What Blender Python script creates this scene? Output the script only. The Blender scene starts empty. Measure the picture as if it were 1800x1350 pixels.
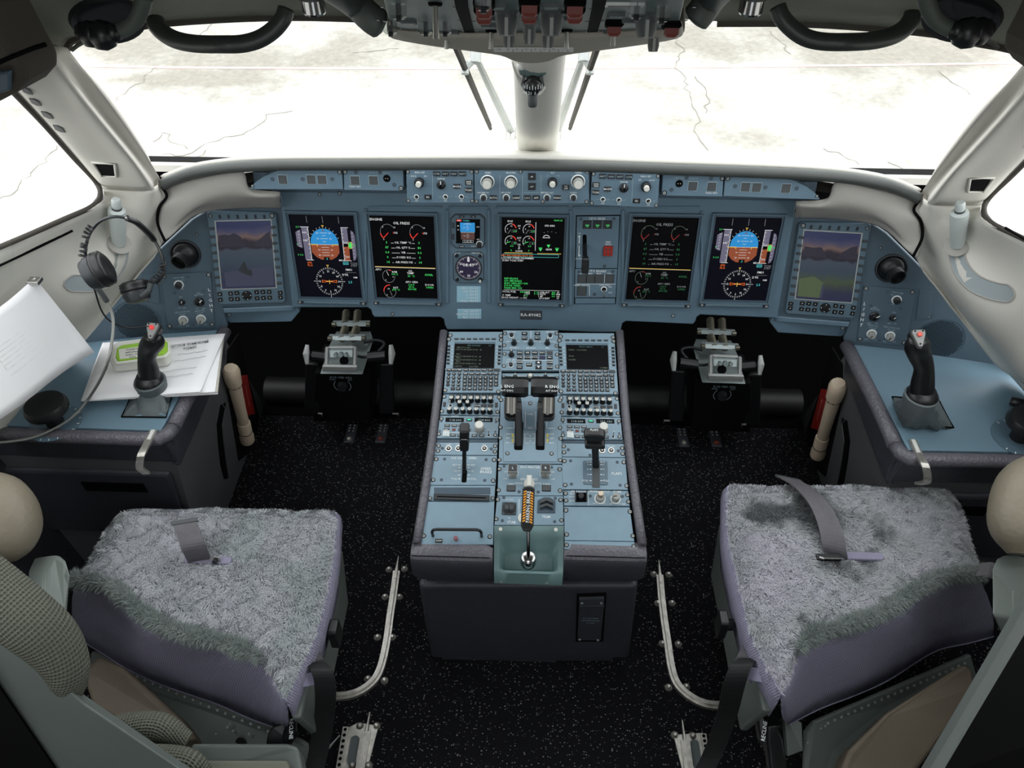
import bpy, bmesh, math, random
from mathutils import Vector as V, Matrix
from math import sin, cos, tan, radians as R, pi, atan2, hypot
random.seed(7)
SC = bpy.context.scene
COL = SC.collection
# ------------------------------------------------------------ camera, sky, lamps, exposure
FPX = 1352.0
CAM = V((0, 0, 1.98))
PITCH, YAW = R(44.0), R(2.0)
cam_d = bpy.data.cameras.new('camera')
cam_d.sensor_width = 36
cam_d.lens = FPX / 1800 * 36
cam_d.clip_start = .05
cam_o = bpy.data.objects.new('camera', cam_d)
COL.objects.link(cam_o)
cam_o.location = CAM
cam_o.rotation_euler = (pi / 2 - PITCH, 0, YAW)
SC.camera = cam_o
SC.view_settings.view_transform = 'Standard'
SC.view_settings.look = 'None'
SC.view_settings.gamma = 1
SC.view_settings.use_curve_mapping = False
SC.view_settings.exposure = 0.0
w = bpy.data.worlds.new('overcast sky')
SC.world = w
w.use_nodes = True
bg = w.node_tree.nodes['Background']
bg.inputs[0].default_value = (0.97, 0.985, 1.0, 1)
bg.inputs[1].default_value = 3.0
def area(name, loc, rot, sx, sy, power, color=(1, 1, 1)):
    l = bpy.data.lights.new(name, 'AREA')
    l.shape = 'RECTANGLE'; l.size = sx; l.size_y = sy; l.energy = power; l.color = color
    o = bpy.data.objects.new(name, l); COL.objects.link(o)
    o.location = loc; o.rotation_euler = rot
    return o
area('aft_fill_light', (0, -1.25, 1.25), (R(80), 0, 0), .75, 1.5, 5, (.92, .97, 1))  # added fill from behind the camera for the aft-facing panels
area('ceiling_fill_light', (0, -.35, 2.06), (R(12), 0, 0), .5, .35, 4.5, (.95, .98, 1))  # added unseen ceiling fill that lifts the cabin interior

# ------------------------------------------------------------ geometry from viewing rays to real planes
_q = cam_o.rotation_euler.to_matrix()
RT, UP, FW = _q @ V((1, 0, 0)), _q @ V((0, 1, 0)), _q @ V((0, 0, -1))
def ray(px, py): return FW + RT * ((px - 900) / FPX) + UP * ((675 - py) / FPX)
def Z(px, py, z): d = ray(px, py); return CAM + d * ((z - CAM.z) / d.z)
def Y(px, py, y): d = ray(px, py); return CAM + d * (y / d.y)
def X(px, py, x): d = ray(px, py); return CAM + d * (x / d.x)
def pix(p):
    d = V(p) - CAM; k = d.dot(FW)
    return (900 + FPX * d.dot(RT) / k, 675 - FPX * d.dot(UP) / k)
def MX(p): return V((-p[0], p[1], p[2]))
class Plane:
    def __init__(s, o, u, v):
        s.o = V(o); s.u = V(u).normalized(); v = V(v)
        s.n = s.u.cross(v).normalized(); s.v = s.n.cross(s.u).normalized()
    def hit(s, px, py, h=0.0):
        d = ray(px, py); o = s.o + s.n * h
        return CAM + d * ((o - CAM).dot(s.n) / d.dot(s.n))
    def uv(s, px, py, h=0.0):
        p = s.hit(px, py, h) - s.o
        return p.dot(s.u), p.dot(s.v)
    def w(s, u, v, h=0.0): return s.o + s.u * u + s.v * v + s.n * h
    def mat(s):
        return Matrix(((s.u.x, s.v.x, s.n.x, s.o.x), (s.u.y, s.v.y, s.n.y, s.o.y), (s.u.z, s.v.z, s.n.z, s.o.z), (0, 0, 0, 1)))
    def mirror(s):
        return Plane(MX(s.o), (s.u.x, -s.u.y, -s.u.z), MX(s.v))
# ------------------------------------------------------------ materials
def lin(c):
    out = []
    for x in c[:3]:
        x /= 255.0
        out.append(x / 12.92 if x <= .04045 else ((x + .055) / 1.055) ** 2.4)
    return (*out, 1)
MATS = {}
def mat(name, rgb, rough=.5, metal=0, noise=0, nscale=8, bump=0, bscale=200, btype='NOISE', spec=.5, sheen=0):
    m = bpy.data.materials.new(name); m.use_nodes = True
    nt = m.node_tree; N = nt.nodes; Lk = nt.links
    b = N['Principled BSDF']; c = lin(rgb)
    b.inputs['Base Color'].default_value = c
    b.inputs['Roughness'].default_value = rough
    b.inputs['Metallic'].default_value = metal
    b.inputs['Specular IOR Level'].default_value = spec
    if sheen: b.inputs['Sheen Weight'].default_value = sheen
    tc = N.new('ShaderNodeTexCoord')
    if noise:
        n = N.new('ShaderNodeTexNoise'); n.inputs['Scale'].default_value = nscale; n.inputs['Detail'].default_value = 6
        Lk.new(tc.outputs['Object'], n.inputs['Vector'])
        r = N.new('ShaderNodeMapRange'); r.inputs[1].default_value = .3; r.inputs[2].default_value = .7
        r.inputs[3].default_value = 1 - noise; r.inputs[4].default_value = 1 + noise
        Lk.new(n.outputs[0], r.inputs[0])
        h = N.new('ShaderNodeVectorMath'); h.operation = 'SCALE'; h.inputs[0].default_value = c[:3]
        Lk.new(r.outputs[0], h.inputs['Scale']); Lk.new(h.outputs[0], b.inputs['Base Color'])
    if bump:
        if btype == 'NOISE':
            n = N.new('ShaderNodeTexNoise'); n.inputs['Scale'].default_value = bscale; n.inputs['Detail'].default_value = 3; out = n.outputs[0]
        else:
            n = N.new('ShaderNodeTexVoronoi'); n.inputs['Scale'].default_value = bscale; out = n.outputs[0]
        Lk.new(tc.outputs['Object'], n.inputs['Vector'])
        bp = N.new('ShaderNodeBump'); bp.inputs['Strength'].default_value = bump; bp.inputs['Distance'].default_value = .002
        Lk.new(out, bp.inputs['Height']); Lk.new(bp.outputs[0], b.inputs['Normal'])
    MATS[name] = m
    return m
def emis(name, rgb, s=1.0):
    m = bpy.data.materials.new(name); m.use_nodes = True
    N = m.node_tree.nodes; b = N['Principled BSDF']
    b.inputs['Base Color'].default_value = (.01, .01, .01, 1)
    b.inputs['Roughness'].default_value = .35
    b.inputs['Emission Color'].default_value = lin(rgb)
    b.inputs['Emission Strength'].default_value = s
    MATS[name] = m
    return m
M = MATS
mat('panel_blue', (92, 116, 132), .42, noise=.05, nscale=25, bump=.06, bscale=900)
mat('panel_deep', (62, 80, 94), .5, noise=.05, nscale=20)
mat('unit_blue', (122, 147, 162), .42, noise=.04, nscale=30)
mat('bezel_blue', (84, 106, 120), .4)
mat('side_blue', (72, 90, 103), .5, noise=.06, nscale=14)
mat('teal', (104, 112, 108), .45, noise=.05, nscale=10, bump=.05, bscale=500)
mat('tray_teal', (112, 141, 142), .4, noise=.06, nscale=9)
mat('liner', (206, 204, 196), .6, noise=.03, nscale=5, bump=.08, bscale=600)
mat('liner_grey', (158, 156, 150), .65, noise=.04, nscale=6, bump=.1, bscale=500)
mat('header', (126, 128, 116), .75, noise=.05, nscale=6, bump=.15, bscale=400)
mat('header_dark', (62, 58, 52), .8, noise=.06, nscale=6, bump=.15, bscale=400)
mat('visor_roll', (66, 70, 68), .45, noise=.05, nscale=20)
mat('leather', (92, 90, 98), .38, noise=.08, nscale=30, bump=.6, bscale=160, btype='V')
mat('leather_dark', (56, 57, 64), .5, noise=.08, nscale=18, bump=.35, bscale=220, btype='V')
mat('console_grey', (82, 84, 86), .6, noise=.08, nscale=7, bump=.1, bscale=400)
mat('black', (20, 21, 23), .38)
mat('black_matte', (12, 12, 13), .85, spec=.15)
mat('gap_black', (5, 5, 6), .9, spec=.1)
mat('key_dark', (38, 42, 46), .45)
mat('key_grey', (66, 70, 72), .5)
mat('knob_black', (24, 27, 30), .35)
mat('knob_white', (208, 208, 200), .45)
mat('knob_grey', (148, 150, 146), .5)
mat('print_white', (225, 232, 232), .6)
mat('print_dim', (150, 172, 180), .6)
mat('steel', (188, 188, 184), .32, 1, noise=.08, nscale=40)
mat('steel_worn', (200, 197, 190), .42, .9, noise=.2, nscale=60, bump=.2, bscale=120)
mat('alu_paint', (170, 174, 172), .42, .3, noise=.05, nscale=30)
mat('chrome', (165, 165, 165), .18, 1)
mat('screen', (7, 7, 9), .45, spec=.1)
mat('screen_navy', (14, 13, 26), .45, spec=.12)
mat('red', (170, 36, 30), .45)
mat('red_dull', (110, 50, 42), .55)
mat('orange', (226, 150, 34), .5)
mat('yellow', (206, 190, 70), .5)
mat('tan', (102, 92, 78), .6, noise=.1, nscale=10, bump=.15, bscale=120)
mat('tan_leather', (126, 118, 102), .5, noise=.08, nscale=12, bump=.3, bscale=90, btype='V')
mat('cream', (214, 196, 172), .45, noise=.04, nscale=20)
mat('paper', (244, 244, 246), .8, noise=.02, nscale=9)
mat('paper_edge', (196, 192, 180), .8, noise=.08, nscale=80)
mat('ink', (60, 62, 70), .8)
mat('ink_light', (150, 156, 168), .8)
mat('lime', (150, 200, 50), .4)
mat('box_white', (222, 224, 214), .35)
mat('lilac', (138, 135, 156), .85, noise=.08, nscale=14)
mat('lilac_trim', (148, 145, 170), .85)
mat('webbing', (94, 92, 97), .6, noise=.1, nscale=50, bump=.3, bscale=700)
mat('webbing_black', (26, 26, 28), .7, bump=.3, bscale=700)
mat('rubber_gaiter', (84, 92, 94), .55, bump=.2, bscale=60)
mat('slot_grey', (150, 160, 164), .6)
mat('handle_pale', (188, 196, 194), .4)
mat('pedal_metal', (158, 170, 170), .4, .4, noise=.06, nscale=30)
mat('spring', (120, 118, 104), .4, .8)
mat('placard', (148, 190, 208), .5)
mat('placard_dark', (56, 60, 66), .5)
mat('label_pale', (206, 208, 204), .5)
mat('cable_grey', (120, 122, 118), .5)
mat('pink_cap', (150, 96, 104), .5)
mat('purple_face', (44, 34, 66), .4)
mat('redline', (228, 176, 166), .8)
mat('navy_key', (44, 46, 74), .5)
emis('e_white', (225, 228, 228), .85); emis('e_dim', (150, 156, 158), .6); emis('e_green', (70, 225, 110), .9)
emis('e_red', (235, 60, 50), .9); emis('e_amber', (240, 200, 90), .85); emis('e_orange', (240, 110, 40), .9)
emis('e_sky', (40, 140, 205), .95); emis('e_earth', (150, 75, 45), .85); emis('e_cyan', (90, 215, 220), .8)
emis('e_tape', (120, 116, 140), .7); emis('e_brown', (96, 62, 56), .7); emis('e_teal', (40, 220, 160), 1.2)
emis('e_green2', (50, 130, 80), .55); emis('e_red2', (150, 45, 40), .6); emis('e_mdim', (110, 130, 110), .5); emis('e_mcyan', (70, 130, 130), .5); emis('e_redlamp', (240, 60, 56), .9)
emis('e_bluelamp', (60, 160, 240), .95)

def nodemat(name, build):
    m = bpy.data.materials.new(name); m.use_nodes = True
    build(m.node_tree.nodes, m.node_tree.links, m.node_tree.nodes['Principled BSDF'])
    MATS[name] = m
# black carpet with pale flecks (short loop pile)
def _carpet(N, Lk, b):
    tc = N.new('ShaderNodeTexCoord')
    mp = N.new('ShaderNodeMapping'); mp.inputs['Scale'].default_value = (1.0, 1.5, 1); Lk.new(tc.outputs['Object'], mp.inputs[0])
    v = N.new('ShaderNodeTexVoronoi'); v.inputs['Scale'].default_value = 170; v.inputs['Randomness'].default_value = 1
    Lk.new(mp.outputs[0], v.inputs['Vector'])
    n = N.new('ShaderNodeTexNoise'); n.inputs['Scale'].default_value = 900; Lk.new(tc.outputs['Object'], n.inputs['Vector'])
    sp = N.new('ShaderNodeSeparateColor'); Lk.new(v.outputs['Color'], sp.inputs[0])
    gt = N.new('ShaderNodeMath'); gt.operation = 'GREATER_THAN'; gt.inputs[1].default_value = .74; Lk.new(sp.outputs[0], gt.inputs[0])
    lt = N.new('ShaderNodeMath'); lt.operation = 'LESS_THAN'; lt.inputs[1].default_value = .34; Lk.new(v.outputs['Distance'], lt.inputs[0])
    mu = N.new('ShaderNodeMath'); mu.operation = 'MULTIPLY'; Lk.new(gt.outputs[0], mu.inputs[0]); Lk.new(lt.outputs[0], mu.inputs[1])
    m2 = N.new('ShaderNodeMath'); m2.operation = 'MULTIPLY'; Lk.new(mu.outputs[0], m2.inputs[0]); Lk.new(sp.outputs[1], m2.inputs[1])
    mix = N.new('ShaderNodeMix'); mix.data_type = 'RGBA'
    mix.inputs[6].default_value = (.006, .006, .008, 1); mix.inputs[7].default_value = (.30, .30, .27, 1)
    Lk.new(m2.outputs[0], mix.inputs[0]); Lk.new(mix.outputs[2], b.inputs['Base Color'])
    bp = N.new('ShaderNodeBump'); bp.inputs['Strength'].default_value = .5; bp.inputs['Distance'].default_value = .003
    Lk.new(n.outputs[0], bp.inputs['Height']); Lk.new(bp.outputs[0], b.inputs['Normal'])
    b.inputs['Roughness'].default_value = .9; b.inputs['Specular IOR Level'].default_value = .15
nodemat('carpet', _carpet)
# weathered concrete apron: pale slabs, darker patches, stains; far darkening from haze painted in
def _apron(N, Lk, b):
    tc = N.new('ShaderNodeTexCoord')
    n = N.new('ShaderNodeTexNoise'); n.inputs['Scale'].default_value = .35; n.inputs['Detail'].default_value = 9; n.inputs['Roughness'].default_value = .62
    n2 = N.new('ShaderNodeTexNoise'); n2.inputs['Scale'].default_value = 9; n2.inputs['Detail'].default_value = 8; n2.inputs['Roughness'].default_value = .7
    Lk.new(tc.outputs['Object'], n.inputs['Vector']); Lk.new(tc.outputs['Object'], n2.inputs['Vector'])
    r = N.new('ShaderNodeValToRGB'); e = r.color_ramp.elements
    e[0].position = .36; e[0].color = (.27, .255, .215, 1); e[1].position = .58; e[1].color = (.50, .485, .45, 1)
    sy = N.new('ShaderNodeSeparateXYZ'); Lk.new(tc.outputs['Object'], sy.inputs[0]); dr = N.new('ShaderNodeMapRange'); dr.inputs[1].default_value = 9.0; dr.inputs[2].default_value = 14.5; dr.inputs[3].default_value = .10; dr.inputs[4].default_value = -.07  # haze and reflection dulling of the far ground, put into the colour
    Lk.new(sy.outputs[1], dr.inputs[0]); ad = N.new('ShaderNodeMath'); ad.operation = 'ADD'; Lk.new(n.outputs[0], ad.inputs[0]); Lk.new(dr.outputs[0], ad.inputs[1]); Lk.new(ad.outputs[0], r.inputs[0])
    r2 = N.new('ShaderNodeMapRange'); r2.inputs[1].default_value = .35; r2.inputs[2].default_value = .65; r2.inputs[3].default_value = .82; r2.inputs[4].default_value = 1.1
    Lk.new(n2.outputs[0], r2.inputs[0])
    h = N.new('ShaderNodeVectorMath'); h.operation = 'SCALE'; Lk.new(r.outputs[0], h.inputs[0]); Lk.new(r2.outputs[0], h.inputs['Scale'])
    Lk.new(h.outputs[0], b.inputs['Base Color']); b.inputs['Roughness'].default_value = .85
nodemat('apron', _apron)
# waffle-knit seat cover
def waffle(name, rgb, sc, strength=1.0):
    def f(N, Lk, b):
        uv = N.new('ShaderNodeUVMap')
        sx = N.new('ShaderNodeSeparateXYZ'); Lk.new(uv.outputs[0], sx.inputs[0])
        outs = []
        for k in (0, 1):
            m1 = N.new('ShaderNodeMath'); m1.operation = 'MULTIPLY'; m1.inputs[1].default_value = sc * pi; Lk.new(sx.outputs[k], m1.inputs[0])
            m2 = N.new('ShaderNodeMath'); m2.operation = 'SINE'; Lk.new(m1.outputs[0], m2.inputs[0])
            m3 = N.new('ShaderNodeMath'); m3.operation = 'ABSOLUTE'; Lk.new(m2.outputs[0], m3.inputs[0]); outs.append(m3)
        mn = N.new('ShaderNodeMath'); mn.operation = 'MULTIPLY'; Lk.new(outs[0].outputs[0], mn.inputs[0]); Lk.new(outs[1].outputs[0], mn.inputs[1])
        r = N.new('ShaderNodeMapRange'); r.inputs[1].default_value = .2; r.inputs[2].default_value = .95; r.inputs[3].default_value = 1.0; r.inputs[4].default_value = .45
        Lk.new(mn.outputs[0], r.inputs[0])
        h = N.new('ShaderNodeVectorMath'); h.operation = 'SCALE'; h.inputs[0].default_value = lin(rgb)[:3]; Lk.new(r.outputs[0], h.inputs['Scale'])
        Lk.new(h.outputs[0], b.inputs['Base Color'])
        bp = N.new('ShaderNodeBump'); bp.inputs['Strength'].default_value = strength; bp.inputs['Distance'].default_value = .003; bp.invert = True
        Lk.new(mn.outputs[0], bp.inputs['Height']); Lk.new(bp.outputs[0], b.inputs['Normal'])
        b.inputs['Roughness'].default_value = .9; b.inputs['Specular IOR Level'].default_value = .2
    nodemat(name, f)
waffle('waffle_lilac', (172, 169, 194), 190, .8)
waffle('waffle_grey', (122, 124, 112), 180, 1.0)
# fleece pile, tinted patch by patch (worn, matted and stained fleece)
def fleece(name, a, c, stain, sl, sh):
    def f(N, Lk, b):
        g = N.new('ShaderNodeNewGeometry')
        n = N.new('ShaderNodeTexNoise'); n.inputs['Scale'].default_value = 7; n.inputs['Detail'].default_value = 4; Lk.new(g.outputs['Position'], n.inputs['Vector'])
        r = N.new('ShaderNodeValToRGB'); e = r.color_ramp.elements
        e[0].position = sl; e[0].color = lin(stain); e[1].position = .66; e[1].color = lin(c)
        x = e.new(sh); x.color = lin(a)
        Lk.new(n.outputs[0], r.inputs[0]); Lk.new(r.outputs[0], b.inputs['Base Color'])
        b.inputs['Roughness'].default_value = .9; b.inputs['Specular IOR Level'].default_value = .15; b.inputs['Sheen Weight'].default_value = .3
    nodemat(name, f)
fleece('fleece_left', (186, 189, 194), (194, 194, 202), (172, 179, 181), .34, .45)
fleece('fleece_right', (182, 186, 189), (194, 192, 203), (90, 94, 97), .35, .45)
fleece('fleece_rim', (130, 140, 137), (148, 156, 153), (104, 114, 112), .34, .45)
# glass: clear with a faint reflection
def _glass(N, Lk, b):
    N.remove(b); out = N['Material Output']
    t = N.new('ShaderNodeBsdfTransparent'); t.inputs[0].default_value = (.97, .985, .98, 1)
    g = N.new('ShaderNodeBsdfGlossy'); g.inputs['Roughness'].default_value = .02
    mx = N.new('ShaderNodeMixShader'); mx.inputs[0].default_value = .03; Lk.new(t.outputs[0], mx.inputs[1]); Lk.new(g.outputs[0], mx.inputs[2])
    Lk.new(mx.outputs[0], out.inputs[0])
nodemat('glass', _glass)
def _clearcap(N, Lk, b):
    N.remove(b); out = N['Material Output']
    t = N.new('ShaderNodeBsdfTransparent'); t.inputs[0].default_value = (.8, .84, .82, 1)
    g = N.new('ShaderNodeBsdfGlossy'); g.inputs['Roughness'].default_value = .15
    mx = N.new('ShaderNodeMixShader'); mx.inputs[0].default_value = .18; Lk.new(t.outputs[0], mx.inputs[1]); Lk.new(g.outputs[0], mx.inputs[2])
    Lk.new(mx.outputs[0], out.inputs[0])
nodemat('clear_plastic', _clearcap)
# dim sunset wallpaper shown on the outer screens (a generic lake and hills)
def wallpaper(name, tint):
    def f(N, Lk, b):
        uv = N.new('ShaderNodeUVMap'); sx = N.new('ShaderNodeSeparateXYZ'); Lk.new(uv.outputs[0], sx.inputs[0])
        n = N.new('ShaderNodeTexNoise'); n.inputs['Scale'].default_value = 5; n.inputs['Detail'].default_value = 5; Lk.new(uv.outputs[0], n.inputs['Vector'])
        ma = N.new('ShaderNodeMath'); ma.operation = 'MULTIPLY_ADD'; ma.inputs[1].default_value = .16; Lk.new(n.outputs[0], ma.inputs[0]); Lk.new(sx.outputs[1], ma.inputs[2])
        r = N.new('ShaderNodeValToRGB'); e = r.color_ramp.elements
        cols = [(.0, (46, 50, 78)), (.22, (52, 56, 76)), (.36, tint), (.5, (62, 76, 88)), (.66, (70, 80, 92)), (.69, (44, 42, 50)), (.78, (50, 46, 54)), (.84, (116, 96, 88)), (.93, (76, 76, 102)), (1, (52, 58, 92))]
        e[0].position = 0; e[0].color = lin(cols[0][1]); e[1].position = 1; e[1].color = lin(cols[-1][1])
        for p, c in cols[1:-1]: x = e.new(p); x.color = lin(c)
        Lk.new(ma.outputs[0], r.inputs[0])
        b.inputs['Base Color'].default_value = (.01, .01, .015, 1); b.inputs['Roughness'].default_value = .25
        Lk.new(r.outputs[0], b.inputs['Emission Color']); b.inputs['Emission Strength'].default_value = .62
    nodemat(name, f)
wallpaper('wallpaper_blue', (56, 66, 82)); wallpaper('wallpaper_green', (74, 86, 62))

# ------------------------------------------------------------ mesh helpers
def put(name, me, parent=None, loc=None):
    o = bpy.data.objects.new(name, me); COL.objects.link(o)
    if parent is not None: o.parent = parent
    if loc is not None: o.location = loc
    return o
def tag(o, label, cat, group=None, kind=None):
    o['label'] = label; o['category'] = cat
    if group: o['group'] = group
    if kind: o['kind'] = kind
    return o
def thing(name, label, cat, loc=(0, 0, 0), group=None, mw=None):
    o = bpy.data.objects.new(name, None); COL.objects.link(o); o.empty_display_size = .02
    if mw is not None: o.matrix_world = mw
    else: o.location = loc
    return tag(o, label, cat, group)
def basis(d):
    d = V(d).normalized(); a = V((0, 0, 1)) if abs(d.z) < .9 else V((1, 0, 0))
    u = a.cross(d).normalized(); return u, d.cross(u), d
class MB:
    def __init__(s): s.v = []; s.f = []; s.m = []; s.uv = {}; s.k = 0
    def add(s, vs, fs, k=None):
        n = len(s.v); s.v += [V(x) for x in vs]
        for f in fs: s.f.append([i + n for i in f]); s.m.append(s.k if k is None else k)
        return n
    def cbox(s, x0, y0, z0, x1, y1, z1, c=0, k=None):     # box whose top edges are chamfered
        c = min(c, (x1 - x0) * .45, (y1 - y0) * .45)
        r = lambda i, z: [(x0 + i, y0 + i, z), (x1 - i, y0 + i, z), (x1 - i, y1 - i, z), (x0 + i, y1 - i, z)]
        if c <= 0: vs = r(0, z0) + r(0, z1); L = 2
        else: vs = r(0, z0) + r(0, z1 - c) + r(c, z1); L = 3
        fs = [(3, 2, 1, 0)]
        for l in range(L - 1):
            for i in range(4): a = l * 4 + i; b_ = l * 4 + (i + 1) % 4; fs.append((a, b_, b_ + 4, a + 4))
        t = (L - 1) * 4; fs.append((t, t + 1, t + 2, t + 3))
        s.add(vs, fs, k)
    def obox(s, c, ax, ay, az, k=None):                   # oriented box, half vectors
        c = V(c); ax, ay, az = V(ax), V(ay), V(az)
        vs = [c + ax * i + ay * j + az * l for l in (-1, 1) for j in (-1, 1) for i in (-1, 1)]
        s.add(vs, [(0, 2, 3, 1), (4, 5, 7, 6), (0, 1, 5, 4), (2, 6, 7, 3), (0, 4, 6, 2), (1, 3, 7, 5)], k)
    def prism(s, poly, z0, z1, k=None, c=0):              # 2d polygon (ccw) extruded along z
        n = len(poly)
        a = sum(poly[i][0] * poly[(i + 1) % n][1] - poly[(i + 1) % n][0] * poly[i][1] for i in range(n))
        if a < 0: poly = poly[::-1]
        rings = [[(x, y, z0) for x, y in poly]]
        if c > 0:
            ins = inset(poly, c)
            rings += [[(x, y, z1 - c) for x, y in poly], [(x, y, z1) for x, y in ins]]
        else: rings.append([(x, y, z1) for x, y in poly])
        vs = sum(rings, []); fs = [tuple(range(n))[::-1], tuple(range(len(vs) - n, len(vs)))]
        for l in range(len(rings) - 1):
            for i in range(n): a = l * n + i; b_ = l * n + (i + 1) % n; fs.append((a, b_, b_ + n, a + n))
        s.add(vs, fs, k)
    def slab(s, pts, off, k=None):                        # 3d polygon extruded by a vector
        n = len(pts); off = V(off)
        vs = [V(p) for p in pts] + [V(p) + off for p in pts]
        fs = [tuple(range(n)), tuple(range(n, 2 * n))[::-1]] + [(i + n, (i + 1) % n + n, (i + 1) % n, i) for i in range(n)]
        s.add(vs, fs, k)
    def cyl(s, p0, p1, r0, r1=None, n=12, k=None, cap=True):
        r1 = r0 if r1 is None else r1; p0, p1 = V(p0), V(p1); u, v, d = basis(p1 - p0)
        vs = [p + (u * cos(2 * pi * i / n) + v * sin(2 * pi * i / n)) * r for p, r in ((p0, r0), (p1, r1)) for i in range(n)]
        fs = [(i, (i + 1) % n, (i + 1) % n + n, i + n) for i in range(n)]
        if cap: fs += [tuple(range(n))[::-1], tuple(range(n, 2 * n))]
        s.add(vs, fs, k)
    def lathe(s, prof, o=(0, 0, 0), d=(0, 0, 1), n=16, k=None, cap=True):
        u, v, d = basis(d); o = V(o)
        vs = [o + d * h + (u * cos(2 * pi * i / n) + v * sin(2 * pi * i / n)) * max(r, 1e-5) for r, h in prof for i in range(n)]
        fs = []
        for l in range(len(prof) - 1):
            for i in range(n): a = l * n + i; b_ = l * n + (i + 1) % n; fs.append((a, b_, b_ + n, a + n))
        if cap: fs += [tuple(range(n))[::-1], tuple(range(len(vs) - n, len(vs)))]
        s.add(vs, fs, k)
    def tube(s, path, r, n=8, k=None, flat=1.0, up=None, closed=False):
        path = [V(p) for p in path]; m = len(path); rs = r if isinstance(r, (list, tuple)) else [r] * m
        vs = []; pu = None
        for i, p in enumerate(path):
            if closed: t = path[(i + 1) % m] - path[i - 1]
            else: t = path[min(i + 1, m - 1)] - path[max(i - 1, 0)]
            t = t.normalized()
            if up is not None: u = V(up).cross(t)
            elif pu is None: u = basis(t)[0]
            else: u = pu - t * pu.dot(t)
            u = u.normalized(); pu = u; w_ = t.cross(u)
            vs += [p + (u * cos(2 * pi * j / n) + w_ * sin(2 * pi * j / n) * flat) * rs[i] for j in range(n)]
        fs = []
        for i in range(m if closed else m - 1):
            for j in range(n):
                a = i * n + j; b_ = i * n + (j + 1) % n; c_ = ((i + 1) % m) * n
                fs.append((a, b_, c_ + (j + 1) % n, c_ + j))
        if not closed: fs += [tuple(range(n))[::-1], tuple(range((m - 1) * n, m * n))]
        s.add(vs, fs, k)
    def grid(s, rows, k=None, uvs=None):
        nr, nc = len(rows), len(rows[0]); base = len(s.v); f0 = len(s.f)
        s.add([p for r in rows for p in r], [(i * nc + j, i * nc + j + 1, (i + 1) * nc + j + 1, (i + 1) * nc + j) for i in range(nr - 1) for j in range(nc - 1)], k)
        if uvs:
            fl = [x for r in uvs for x in r]
            for i, x in enumerate(fl): s.uv[base + i] = x
    def strap(s, path, w_, side, th=.0015, k=None):       # flat webbing; side = width direction per point or one vector
        path = [V(p) for p in path]; n = len(path)
        sd = [V(x) for x in side] if isinstance(side, list) else [V(side)] * n
        vs = []
        for i, p in enumerate(path):
            t = (path[min(i + 1, n - 1)] - path[max(i - 1, 0)]).normalized()
            a = sd[i].normalized(); nn = t.cross(a).normalized()
            vs += [p - a * w_ / 2 - nn * th, p + a * w_ / 2 - nn * th, p + a * w_ / 2 + nn * th, p - a * w_ / 2 + nn * th]
        fs = [(3, 2, 1, 0), tuple(range(4 * n - 4, 4 * n))]
        for i in range(n - 1):
            for j in range(4): a = i * 4 + j; b_ = i * 4 + (j + 1) % 4; fs.append((a, b_, b_ + 4, a + 4))
        s.add(vs, fs, k)
    def mesh(s, name, mats, smooth=False):
        me = bpy.data.meshes.new(name)
        me.from_pydata([tuple(x) for x in s.v], [], s.f)
        if not isinstance(mats, (list, tuple)): mats = [mats]
        for m_ in mats: me.materials.append(M[m_])
        if len(mats) > 1: me.polygons.foreach_set('material_index', s.m)
        if s.uv:
            l = me.uv_layers.new(name='UVMap')
            for i, lp in enumerate(me.loops): l.data[i].uv = s.uv.get(lp.vertex_index, (0, 0))
        if smooth:
            me.polygons.foreach_set('use_smooth', [True] * len(me.polygons))
            if smooth != 'all': me.set_sharp_from_angle(angle=R(smooth if isinstance(smooth, (int, float)) and smooth > 1 else 38))
        me.update()
        return me
    def obj(s, name, mats, parent=None, smooth=False, loc=None, kind=None, label=None, recalc=False):
        me = s.mesh(name, mats, smooth)
        if recalc:
            b = bmesh.new(); b.from_mesh(me); bmesh.ops.recalc_face_normals(b, faces=b.faces); b.to_mesh(me); b.free()
        o = put(name, me, parent, loc)
        if kind: o['kind'] = kind
        if label: o['label'] = label
        return o
def inset(poly, c):
    n = len(poly); out = []
    for i in range(n):
        p0, p1, p2 = V(poly[i - 1]), V(poly[i]), V(poly[(i + 1) % n])
        a = (p1 - p0).normalized(); b = (p2 - p1).normalized()
        na, nb = V((-a.y, a.x)), V((-b.y, b.x)); m_ = (na + nb)
        m_ = m_ / max(m_.length_squared, .25) * 2
        out.append(tuple(p1 + m_ * c))
    return out
def rrect(x0, y0, x1, y1, r, n=4):
    out = []
    for cx, cy, a0 in ((x1 - r, y1 - r, 0), (x0 + r, y1 - r, 90), (x0 + r, y0 + r, 180), (x1 - r, y0 + r, 270)):
        for i in range(n + 1): a = R(a0 + 90 * i / n); out.append((cx + r * cos(a), cy + r * sin(a)))
    return out
def circ(x, y, r, n=16, a0=0): return [(x + r * cos(a0 + 2 * pi * i / n), y + r * sin(a0 + 2 * pi * i / n)) for i in range(n)]
def spline(pts, n=8, closed=False):
    pts = [V(p) for p in pts]; m = len(pts); out = []
    for i in range(m if closed else m - 1):
        p1, p2 = pts[i], pts[(i + 1) % m]
        p0 = pts[i - 1] if (closed or i > 0) else p1 * 2 - p2
        p3 = pts[(i + 2) % m] if (closed or i + 2 < m) else p2 * 2 - p1
        for j in range(n):
            t = j / n
            out.append(.5 * (2 * p1 + (p2 - p0) * t + (2 * p0 - 5 * p1 + 4 * p2 - p3) * t * t + (3 * p1 - p0 - 3 * p2 + p3) * t ** 3))
    if not closed: out.append(pts[-1])
    return out
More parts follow.
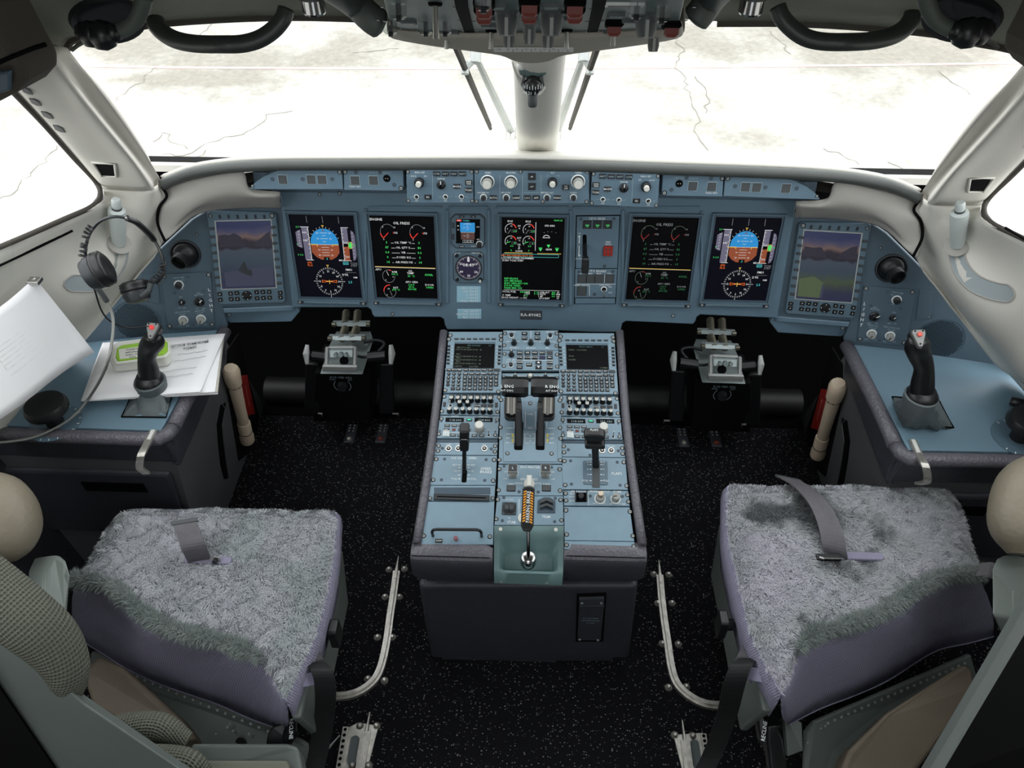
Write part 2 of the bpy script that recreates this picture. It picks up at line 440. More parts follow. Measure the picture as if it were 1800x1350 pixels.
def mod_bevel(o, w_=.003, seg=2, ang=35):
    m_ = o.modifiers.new('bevel', 'BEVEL'); m_.width = w_; m_.segments = seg; m_.limit_method = 'ANGLE'; m_.angle_limit = R(ang)
    return o
def mod_solid(o, t, off=-1):
    m_ = o.modifiers.new('solid', 'SOLIDIFY'); m_.thickness = t; m_.offset = off
    return o
def mod_sub(o, n=2):
    m_ = o.modifiers.new('sub', 'SUBSURF'); m_.levels = n; m_.render_levels = n
    return o
def loft(name, rows, mt, parent=None, thick=.02, off=-1, sub=2, kind=None, flip=False):
    if sub:
        q = 3 if sub == 1 else 5
        rows = [spline(r, q) for r in rows]; rows = [list(c) for c in zip(*[spline(c, q) for c in zip(*rows)])]
    i, j = len(rows) // 2, len(rows[0]) // 2
    nrm = (V(rows[i][j]) - V(rows[i][j - 1])).cross(V(rows[i][j]) - V(rows[i - 1][j]))
    b = MB(); b.grid(rows if nrm.dot(V((0, .3, 1.3)) - V(rows[i][j])) > 0 else [r[::-1] for r in rows])      # faces look into the cabin
    o = b.obj(name, mt, parent, smooth='all')
    if thick: mod_solid(o, thick, off)
    if kind: o['kind'] = kind
    return o
_TX = {}
def textmesh(s):
    if s not in _TX:
        c = bpy.data.curves.new('t', 'FONT'); c.body = s; c.size = 1; c.resolution_u = 1; c.offset = .008; c.align_x = 'CENTER'
        o = bpy.data.objects.new('t', c); me = o.to_mesh()
        vs = [(v.co.x, v.co.y) for v in me.vertices]; fs = [tuple(p.vertices) for p in me.polygons]
        o.to_mesh_clear(); bpy.data.objects.remove(o); bpy.data.curves.remove(c)
        ys = [y for _, y in vs] or [0, 1]; y0 = 0; y1 = max(ys)
        _TX[s] = ([(x, y - .35) for x, y in vs], fs)
    return _TX[s]
def add_text(b, s, x, y, cap, k=0, z=.0004, wide=1.0, rot=0, anchor='c', f3=None):
    vs, fs = textmesh(s); sc = cap / .70
    if anchor != 'c' and vs:
        xs = [a for a, _ in vs]; dx = min(xs) if anchor == 'l' else max(xs)
        x0 = -dx
    else: x0 = 0
    c_, s_ = cos(rot), sin(rot); out = []
    for a, d in vs:
        a = (a + x0) * sc * wide; d *= sc
        px_, py_ = x + a * c_ - d * s_, y + a * s_ + d * c_
        out.append(f3(px_, py_) if f3 else (px_, py_, z))
    b.add(out, fs, k)
# ------------------------------------------------------------ the main planes of the flight deck
T12 = R(12)
MP = Plane(Y(941, 450, 1.65), (1, 0, 0), (0, sin(T12), cos(T12)))
GP = Plane(Y(935, 325, 1.60), (1, 0, 0), (0, sin(T12), cos(T12)))
PP = Plane((0, .985, .53), (1, 0, 0), (0, .555, .16))
CZ = .64
SPR = Plane(Z(1490, 600, CZ), Z(1745, 640, CZ) - Z(1490, 600, CZ), (0, sin(T12), cos(T12)))
SPL = SPR.mirror()
_of = Y(935, 60, 1.15)
OP = Plane(_of, (1, 0, 0), (0, -cos(R(25)), sin(R(25))))
GZ = -2.9
# ------------------------------------------------------------ outside: the apron
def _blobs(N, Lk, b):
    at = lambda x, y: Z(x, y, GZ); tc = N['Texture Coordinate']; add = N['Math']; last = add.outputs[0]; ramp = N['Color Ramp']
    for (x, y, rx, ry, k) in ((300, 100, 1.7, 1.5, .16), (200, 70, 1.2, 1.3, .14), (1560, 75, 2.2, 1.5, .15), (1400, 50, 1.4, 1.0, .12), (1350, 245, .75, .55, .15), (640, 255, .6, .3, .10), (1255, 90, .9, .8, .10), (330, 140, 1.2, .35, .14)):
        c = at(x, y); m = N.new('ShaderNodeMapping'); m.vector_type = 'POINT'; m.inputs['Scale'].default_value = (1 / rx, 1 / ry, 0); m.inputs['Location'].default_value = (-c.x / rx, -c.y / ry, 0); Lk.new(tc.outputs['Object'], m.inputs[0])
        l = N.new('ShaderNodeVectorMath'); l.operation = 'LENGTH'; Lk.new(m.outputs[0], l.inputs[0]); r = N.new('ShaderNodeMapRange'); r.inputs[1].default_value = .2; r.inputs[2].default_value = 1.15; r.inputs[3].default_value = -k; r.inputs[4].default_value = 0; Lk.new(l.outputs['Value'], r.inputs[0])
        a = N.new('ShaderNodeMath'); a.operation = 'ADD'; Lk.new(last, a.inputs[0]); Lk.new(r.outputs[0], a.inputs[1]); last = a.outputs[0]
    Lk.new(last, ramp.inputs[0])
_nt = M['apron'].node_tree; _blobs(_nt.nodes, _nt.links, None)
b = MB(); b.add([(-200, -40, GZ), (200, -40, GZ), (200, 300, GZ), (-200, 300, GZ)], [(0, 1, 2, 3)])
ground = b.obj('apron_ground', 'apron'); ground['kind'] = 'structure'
def ribbon(b, pts, w_, z, jit=0, k=None):
    pts = [V(p) for p in pts]; n = len(pts); vs = []
    for i, p in enumerate(pts):
        t = (pts[min(i + 1, n - 1)] - pts[max(i - 1, 0)]); t.z = 0; t.normalize()
        s_ = V((-t.y, t.x, 0)); ww = w_ * (1 + jit * random.uniform(-.8, 1))
        vs += [(p.x - s_.x * ww / 2, p.y - s_.y * ww / 2, z), (p.x + s_.x * ww / 2, p.y + s_.y * ww / 2, z)]
    b.add(vs, [(2 * i, 2 * i + 2, 2 * i + 3, 2 * i + 1) for i in range(n - 1)], k)
b = MB(); ribbon(b, [Z(x, y, GZ) for x, y in ((-200, 112), (140, 116), (300, 119), (700, 121), (1150, 119), (1600, 114), (2000, 108))], .08, GZ + .004)
b.obj('painted_line', 'redline', ground)
mat('crack', (130, 126, 116), .95)
def crack(pts, w_=.012):
    p3 = [Z(x, y, GZ) for x, y in pts]; out = []
    for a, c in zip(p3, p3[1:]):
        n = max(3, int((c - a).length / .12)); t = (c - a).normalized(); s_ = V((-t.y, t.x, 0))
        for i in range(n): out.append(a.lerp(c, i / n) + s_ * random.uniform(-.05, .05))
    out.append(p3[-1]); b = MB(); ribbon(b, out, w_, GZ + .006, .6); return b.obj('crack', 'crack', ground)
for c in ([(278, 118), (262, 130), (250, 145), (222, 160), (205, 172), (196, 184)], [(515, 196), (470, 202), (455, 222), (425, 235), (380, 246), (320, 276), (285, 272)],
          [(112, 252), (95, 268), (80, 285), (55, 305), (38, 320), (20, 340), (0, 350)], [(1205, 150), (1212, 180), (1232, 205), (1225, 230), (1245, 265)],
          [(1355, 55), (1375, 75), (1390, 95)], [(380, 30), (362, 52), (350, 66)], [(1655, 125), (1675, 145), (1705, 168)],
          [(1225, 135), (1245, 175), (1240, 200)], [(622, 95), (660, 88), (700, 86)], [(1450, 260), (1480, 275), (1510, 290)], [(270, 250), (290, 232), (300, 250), (330, 262)],
          [(365, 265), (350, 275), (330, 284)], [(1560, 285), (1580, 296), (1600, 300)], [(1180, 60), (1200, 90), (1190, 120), (1210, 150)]):
    crack(c)
# ------------------------------------------------------------ floor and shell
b = MB(); b.add([(-1.4, -1.5, 0), (1.4, -1.5, 0), (1.4, 2.5, 0), (-1.4, 2.5, 0)], [(0, 1, 2, 3)]); b.add([(-1.4, -1.5, -.08), (1.4, -1.5, -.08), (1.4, 2.5, -.08), (-1.4, 2.5, -.08)], [(3, 2, 1, 0)])
o = b.obj('floor', 'carpet'); o['kind'] = 'structure'
# ceiling shell: cross sections from the windscreen head back to the rear bulkhead
_top = [(108, 92, 1.10), (118, 70, 1.11), (150, 60, 1.12), (200, 52, 1.14), (270, 39, 1.17), (400, 30, 1.2), (520, 27, 1.21), (640, 30, 1.22)]
TOPL = [Y(*p) for p in _top]
TOPL[-1].z += .0
TOP = TOPL + [V((0, 1.2, TOPL[-1].z + .02))] + [MX(p) for p in TOPL[::-1]]
def arch(y, xe, ze, zc, n=17, yf=0):
    out = []
    for i in range(n):
        t = pi - pi * i / (n - 1)
        out.append(V((xe * cos(t) * (1 if abs(cos(t)) > .99 else 1), y + yf * sin(t), ze + (zc - ze) * sin(t) ** .75)))
    return out
rows = [TOP, arch(1.0, .70, 1.56, 1.70, yf=.06), arch(.8, .74, 1.57, 1.82), arch(.3, .78, 1.60, 2.06), arch(-.4, .80, 1.60, 2.14), arch(-1.4, .80, 1.60, 2.14)]
loft('ceiling', rows, 'header', thick=.03, off=-1, sub=2, kind='structure')
# black edge seal along the windscreen head
b = MB(); b.tube([p + V((0, .006, -.004)) for p in spline(TOPL, 4)], .006, 6); b.obj('trim_1', 'header_dark')['kind'] = 'structure'
b = MB(); b.tube([MX(p + V((0, .006, -.004))) for p in spline(TOPL, 4)], .006, 6); b.obj('trim_2', 'header_dark')['kind'] = 'structure'

def both(fn):
    for s_ in (-1, 1): fn(s_)
def sd(p, s_): return V(p) if s_ < 0 else MX(p)
def sides(name, rows, mt, thick, sub=2, kind='structure', off=-1):
    loft(name + '_left', rows, mt, thick=thick, sub=sub, kind=kind, off=off)
    loft(name + '_right', [[MX(p) for p in r] for r in rows], mt, thick=thick, sub=sub, kind=kind, off=off, flip=True)
# window pillars
stations = [ # outer edge, outer round, face, crest, groove, windscreen edge  (pixel x, y, distance ahead)
 [(178, 330, 1.57), (190, 333, 1.54), (232, 336, 1.53), (268, 334, 1.515), (274, 326, 1.58), (284, 318, 1.60)],
 [(140, 282, 1.45), (152, 283, 1.42), (200, 285, 1.41), (236, 287, 1.40), (243, 280, 1.475), (262, 282, 1.50)],
 [(88, 222, 1.28), (100, 223, 1.25), (150, 225, 1.24), (183, 221, 1.23), (190, 213, 1.31), (218, 217, 1.335)],
 [(45, 175, 1.12), (57, 174, 1.09), (108, 165, 1.08), (133, 158, 1.07), (140, 151, 1.15), (170, 152, 1.18)],
 [(8, 136, 1.0), (20, 134, .97), (60, 112, .97), (88, 96, .98), (95, 92, 1.02), (118, 84, 1.075)]]
PIL = [[Y(*p) for p in r] for r in stations]
sides('wall_pillar', [r[::-1] for r in PIL], 'liner', .02)
# slots near the pillar edge, recess with latch
# side liner: window sill, shelf, roll and underside down to the side panel / console
def zz(l): return [Z(*p) for p in l]
lin_rows = [
 [PIL[0][0], PIL[0][1] + V((0, .005, 0)), PIL[0][2] + V((0, .005, 0)), PIL[0][3] + V((0, .005, 0)), PIL[0][5] + V((0, .0, 0))],
 [Z(184, 345, 1.10), Z(210, 356, 1.07), Z(240, 368, 1.05), Z(268, 372, 1.03), Z(292, 352, 1.04)],
 [Z(172, 362, 1.12), Z(196, 385, 1.05), Z(230, 410, 1.00), Z(262, 408, .97), Z(285, 384, .97)],
 [Z(120, 385, 1.13), Z(155, 430, 1.03), Z(215, 468, .95), Z(252, 456, .88), Z(284, 430, .90)],
 [Z(60, 410, 1.13), Z(100, 480, 1.02), Z(175, 527, .90), Z(215, 508, .82), Z(240, 484, .85)],
 [Z(0, 437, 1.14), Z(30, 530, 1.0), Z(120, 580, .86), Z(165, 562, .77), Z(198, 540, .78)],
 [Z(-90, 475, 1.14), Z(-60, 590, .98), Z(50, 650, .83), Z(105, 627, .72), Z(147, 602, .70)],
 [Z(-260, 540, 1.14), Z(-230, 700, .98), Z(-120, 770, .82), Z(-20, 740, .68), Z(60, 690, CZ)],
 [V((-1.03, .15, 1.15)), V((-1.03, .15, .95)), V((-1.02, .15, .80)), V((-1.12, .15, .66)), V((-1.30, .15, CZ))]]
sides('wall_liner', lin_rows, 'liner', .004)
# aft side walls and the rear bulkhead with its open doorway
for s_ in (-1, 1):
    b = MB(); b.slab([V((s_ * .78, .15, 1.62)), V((s_ * .8, -1.4, 1.62)), V((s_ * 1.05, -1.4, 1.1)), V((s_ * 1.3, -1.4, .3)), V((s_ * 1.3, -1.4, 0)), V((s_ * 1.3, .15, 0)), V((s_ * 1.3, .15, .5)), V((s_ * 1.03, .15, 1.1))], (s_ * .03, 0, 0))
    b.obj('wall_%s' % ('left' if s_ < 0 else 'right'), 'liner_grey', recalc=True)['kind'] = 'structure'
    b = MB(); b.slab([V((s_ * 1.32, -1.4, -.02)), V((s_ * 1.32, .3, -.02)), V((s_ * 1.32, 2.3, -.02)), V((s_ * 1.32, 2.3, .75)), V((s_ * 1.32, .3, .75)), V((s_ * 1.32, -1.4, .75))], (s_ * .03, 0, 0))
    b.obj('baseboard_%s' % ('left' if s_ < 0 else 'right'), 'leather_dark', recalc=True)['kind'] = 'structure'
b = MB()
for x0, x1 in ((-1.35, -.4), (.4, 1.35)): b.slab([(x0, -1.42, 0), (x1, -1.42, 0), (x1, -1.42, 2.15), (x0, -1.42, 2.15)], (0, -.05, 0))
b.slab([(-.4, -1.42, 1.95), (.4, -1.42, 1.95), (.4, -1.42, 2.2), (-.4, -1.42, 2.2)], (0, -.05, 0))
b.slab([(-.42, -1.5, 0), (.42, -1.5, 0), (.42, -1.5, 2.2), (-.42, -1.5, 2.2)], (0, -.03, 0))
b.obj('wall_rear', 'liner_grey')['kind'] = 'structure'
# forward bulkhead closing the footwells, firewall under the glareshield; black stands in for the footwell shade
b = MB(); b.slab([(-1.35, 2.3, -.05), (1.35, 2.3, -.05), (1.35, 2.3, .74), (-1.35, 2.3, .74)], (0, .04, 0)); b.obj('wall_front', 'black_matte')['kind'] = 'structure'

# glareshield: padded roll and the sloping top behind it
lip = [(284, 326, 1.565), (305, 316, 1.575), (340, 304, 1.585), (400, 295, 1.595), (470, 291, 1.60), (560, 290, 1.605), (700, 290, 1.605), (850, 290, 1.605)]
LIPL = [Y(*p) for p in lip]; LIP = LIPL + [MX(p) for p in LIPL[::-1]]
gs = thing('glareshield', 'long grey padded glareshield roll under the windscreens', 'glareshield', (0, 1.6, 1.1))
b = MB(); b.tube(spline(LIP, 5), .0125, 12, flat=1.0); o = b.obj('padded_roll', 'visor_roll', None, smooth='all'); o.parent = gs; o.matrix_parent_inverse = gs.matrix_world.inverted() if False else Matrix.Translation((0, -1.6, -1.1))
def reparent(o, root):
    o.parent = root; o.matrix_parent_inverse = Matrix.Translation(-V(root.location)); return o
b = MB(); b.slab([(-1.35, 2.3, .74), (1.35, 2.3, .74), (1.1, 1.93, .93), (-1.1, 1.93, .93)], (0, .0, -.02)); b.obj('trim_5', 'liner', recalc=True)['kind'] = 'structure'
base_w = [V((-.86, 1.62, 1.045)), V((-.8, 1.68, 1.035)), V((-.7, 1.77, 1.01)), V((-.55, 1.86, .985)), V((-.42, 1.9, .97)), V((-.3, 1.925, .965)), V((-.15, 1.94, .96)), V((-.06, 1.945, .96))]
r0 = [p + V((0, .014, .004)) for p in LIP]; r2 = base_w + [MX(p) for p in base_w[::-1]]
r1 = [a.lerp(c, .5) + V((0, 0, .012)) for a, c in zip(r0, r2)]
o = loft('top_cover', [r2, r1, r0], 'liner', thick=.012, off=-1, sub=1); reparent(o, gs)
# dark defog outlet bowed across the middle
b = MB()
pts = [Z(*p) for p in ((760, 281, 1.062), (790, 275, 1.055), (850, 273, 1.05), (900, 274, 1.05), (935, 278, 1.055), (990, 277, 1.055), (1040, 274, 1.055), (1090, 276, 1.06), (1116, 282, 1.065))]
b.tube(pts, [.004, .010, .013, .013, .010, .010, .013, .010, .004], 8, flat=.5, up=(0, 0, 1)); o = b.obj('defog_outlet', 'header_dark', smooth='all'); reparent(o, gs)
# windscreens and side windows
wb = [V((-.045, 1.955, .955)), V((-.42, 1.91, .965)), V((-.845, 1.62, 1.05))]
wt = [V((-.045, 1.235, TOPL[-1].z + .01)), V((-.35, 1.225, TOPL[4].z + .02)), V((-.60, 1.10, TOPL[0].z + .01))]
n_ = 0
for s_ in (-1, 1):
    n_ += 1
    rows = [[sd(p, s_) for p in wb], [sd(p, s_) for p in wt]]
    b = MB(); b.grid(rows); o = b.obj('window_%d' % n_, 'glass'); o['kind'] = 'structure'
    # rubber seal around the bottom of the windscreen
    f = MB(); f.tube(spline([sd(p, s_) + V((0, -.01, .0)) for p in wb], 8), .012, 6); f.obj('window_seal', 'header_dark', o, smooth='all')
for s_ in (-1, 1):
    n_ += 1
    q = [PIL[0][0] + V((-.03, 0, -.02)), PIL[4][0] + V((-.03, 0, .05)), V((-.83, .1, 1.68)), V((-1.06, .1, 1.1))]
    b = MB(); b.slab([sd(p, s_) for p in q], (0, 0, 0.0)) if False else b.add([sd(p, s_) for p in q], [(0, 1, 2, 3)])
    o = b.obj('window_%d' % n_, 'glass'); o['kind'] = 'structure'
    e = [PIL[4][0], PIL[3][0], PIL[2][0], PIL[1][0], Z(176, 322, 1.10), Z(183, 345, 1.10), Z(170, 364, 1.12), Z(120, 387, 1.13), Z(0, 439, 1.14), Z(-260, 542, 1.14)]
    f = MB(); f.tube(spline([sd(p + V((-.008, .0, .002)), s_) for p in e], 5), .006, 6); f.obj('window_seal', 'header_dark', o, smooth='all')
# centre post
b = MB(); path = [V((0, 1.93 - .63 * t, .97 + .525 * t)) for t in (0, .1, .3, .5, .7, .9, 1, 1.15)]
b.tube(path, [.044, .050, .051, .049, .047, .0455, .045, .044], 20, flat=.6, up=(0, -.62, -.78))
post = b.obj('trim_3', 'liner', smooth='all'); post['kind'] = 'structure'
# wipers, outside the glass
def wiper(s_, lab):
    pl_y = lambda px, py: None
    nrm = V((0, .62, .78)); o_ = V((0, 1.955, .985)) + nrm * .03
    def G(px, py, h=0): d = ray(px, py); oo = o_ + nrm * h; return CAM + d * ((oo - CAM).dot(nrm) / d.dot(nrm))
    bl, ar = (((800, 80), (862, 226)), ((836, 100), (898, 232))) if s_ < 0 else (((1051, 80), (1002, 226)), ((1026, 98), (978, 232)))
    a0, a1 = G(*bl[0], .02), G(*bl[1], .0); c0, c1 = G(*ar[0], .04), G(*ar[1], .03)
    t = thing('wiper', lab, 'wiper', tuple(c1), 'windscreen wipers')
    P_ = lambda b, nm, mt: reparent(b.obj(nm, mt, smooth=True), t)
    b = MB(); b.tube([a0, a0.lerp(a1, .5), a1], [.007, .0065, .005], 6); b.tube([a0 + nrm * .008, a1 + nrm * .008], .004, 5); P_(b, 'blade', 'header_dark')
    b = MB(); b.tube([c0, c0.lerp(c1, .6), c1], [.007, .011, .012], 6, flat=.5); P_(b, 'arm', 'alu_paint')
    b = MB(); m_ = a0.lerp(a1, .22); b.tube([c0, m_], .007, 6); b.cyl(c0 - nrm * .012, c0 + nrm * .012, .011); b.cyl(m_ - nrm * .01, m_ + nrm * .014, .008); P_(b, 'hinge', 'alu_paint')
    b = MB(); b.cyl(c1 - nrm * .02, c1 + nrm * .012, .014); b.tube([c1, c1 + (c1 - c0).normalized() * .06], .009, 6); P_(b, 'pivot', 'steel')
wiper(-1, 'windscreen wiper parked upright just left of the centre post')
wiper(1, 'windscreen wiper parked upright just right of the centre post')
# main structural fairings between glareshield, side panel and pillar (grey beige)
fair = [
 [Y(287, 328, 1.575), Y(360, 312, 1.59), Y(425, 303, 1.60), Y(440, 330, 1.61), Y(492, 337, 1.615)],
 [Y(292, 345, 1.565), Y(350, 335, 1.58), Y(410, 335, 1.59), Y(450, 345, 1.60), Y(492, 345, 1.61)],
 [Y(284, 362, 1.545), Y(330, 362, 1.565), Y(380, 352, 1.59), Y(440, 352, 1.61), Y(492, 352, 1.62)],
 [Y(279, 395, 1.53), Y(305, 398, 1.545), Y(350, 366, 1.59), Y(430, 360, 1.63), Y(492, 360, 1.64)],
 [Y(288, 424, 1.50), Y(300, 416, 1.53), Y(350, 376, 1.60), Y(430, 366, 1.655), Y(494, 366, 1.66)]]
sides('trim_fairing', [r[::-1] for r in fair], 'liner_grey', .01)
strip = [[SPL.hit(*p, .004) for p in ((372, 366), (335, 386), (282, 432), (240, 484), (193, 540), (143, 600), (98, 650))],
         [SPL.hit(*p, .03) for p in ((366, 360), (318, 384), (267, 432), (222, 480), (175, 535), (124, 595), (74, 648))]]
sides('trim_edge', strip, 'liner_grey', .006, sub=1)
b = MB()
for s_ in (-1, 1): b.tube(spline([sd(p, s_) for p in (Y(284, 328, 1.565), Y(293, 345, 1.555), Y(280, 365, 1.54), Y(277, 392, 1.525), Y(290, 424, 1.495))], 5), .0035, 6)
b.obj('trim_4', 'gap_black', smooth='all')['kind'] = 'structure'
# ------------------------------------------------------------ instrument panels: a panel's parts live in its own plane
_SH = {}
def shared(key, fn):
    if key not in _SH: _SH[key] = fn()
    return _SH[key]
q4 = lambda x: round(x * 4000) / 4000
class Pan:
    def __init__(s, name, label, cat, plane, at, h=0.0, group=None, m=1, ref=None):
        s.pl, s.m, s.h = plane, m, h
        s.ref = plane                     # plane used to read the layout off the photograph (left-hand one when mirrored)
        if m < 0: s.ref = ref or plane.mirror()
        u, v = s.ref.uv(*at, h); s.u0, s.v0 = u, v
        o = plane.w(u * m, v, h); mw = plane.mat(); mw.translation = o
        s.o = thing(name, label, cat, mw=mw, group=group)
        s.lab = MB(); s.labmats = ['print_white', 'print_dim', 'e_green', 'e_amber', 'ink', 'orange', 'yellow']; s.z = 0.0
    def L(s, px, py, h=0.0):
        u, v = s.ref.uv(px, py, s.h + h); return ((u - s.u0) * s.m, v - s.v0)
    def S(s, px, py, w_, h_):
        a, c = s.L(px - w_ / 2, py), s.L(px + w_ / 2, py); d, e = s.L(px, py - h_ / 2), s.L(px, py + h_ / 2)
        return abs(c[0] - a[0]), abs(d[1] - e[1])
    def plate(s, poly, th=.006, mt='unit_blue', c=.0008, z=0.0, name='face_plate', lab=None):
        b = MB(); b.prism([s.L(*p) for p in poly], z - th, z, c=c); return b.obj(name, mt, s.o, label=lab)
    def rplate(s, x0, y0, x1, y1, th=.006, mt='unit_blue', c=.0008, z=0.0, name='face_plate', r=0, lab=None, par=None):
        ps = [s.L(*p) for p in ((x0, y0), (x1, y0), (x1, y1), (x0, y1))]
        if r:
            xs = [p[0] for p in ps]; ys = [p[1] for p in ps]
            poly = rrect((ps[0][0] + ps[3][0]) / 2 if s.m > 0 else min(xs), min(ys), (ps[1][0] + ps[2][0]) / 2 if s.m > 0 else max(xs), max(ys), r, 3)
        else: poly = ps
        b = MB(); b.prism(poly, z - th, z, c=c); return b.obj(name, mt, par or s.o, label=lab)
    def btn(s, px, py, w_, h_, t=None, mt='key_dark', hg=.003, frame=None, th=None, tk=0, name='button', z=0.0, two=None):
        x, y = s.L(px, py); a, c = s.S(px, py, w_, h_); a, c = q4(a), q4(c)
        def f():
            b = MB()
            if frame: b.cbox(-a / 2 - .0012, -c / 2 - .0012, 0, a / 2 + .0012, c / 2 + .0012, .0006, 0, 1)
            b.cbox(-a / 2, -c / 2, 0, a / 2, c / 2, hg, .0007, 0); return b.mesh(name, [mt, frame or mt])
        o = put(name, shared(('btn', a, c, mt, hg, frame), f), s.o, (x, y, z))
        if t:
            hh = c * .42 if th is None else th * (c / max(h_, .1))
            if two: add_text(s.lab, t, x, y + c * .2, hh * .75, tk, z + hg + .0002); add_text(s.lab, two, x, y - c * .22, hh * .75, tk, z + hg + .0002)
            else: add_text(s.lab, t, x, y, hh, tk, z + hg + .0002)
        return o
    def screw(s, px, py, r=3.2, deep=False):
        x, y = s.L(px, py); a = q4(s.S(px, py, 2 * r, 2)[0] / 2)
        def f():
            b = MB(); b.cyl((0, 0, 0), (0, 0, .0004), a * 1.35, n=12, k=1); b.cyl((0, 0, 0), (0, 0, .0012), a, a * .8, n=12, k=0)
            b.cbox(-a * .7, -a * .12, .001, a * .7, a * .12, .0014, 0, 1); return b.mesh('screw', ['alu_paint', 'gap_black'], 40)
        return put('screw', shared(('screw', a), f), s.o, (x, y, 0))
    def rivet(s, px, py, r=2.5):
        x, y = s.L(px, py); a = q4(s.S(px, py, 2 * r, 2)[0] / 2)
        def f():
            b = MB(); b.cyl((0, 0, 0), (0, 0, .0003), a * 1.2, n=12, k=1); b.cyl((0, 0, 0), (0, 0, .0006), a, n=12, k=0); b.cyl((0, 0, 0), (0, 0, .0008), a * .25, n=6, k=1); return b.mesh('fastener', ['panel_deep', 'key_grey'])
        return put('fastener', shared(('riv', a), f), s.o, (x, y, 0))
    def knob(s, px, py, r, hg, st='black', rot=0.0, sk=None):
        x, y = s.L(px, py); a = q4(s.S(px, py, 2 * r, 2)[0] / 2)
        def f():
            b = MB(); mats = ['knob_black', 'print_white', 'knob_grey', 'knob_white', 'gap_black', 'steel']
            if st == 'black':      # skirted pointer knob with a white index
                b.lathe([(a * 1.0, 0), (a, hg * .25), (a * .72, hg * .45), (a * .6, hg * .96), (a * .5, hg)], n=20, k=0)
                b.cbox(-a * .26, -a * .5, hg * .4, a * .26, a * 1.05, hg, .0006, 0); b.cbox(-a * .09, a * .3, hg, a * .09, a * 1.05, hg + .0004, 0, 1)
            elif st == 'dot':      # plain black push knob with a pale ring
                b.lathe([(a * 1.35, 0), (a * 1.35, .0008), (a * 1.1, .001)], n=20, k=1); b.lathe([(a, 0), (a, hg), (a * .85, hg + .001)], n=20, k=0)
            elif st == 'white':    # tall pale fluted knob on a dark collar
                b.lathe([(a * 1.35, 0), (a * 1.35, .0015), (a * 1.15, .003)], n=24, k=1); b.lathe([(a * 1.2, 0), (a * 1.15, hg * .3)], n=24, k=0)
                ring = []
                for i in range(28): rr = a * (1.0 if i % 2 else .93); ring.append((rr * cos(2 * pi * i / 28), rr * sin(2 * pi * i / 28)))
                b.prism(ring, hg * .25, hg, k=2, c=.0008); b.cyl((0, 0, hg), (0, 0, hg + .0006), a * .78, n=20, k=3)
            elif st == 'hollow':   # black ring with a pale faceted centre
                b.lathe([(a, 0), (a, hg * .5), (a * .82, hg * .62)], n=24, k=0); b.lathe([(a * .62, hg * .3), (a * .6, hg), (a * .5, hg + .001)], n=8, k=3)
            elif st == 'grey':     # pale dimmer knob with a pointer skirt
                b.lathe([(a * 1.25, 0), (a * 1.25, .001)], n=20, k=1)
                ring = []
                for i in range(24): rr = a * (1.0 if i % 2 else .9); ring.append((rr * cos(2 * pi * i / 24), rr * sin(2 * pi * i / 24)))
                b.prism(ring, .001, hg, k=2, c=.0008); b.cbox(-a * .1, -a * .1, hg, a * .1, a * .8, hg + .0005, 0, 4)
            elif st == 'stack':    # two-tier pale tuning knob
                b.lathe([(a * 1.08, 0), (a * 1.08, hg * .1), (a, hg * .14), (a, hg * .45), (a * .86, hg * .5), (a * .86, hg * .58)], n=24, k=2)
                b.lathe([(a * .86, hg * .58), (a * .92, hg * .62), (a * .92, hg * .95), (a * .84, hg)], n=24, k=3)
            elif st == 'audio':    # flared black base, pale round cap
                b.lathe([(a, 0), (a * .98, hg * .2), (a * .6, hg * .55), (a * .52, hg * .86)], n=16, k=0); b.lathe([(a * .60, hg * .84), (a * .62, hg), (a * .5, hg * 1.04)], n=14, k=3)
                b.cbox(-a * .08, 0, hg * 1.03, a * .08, a * .45, hg * 1.06, 0, 4)
            elif st == 'jack':
                b.lathe([(a, 0), (a, .0015), (a * .7, .0015), (a * .62, -.0), (a * .3, .002)], n=18, k=5); b.cyl((0, 0, 0), (0, 0, .0017), a * .66, n=16, k=4); b.cbox(-a * .35, -a * .1, .0016, a * .35, a * .1, .004, 0, 5)
            elif st == 'plug':
                b.lathe([(a, 0), (a, .0012)], n=18, k=4); b.cyl((-a * .35, 0, 0), (-a * .35, 0, .002), a * .12, n=6, k=3); b.cyl((a * .3, 0, 0), (a * .3, 0, .002), a * .12, n=6, k=3)
            return b.mesh('knob', mats, 40)
        o = put('knob', shared(('kn', st, a, hg), f), s.o, (x, y, 0)); o.rotation_euler = (0, 0, rot); return o
    def toggle(s, px, py, r=3.2, hg=.018, lean=(0, .3), ball='steel'):
        x, y = s.L(px, py); a = q4(s.S(px, py, 2 * r, 2)[0] / 2)
        def f():
            b = MB(); b.lathe([(a * 1.1, 0), (a * 1.1, .001), (a * .9, .0012)], n=14, k=1); b.lathe([(a * .75, .001), (a * .7, .003), (a * .4, .0035)], n=12, k=2)
            t = V((lean[0], lean[1], 1)).normalized(); b.cyl((0, 0, .002), t * hg, a * .22, a * .34, n=8, k=0); b.lathe([(a * .34, 0), (a * .42, a * .25), (a * .3, a * .6)], o=t * hg, d=t, n=8, k=0)
            return b.mesh('toggle_switch', [ball, 'print_white', 'gap_black'], 40)
        return put('toggle_switch', shared(('tg', a, hg, lean, ball), f), s.o, (x, y, 0))
    def text(s, t, px, py, hpx, k=0, wide=1.0, rot=0, anchor='c', z=0.0):
        x, y = s.L(px, py); c = s.S(px, py, 1, hpx)[1]; add_text(s.lab, t, x, y, c, k, z + .0005, wide, rot, anchor)
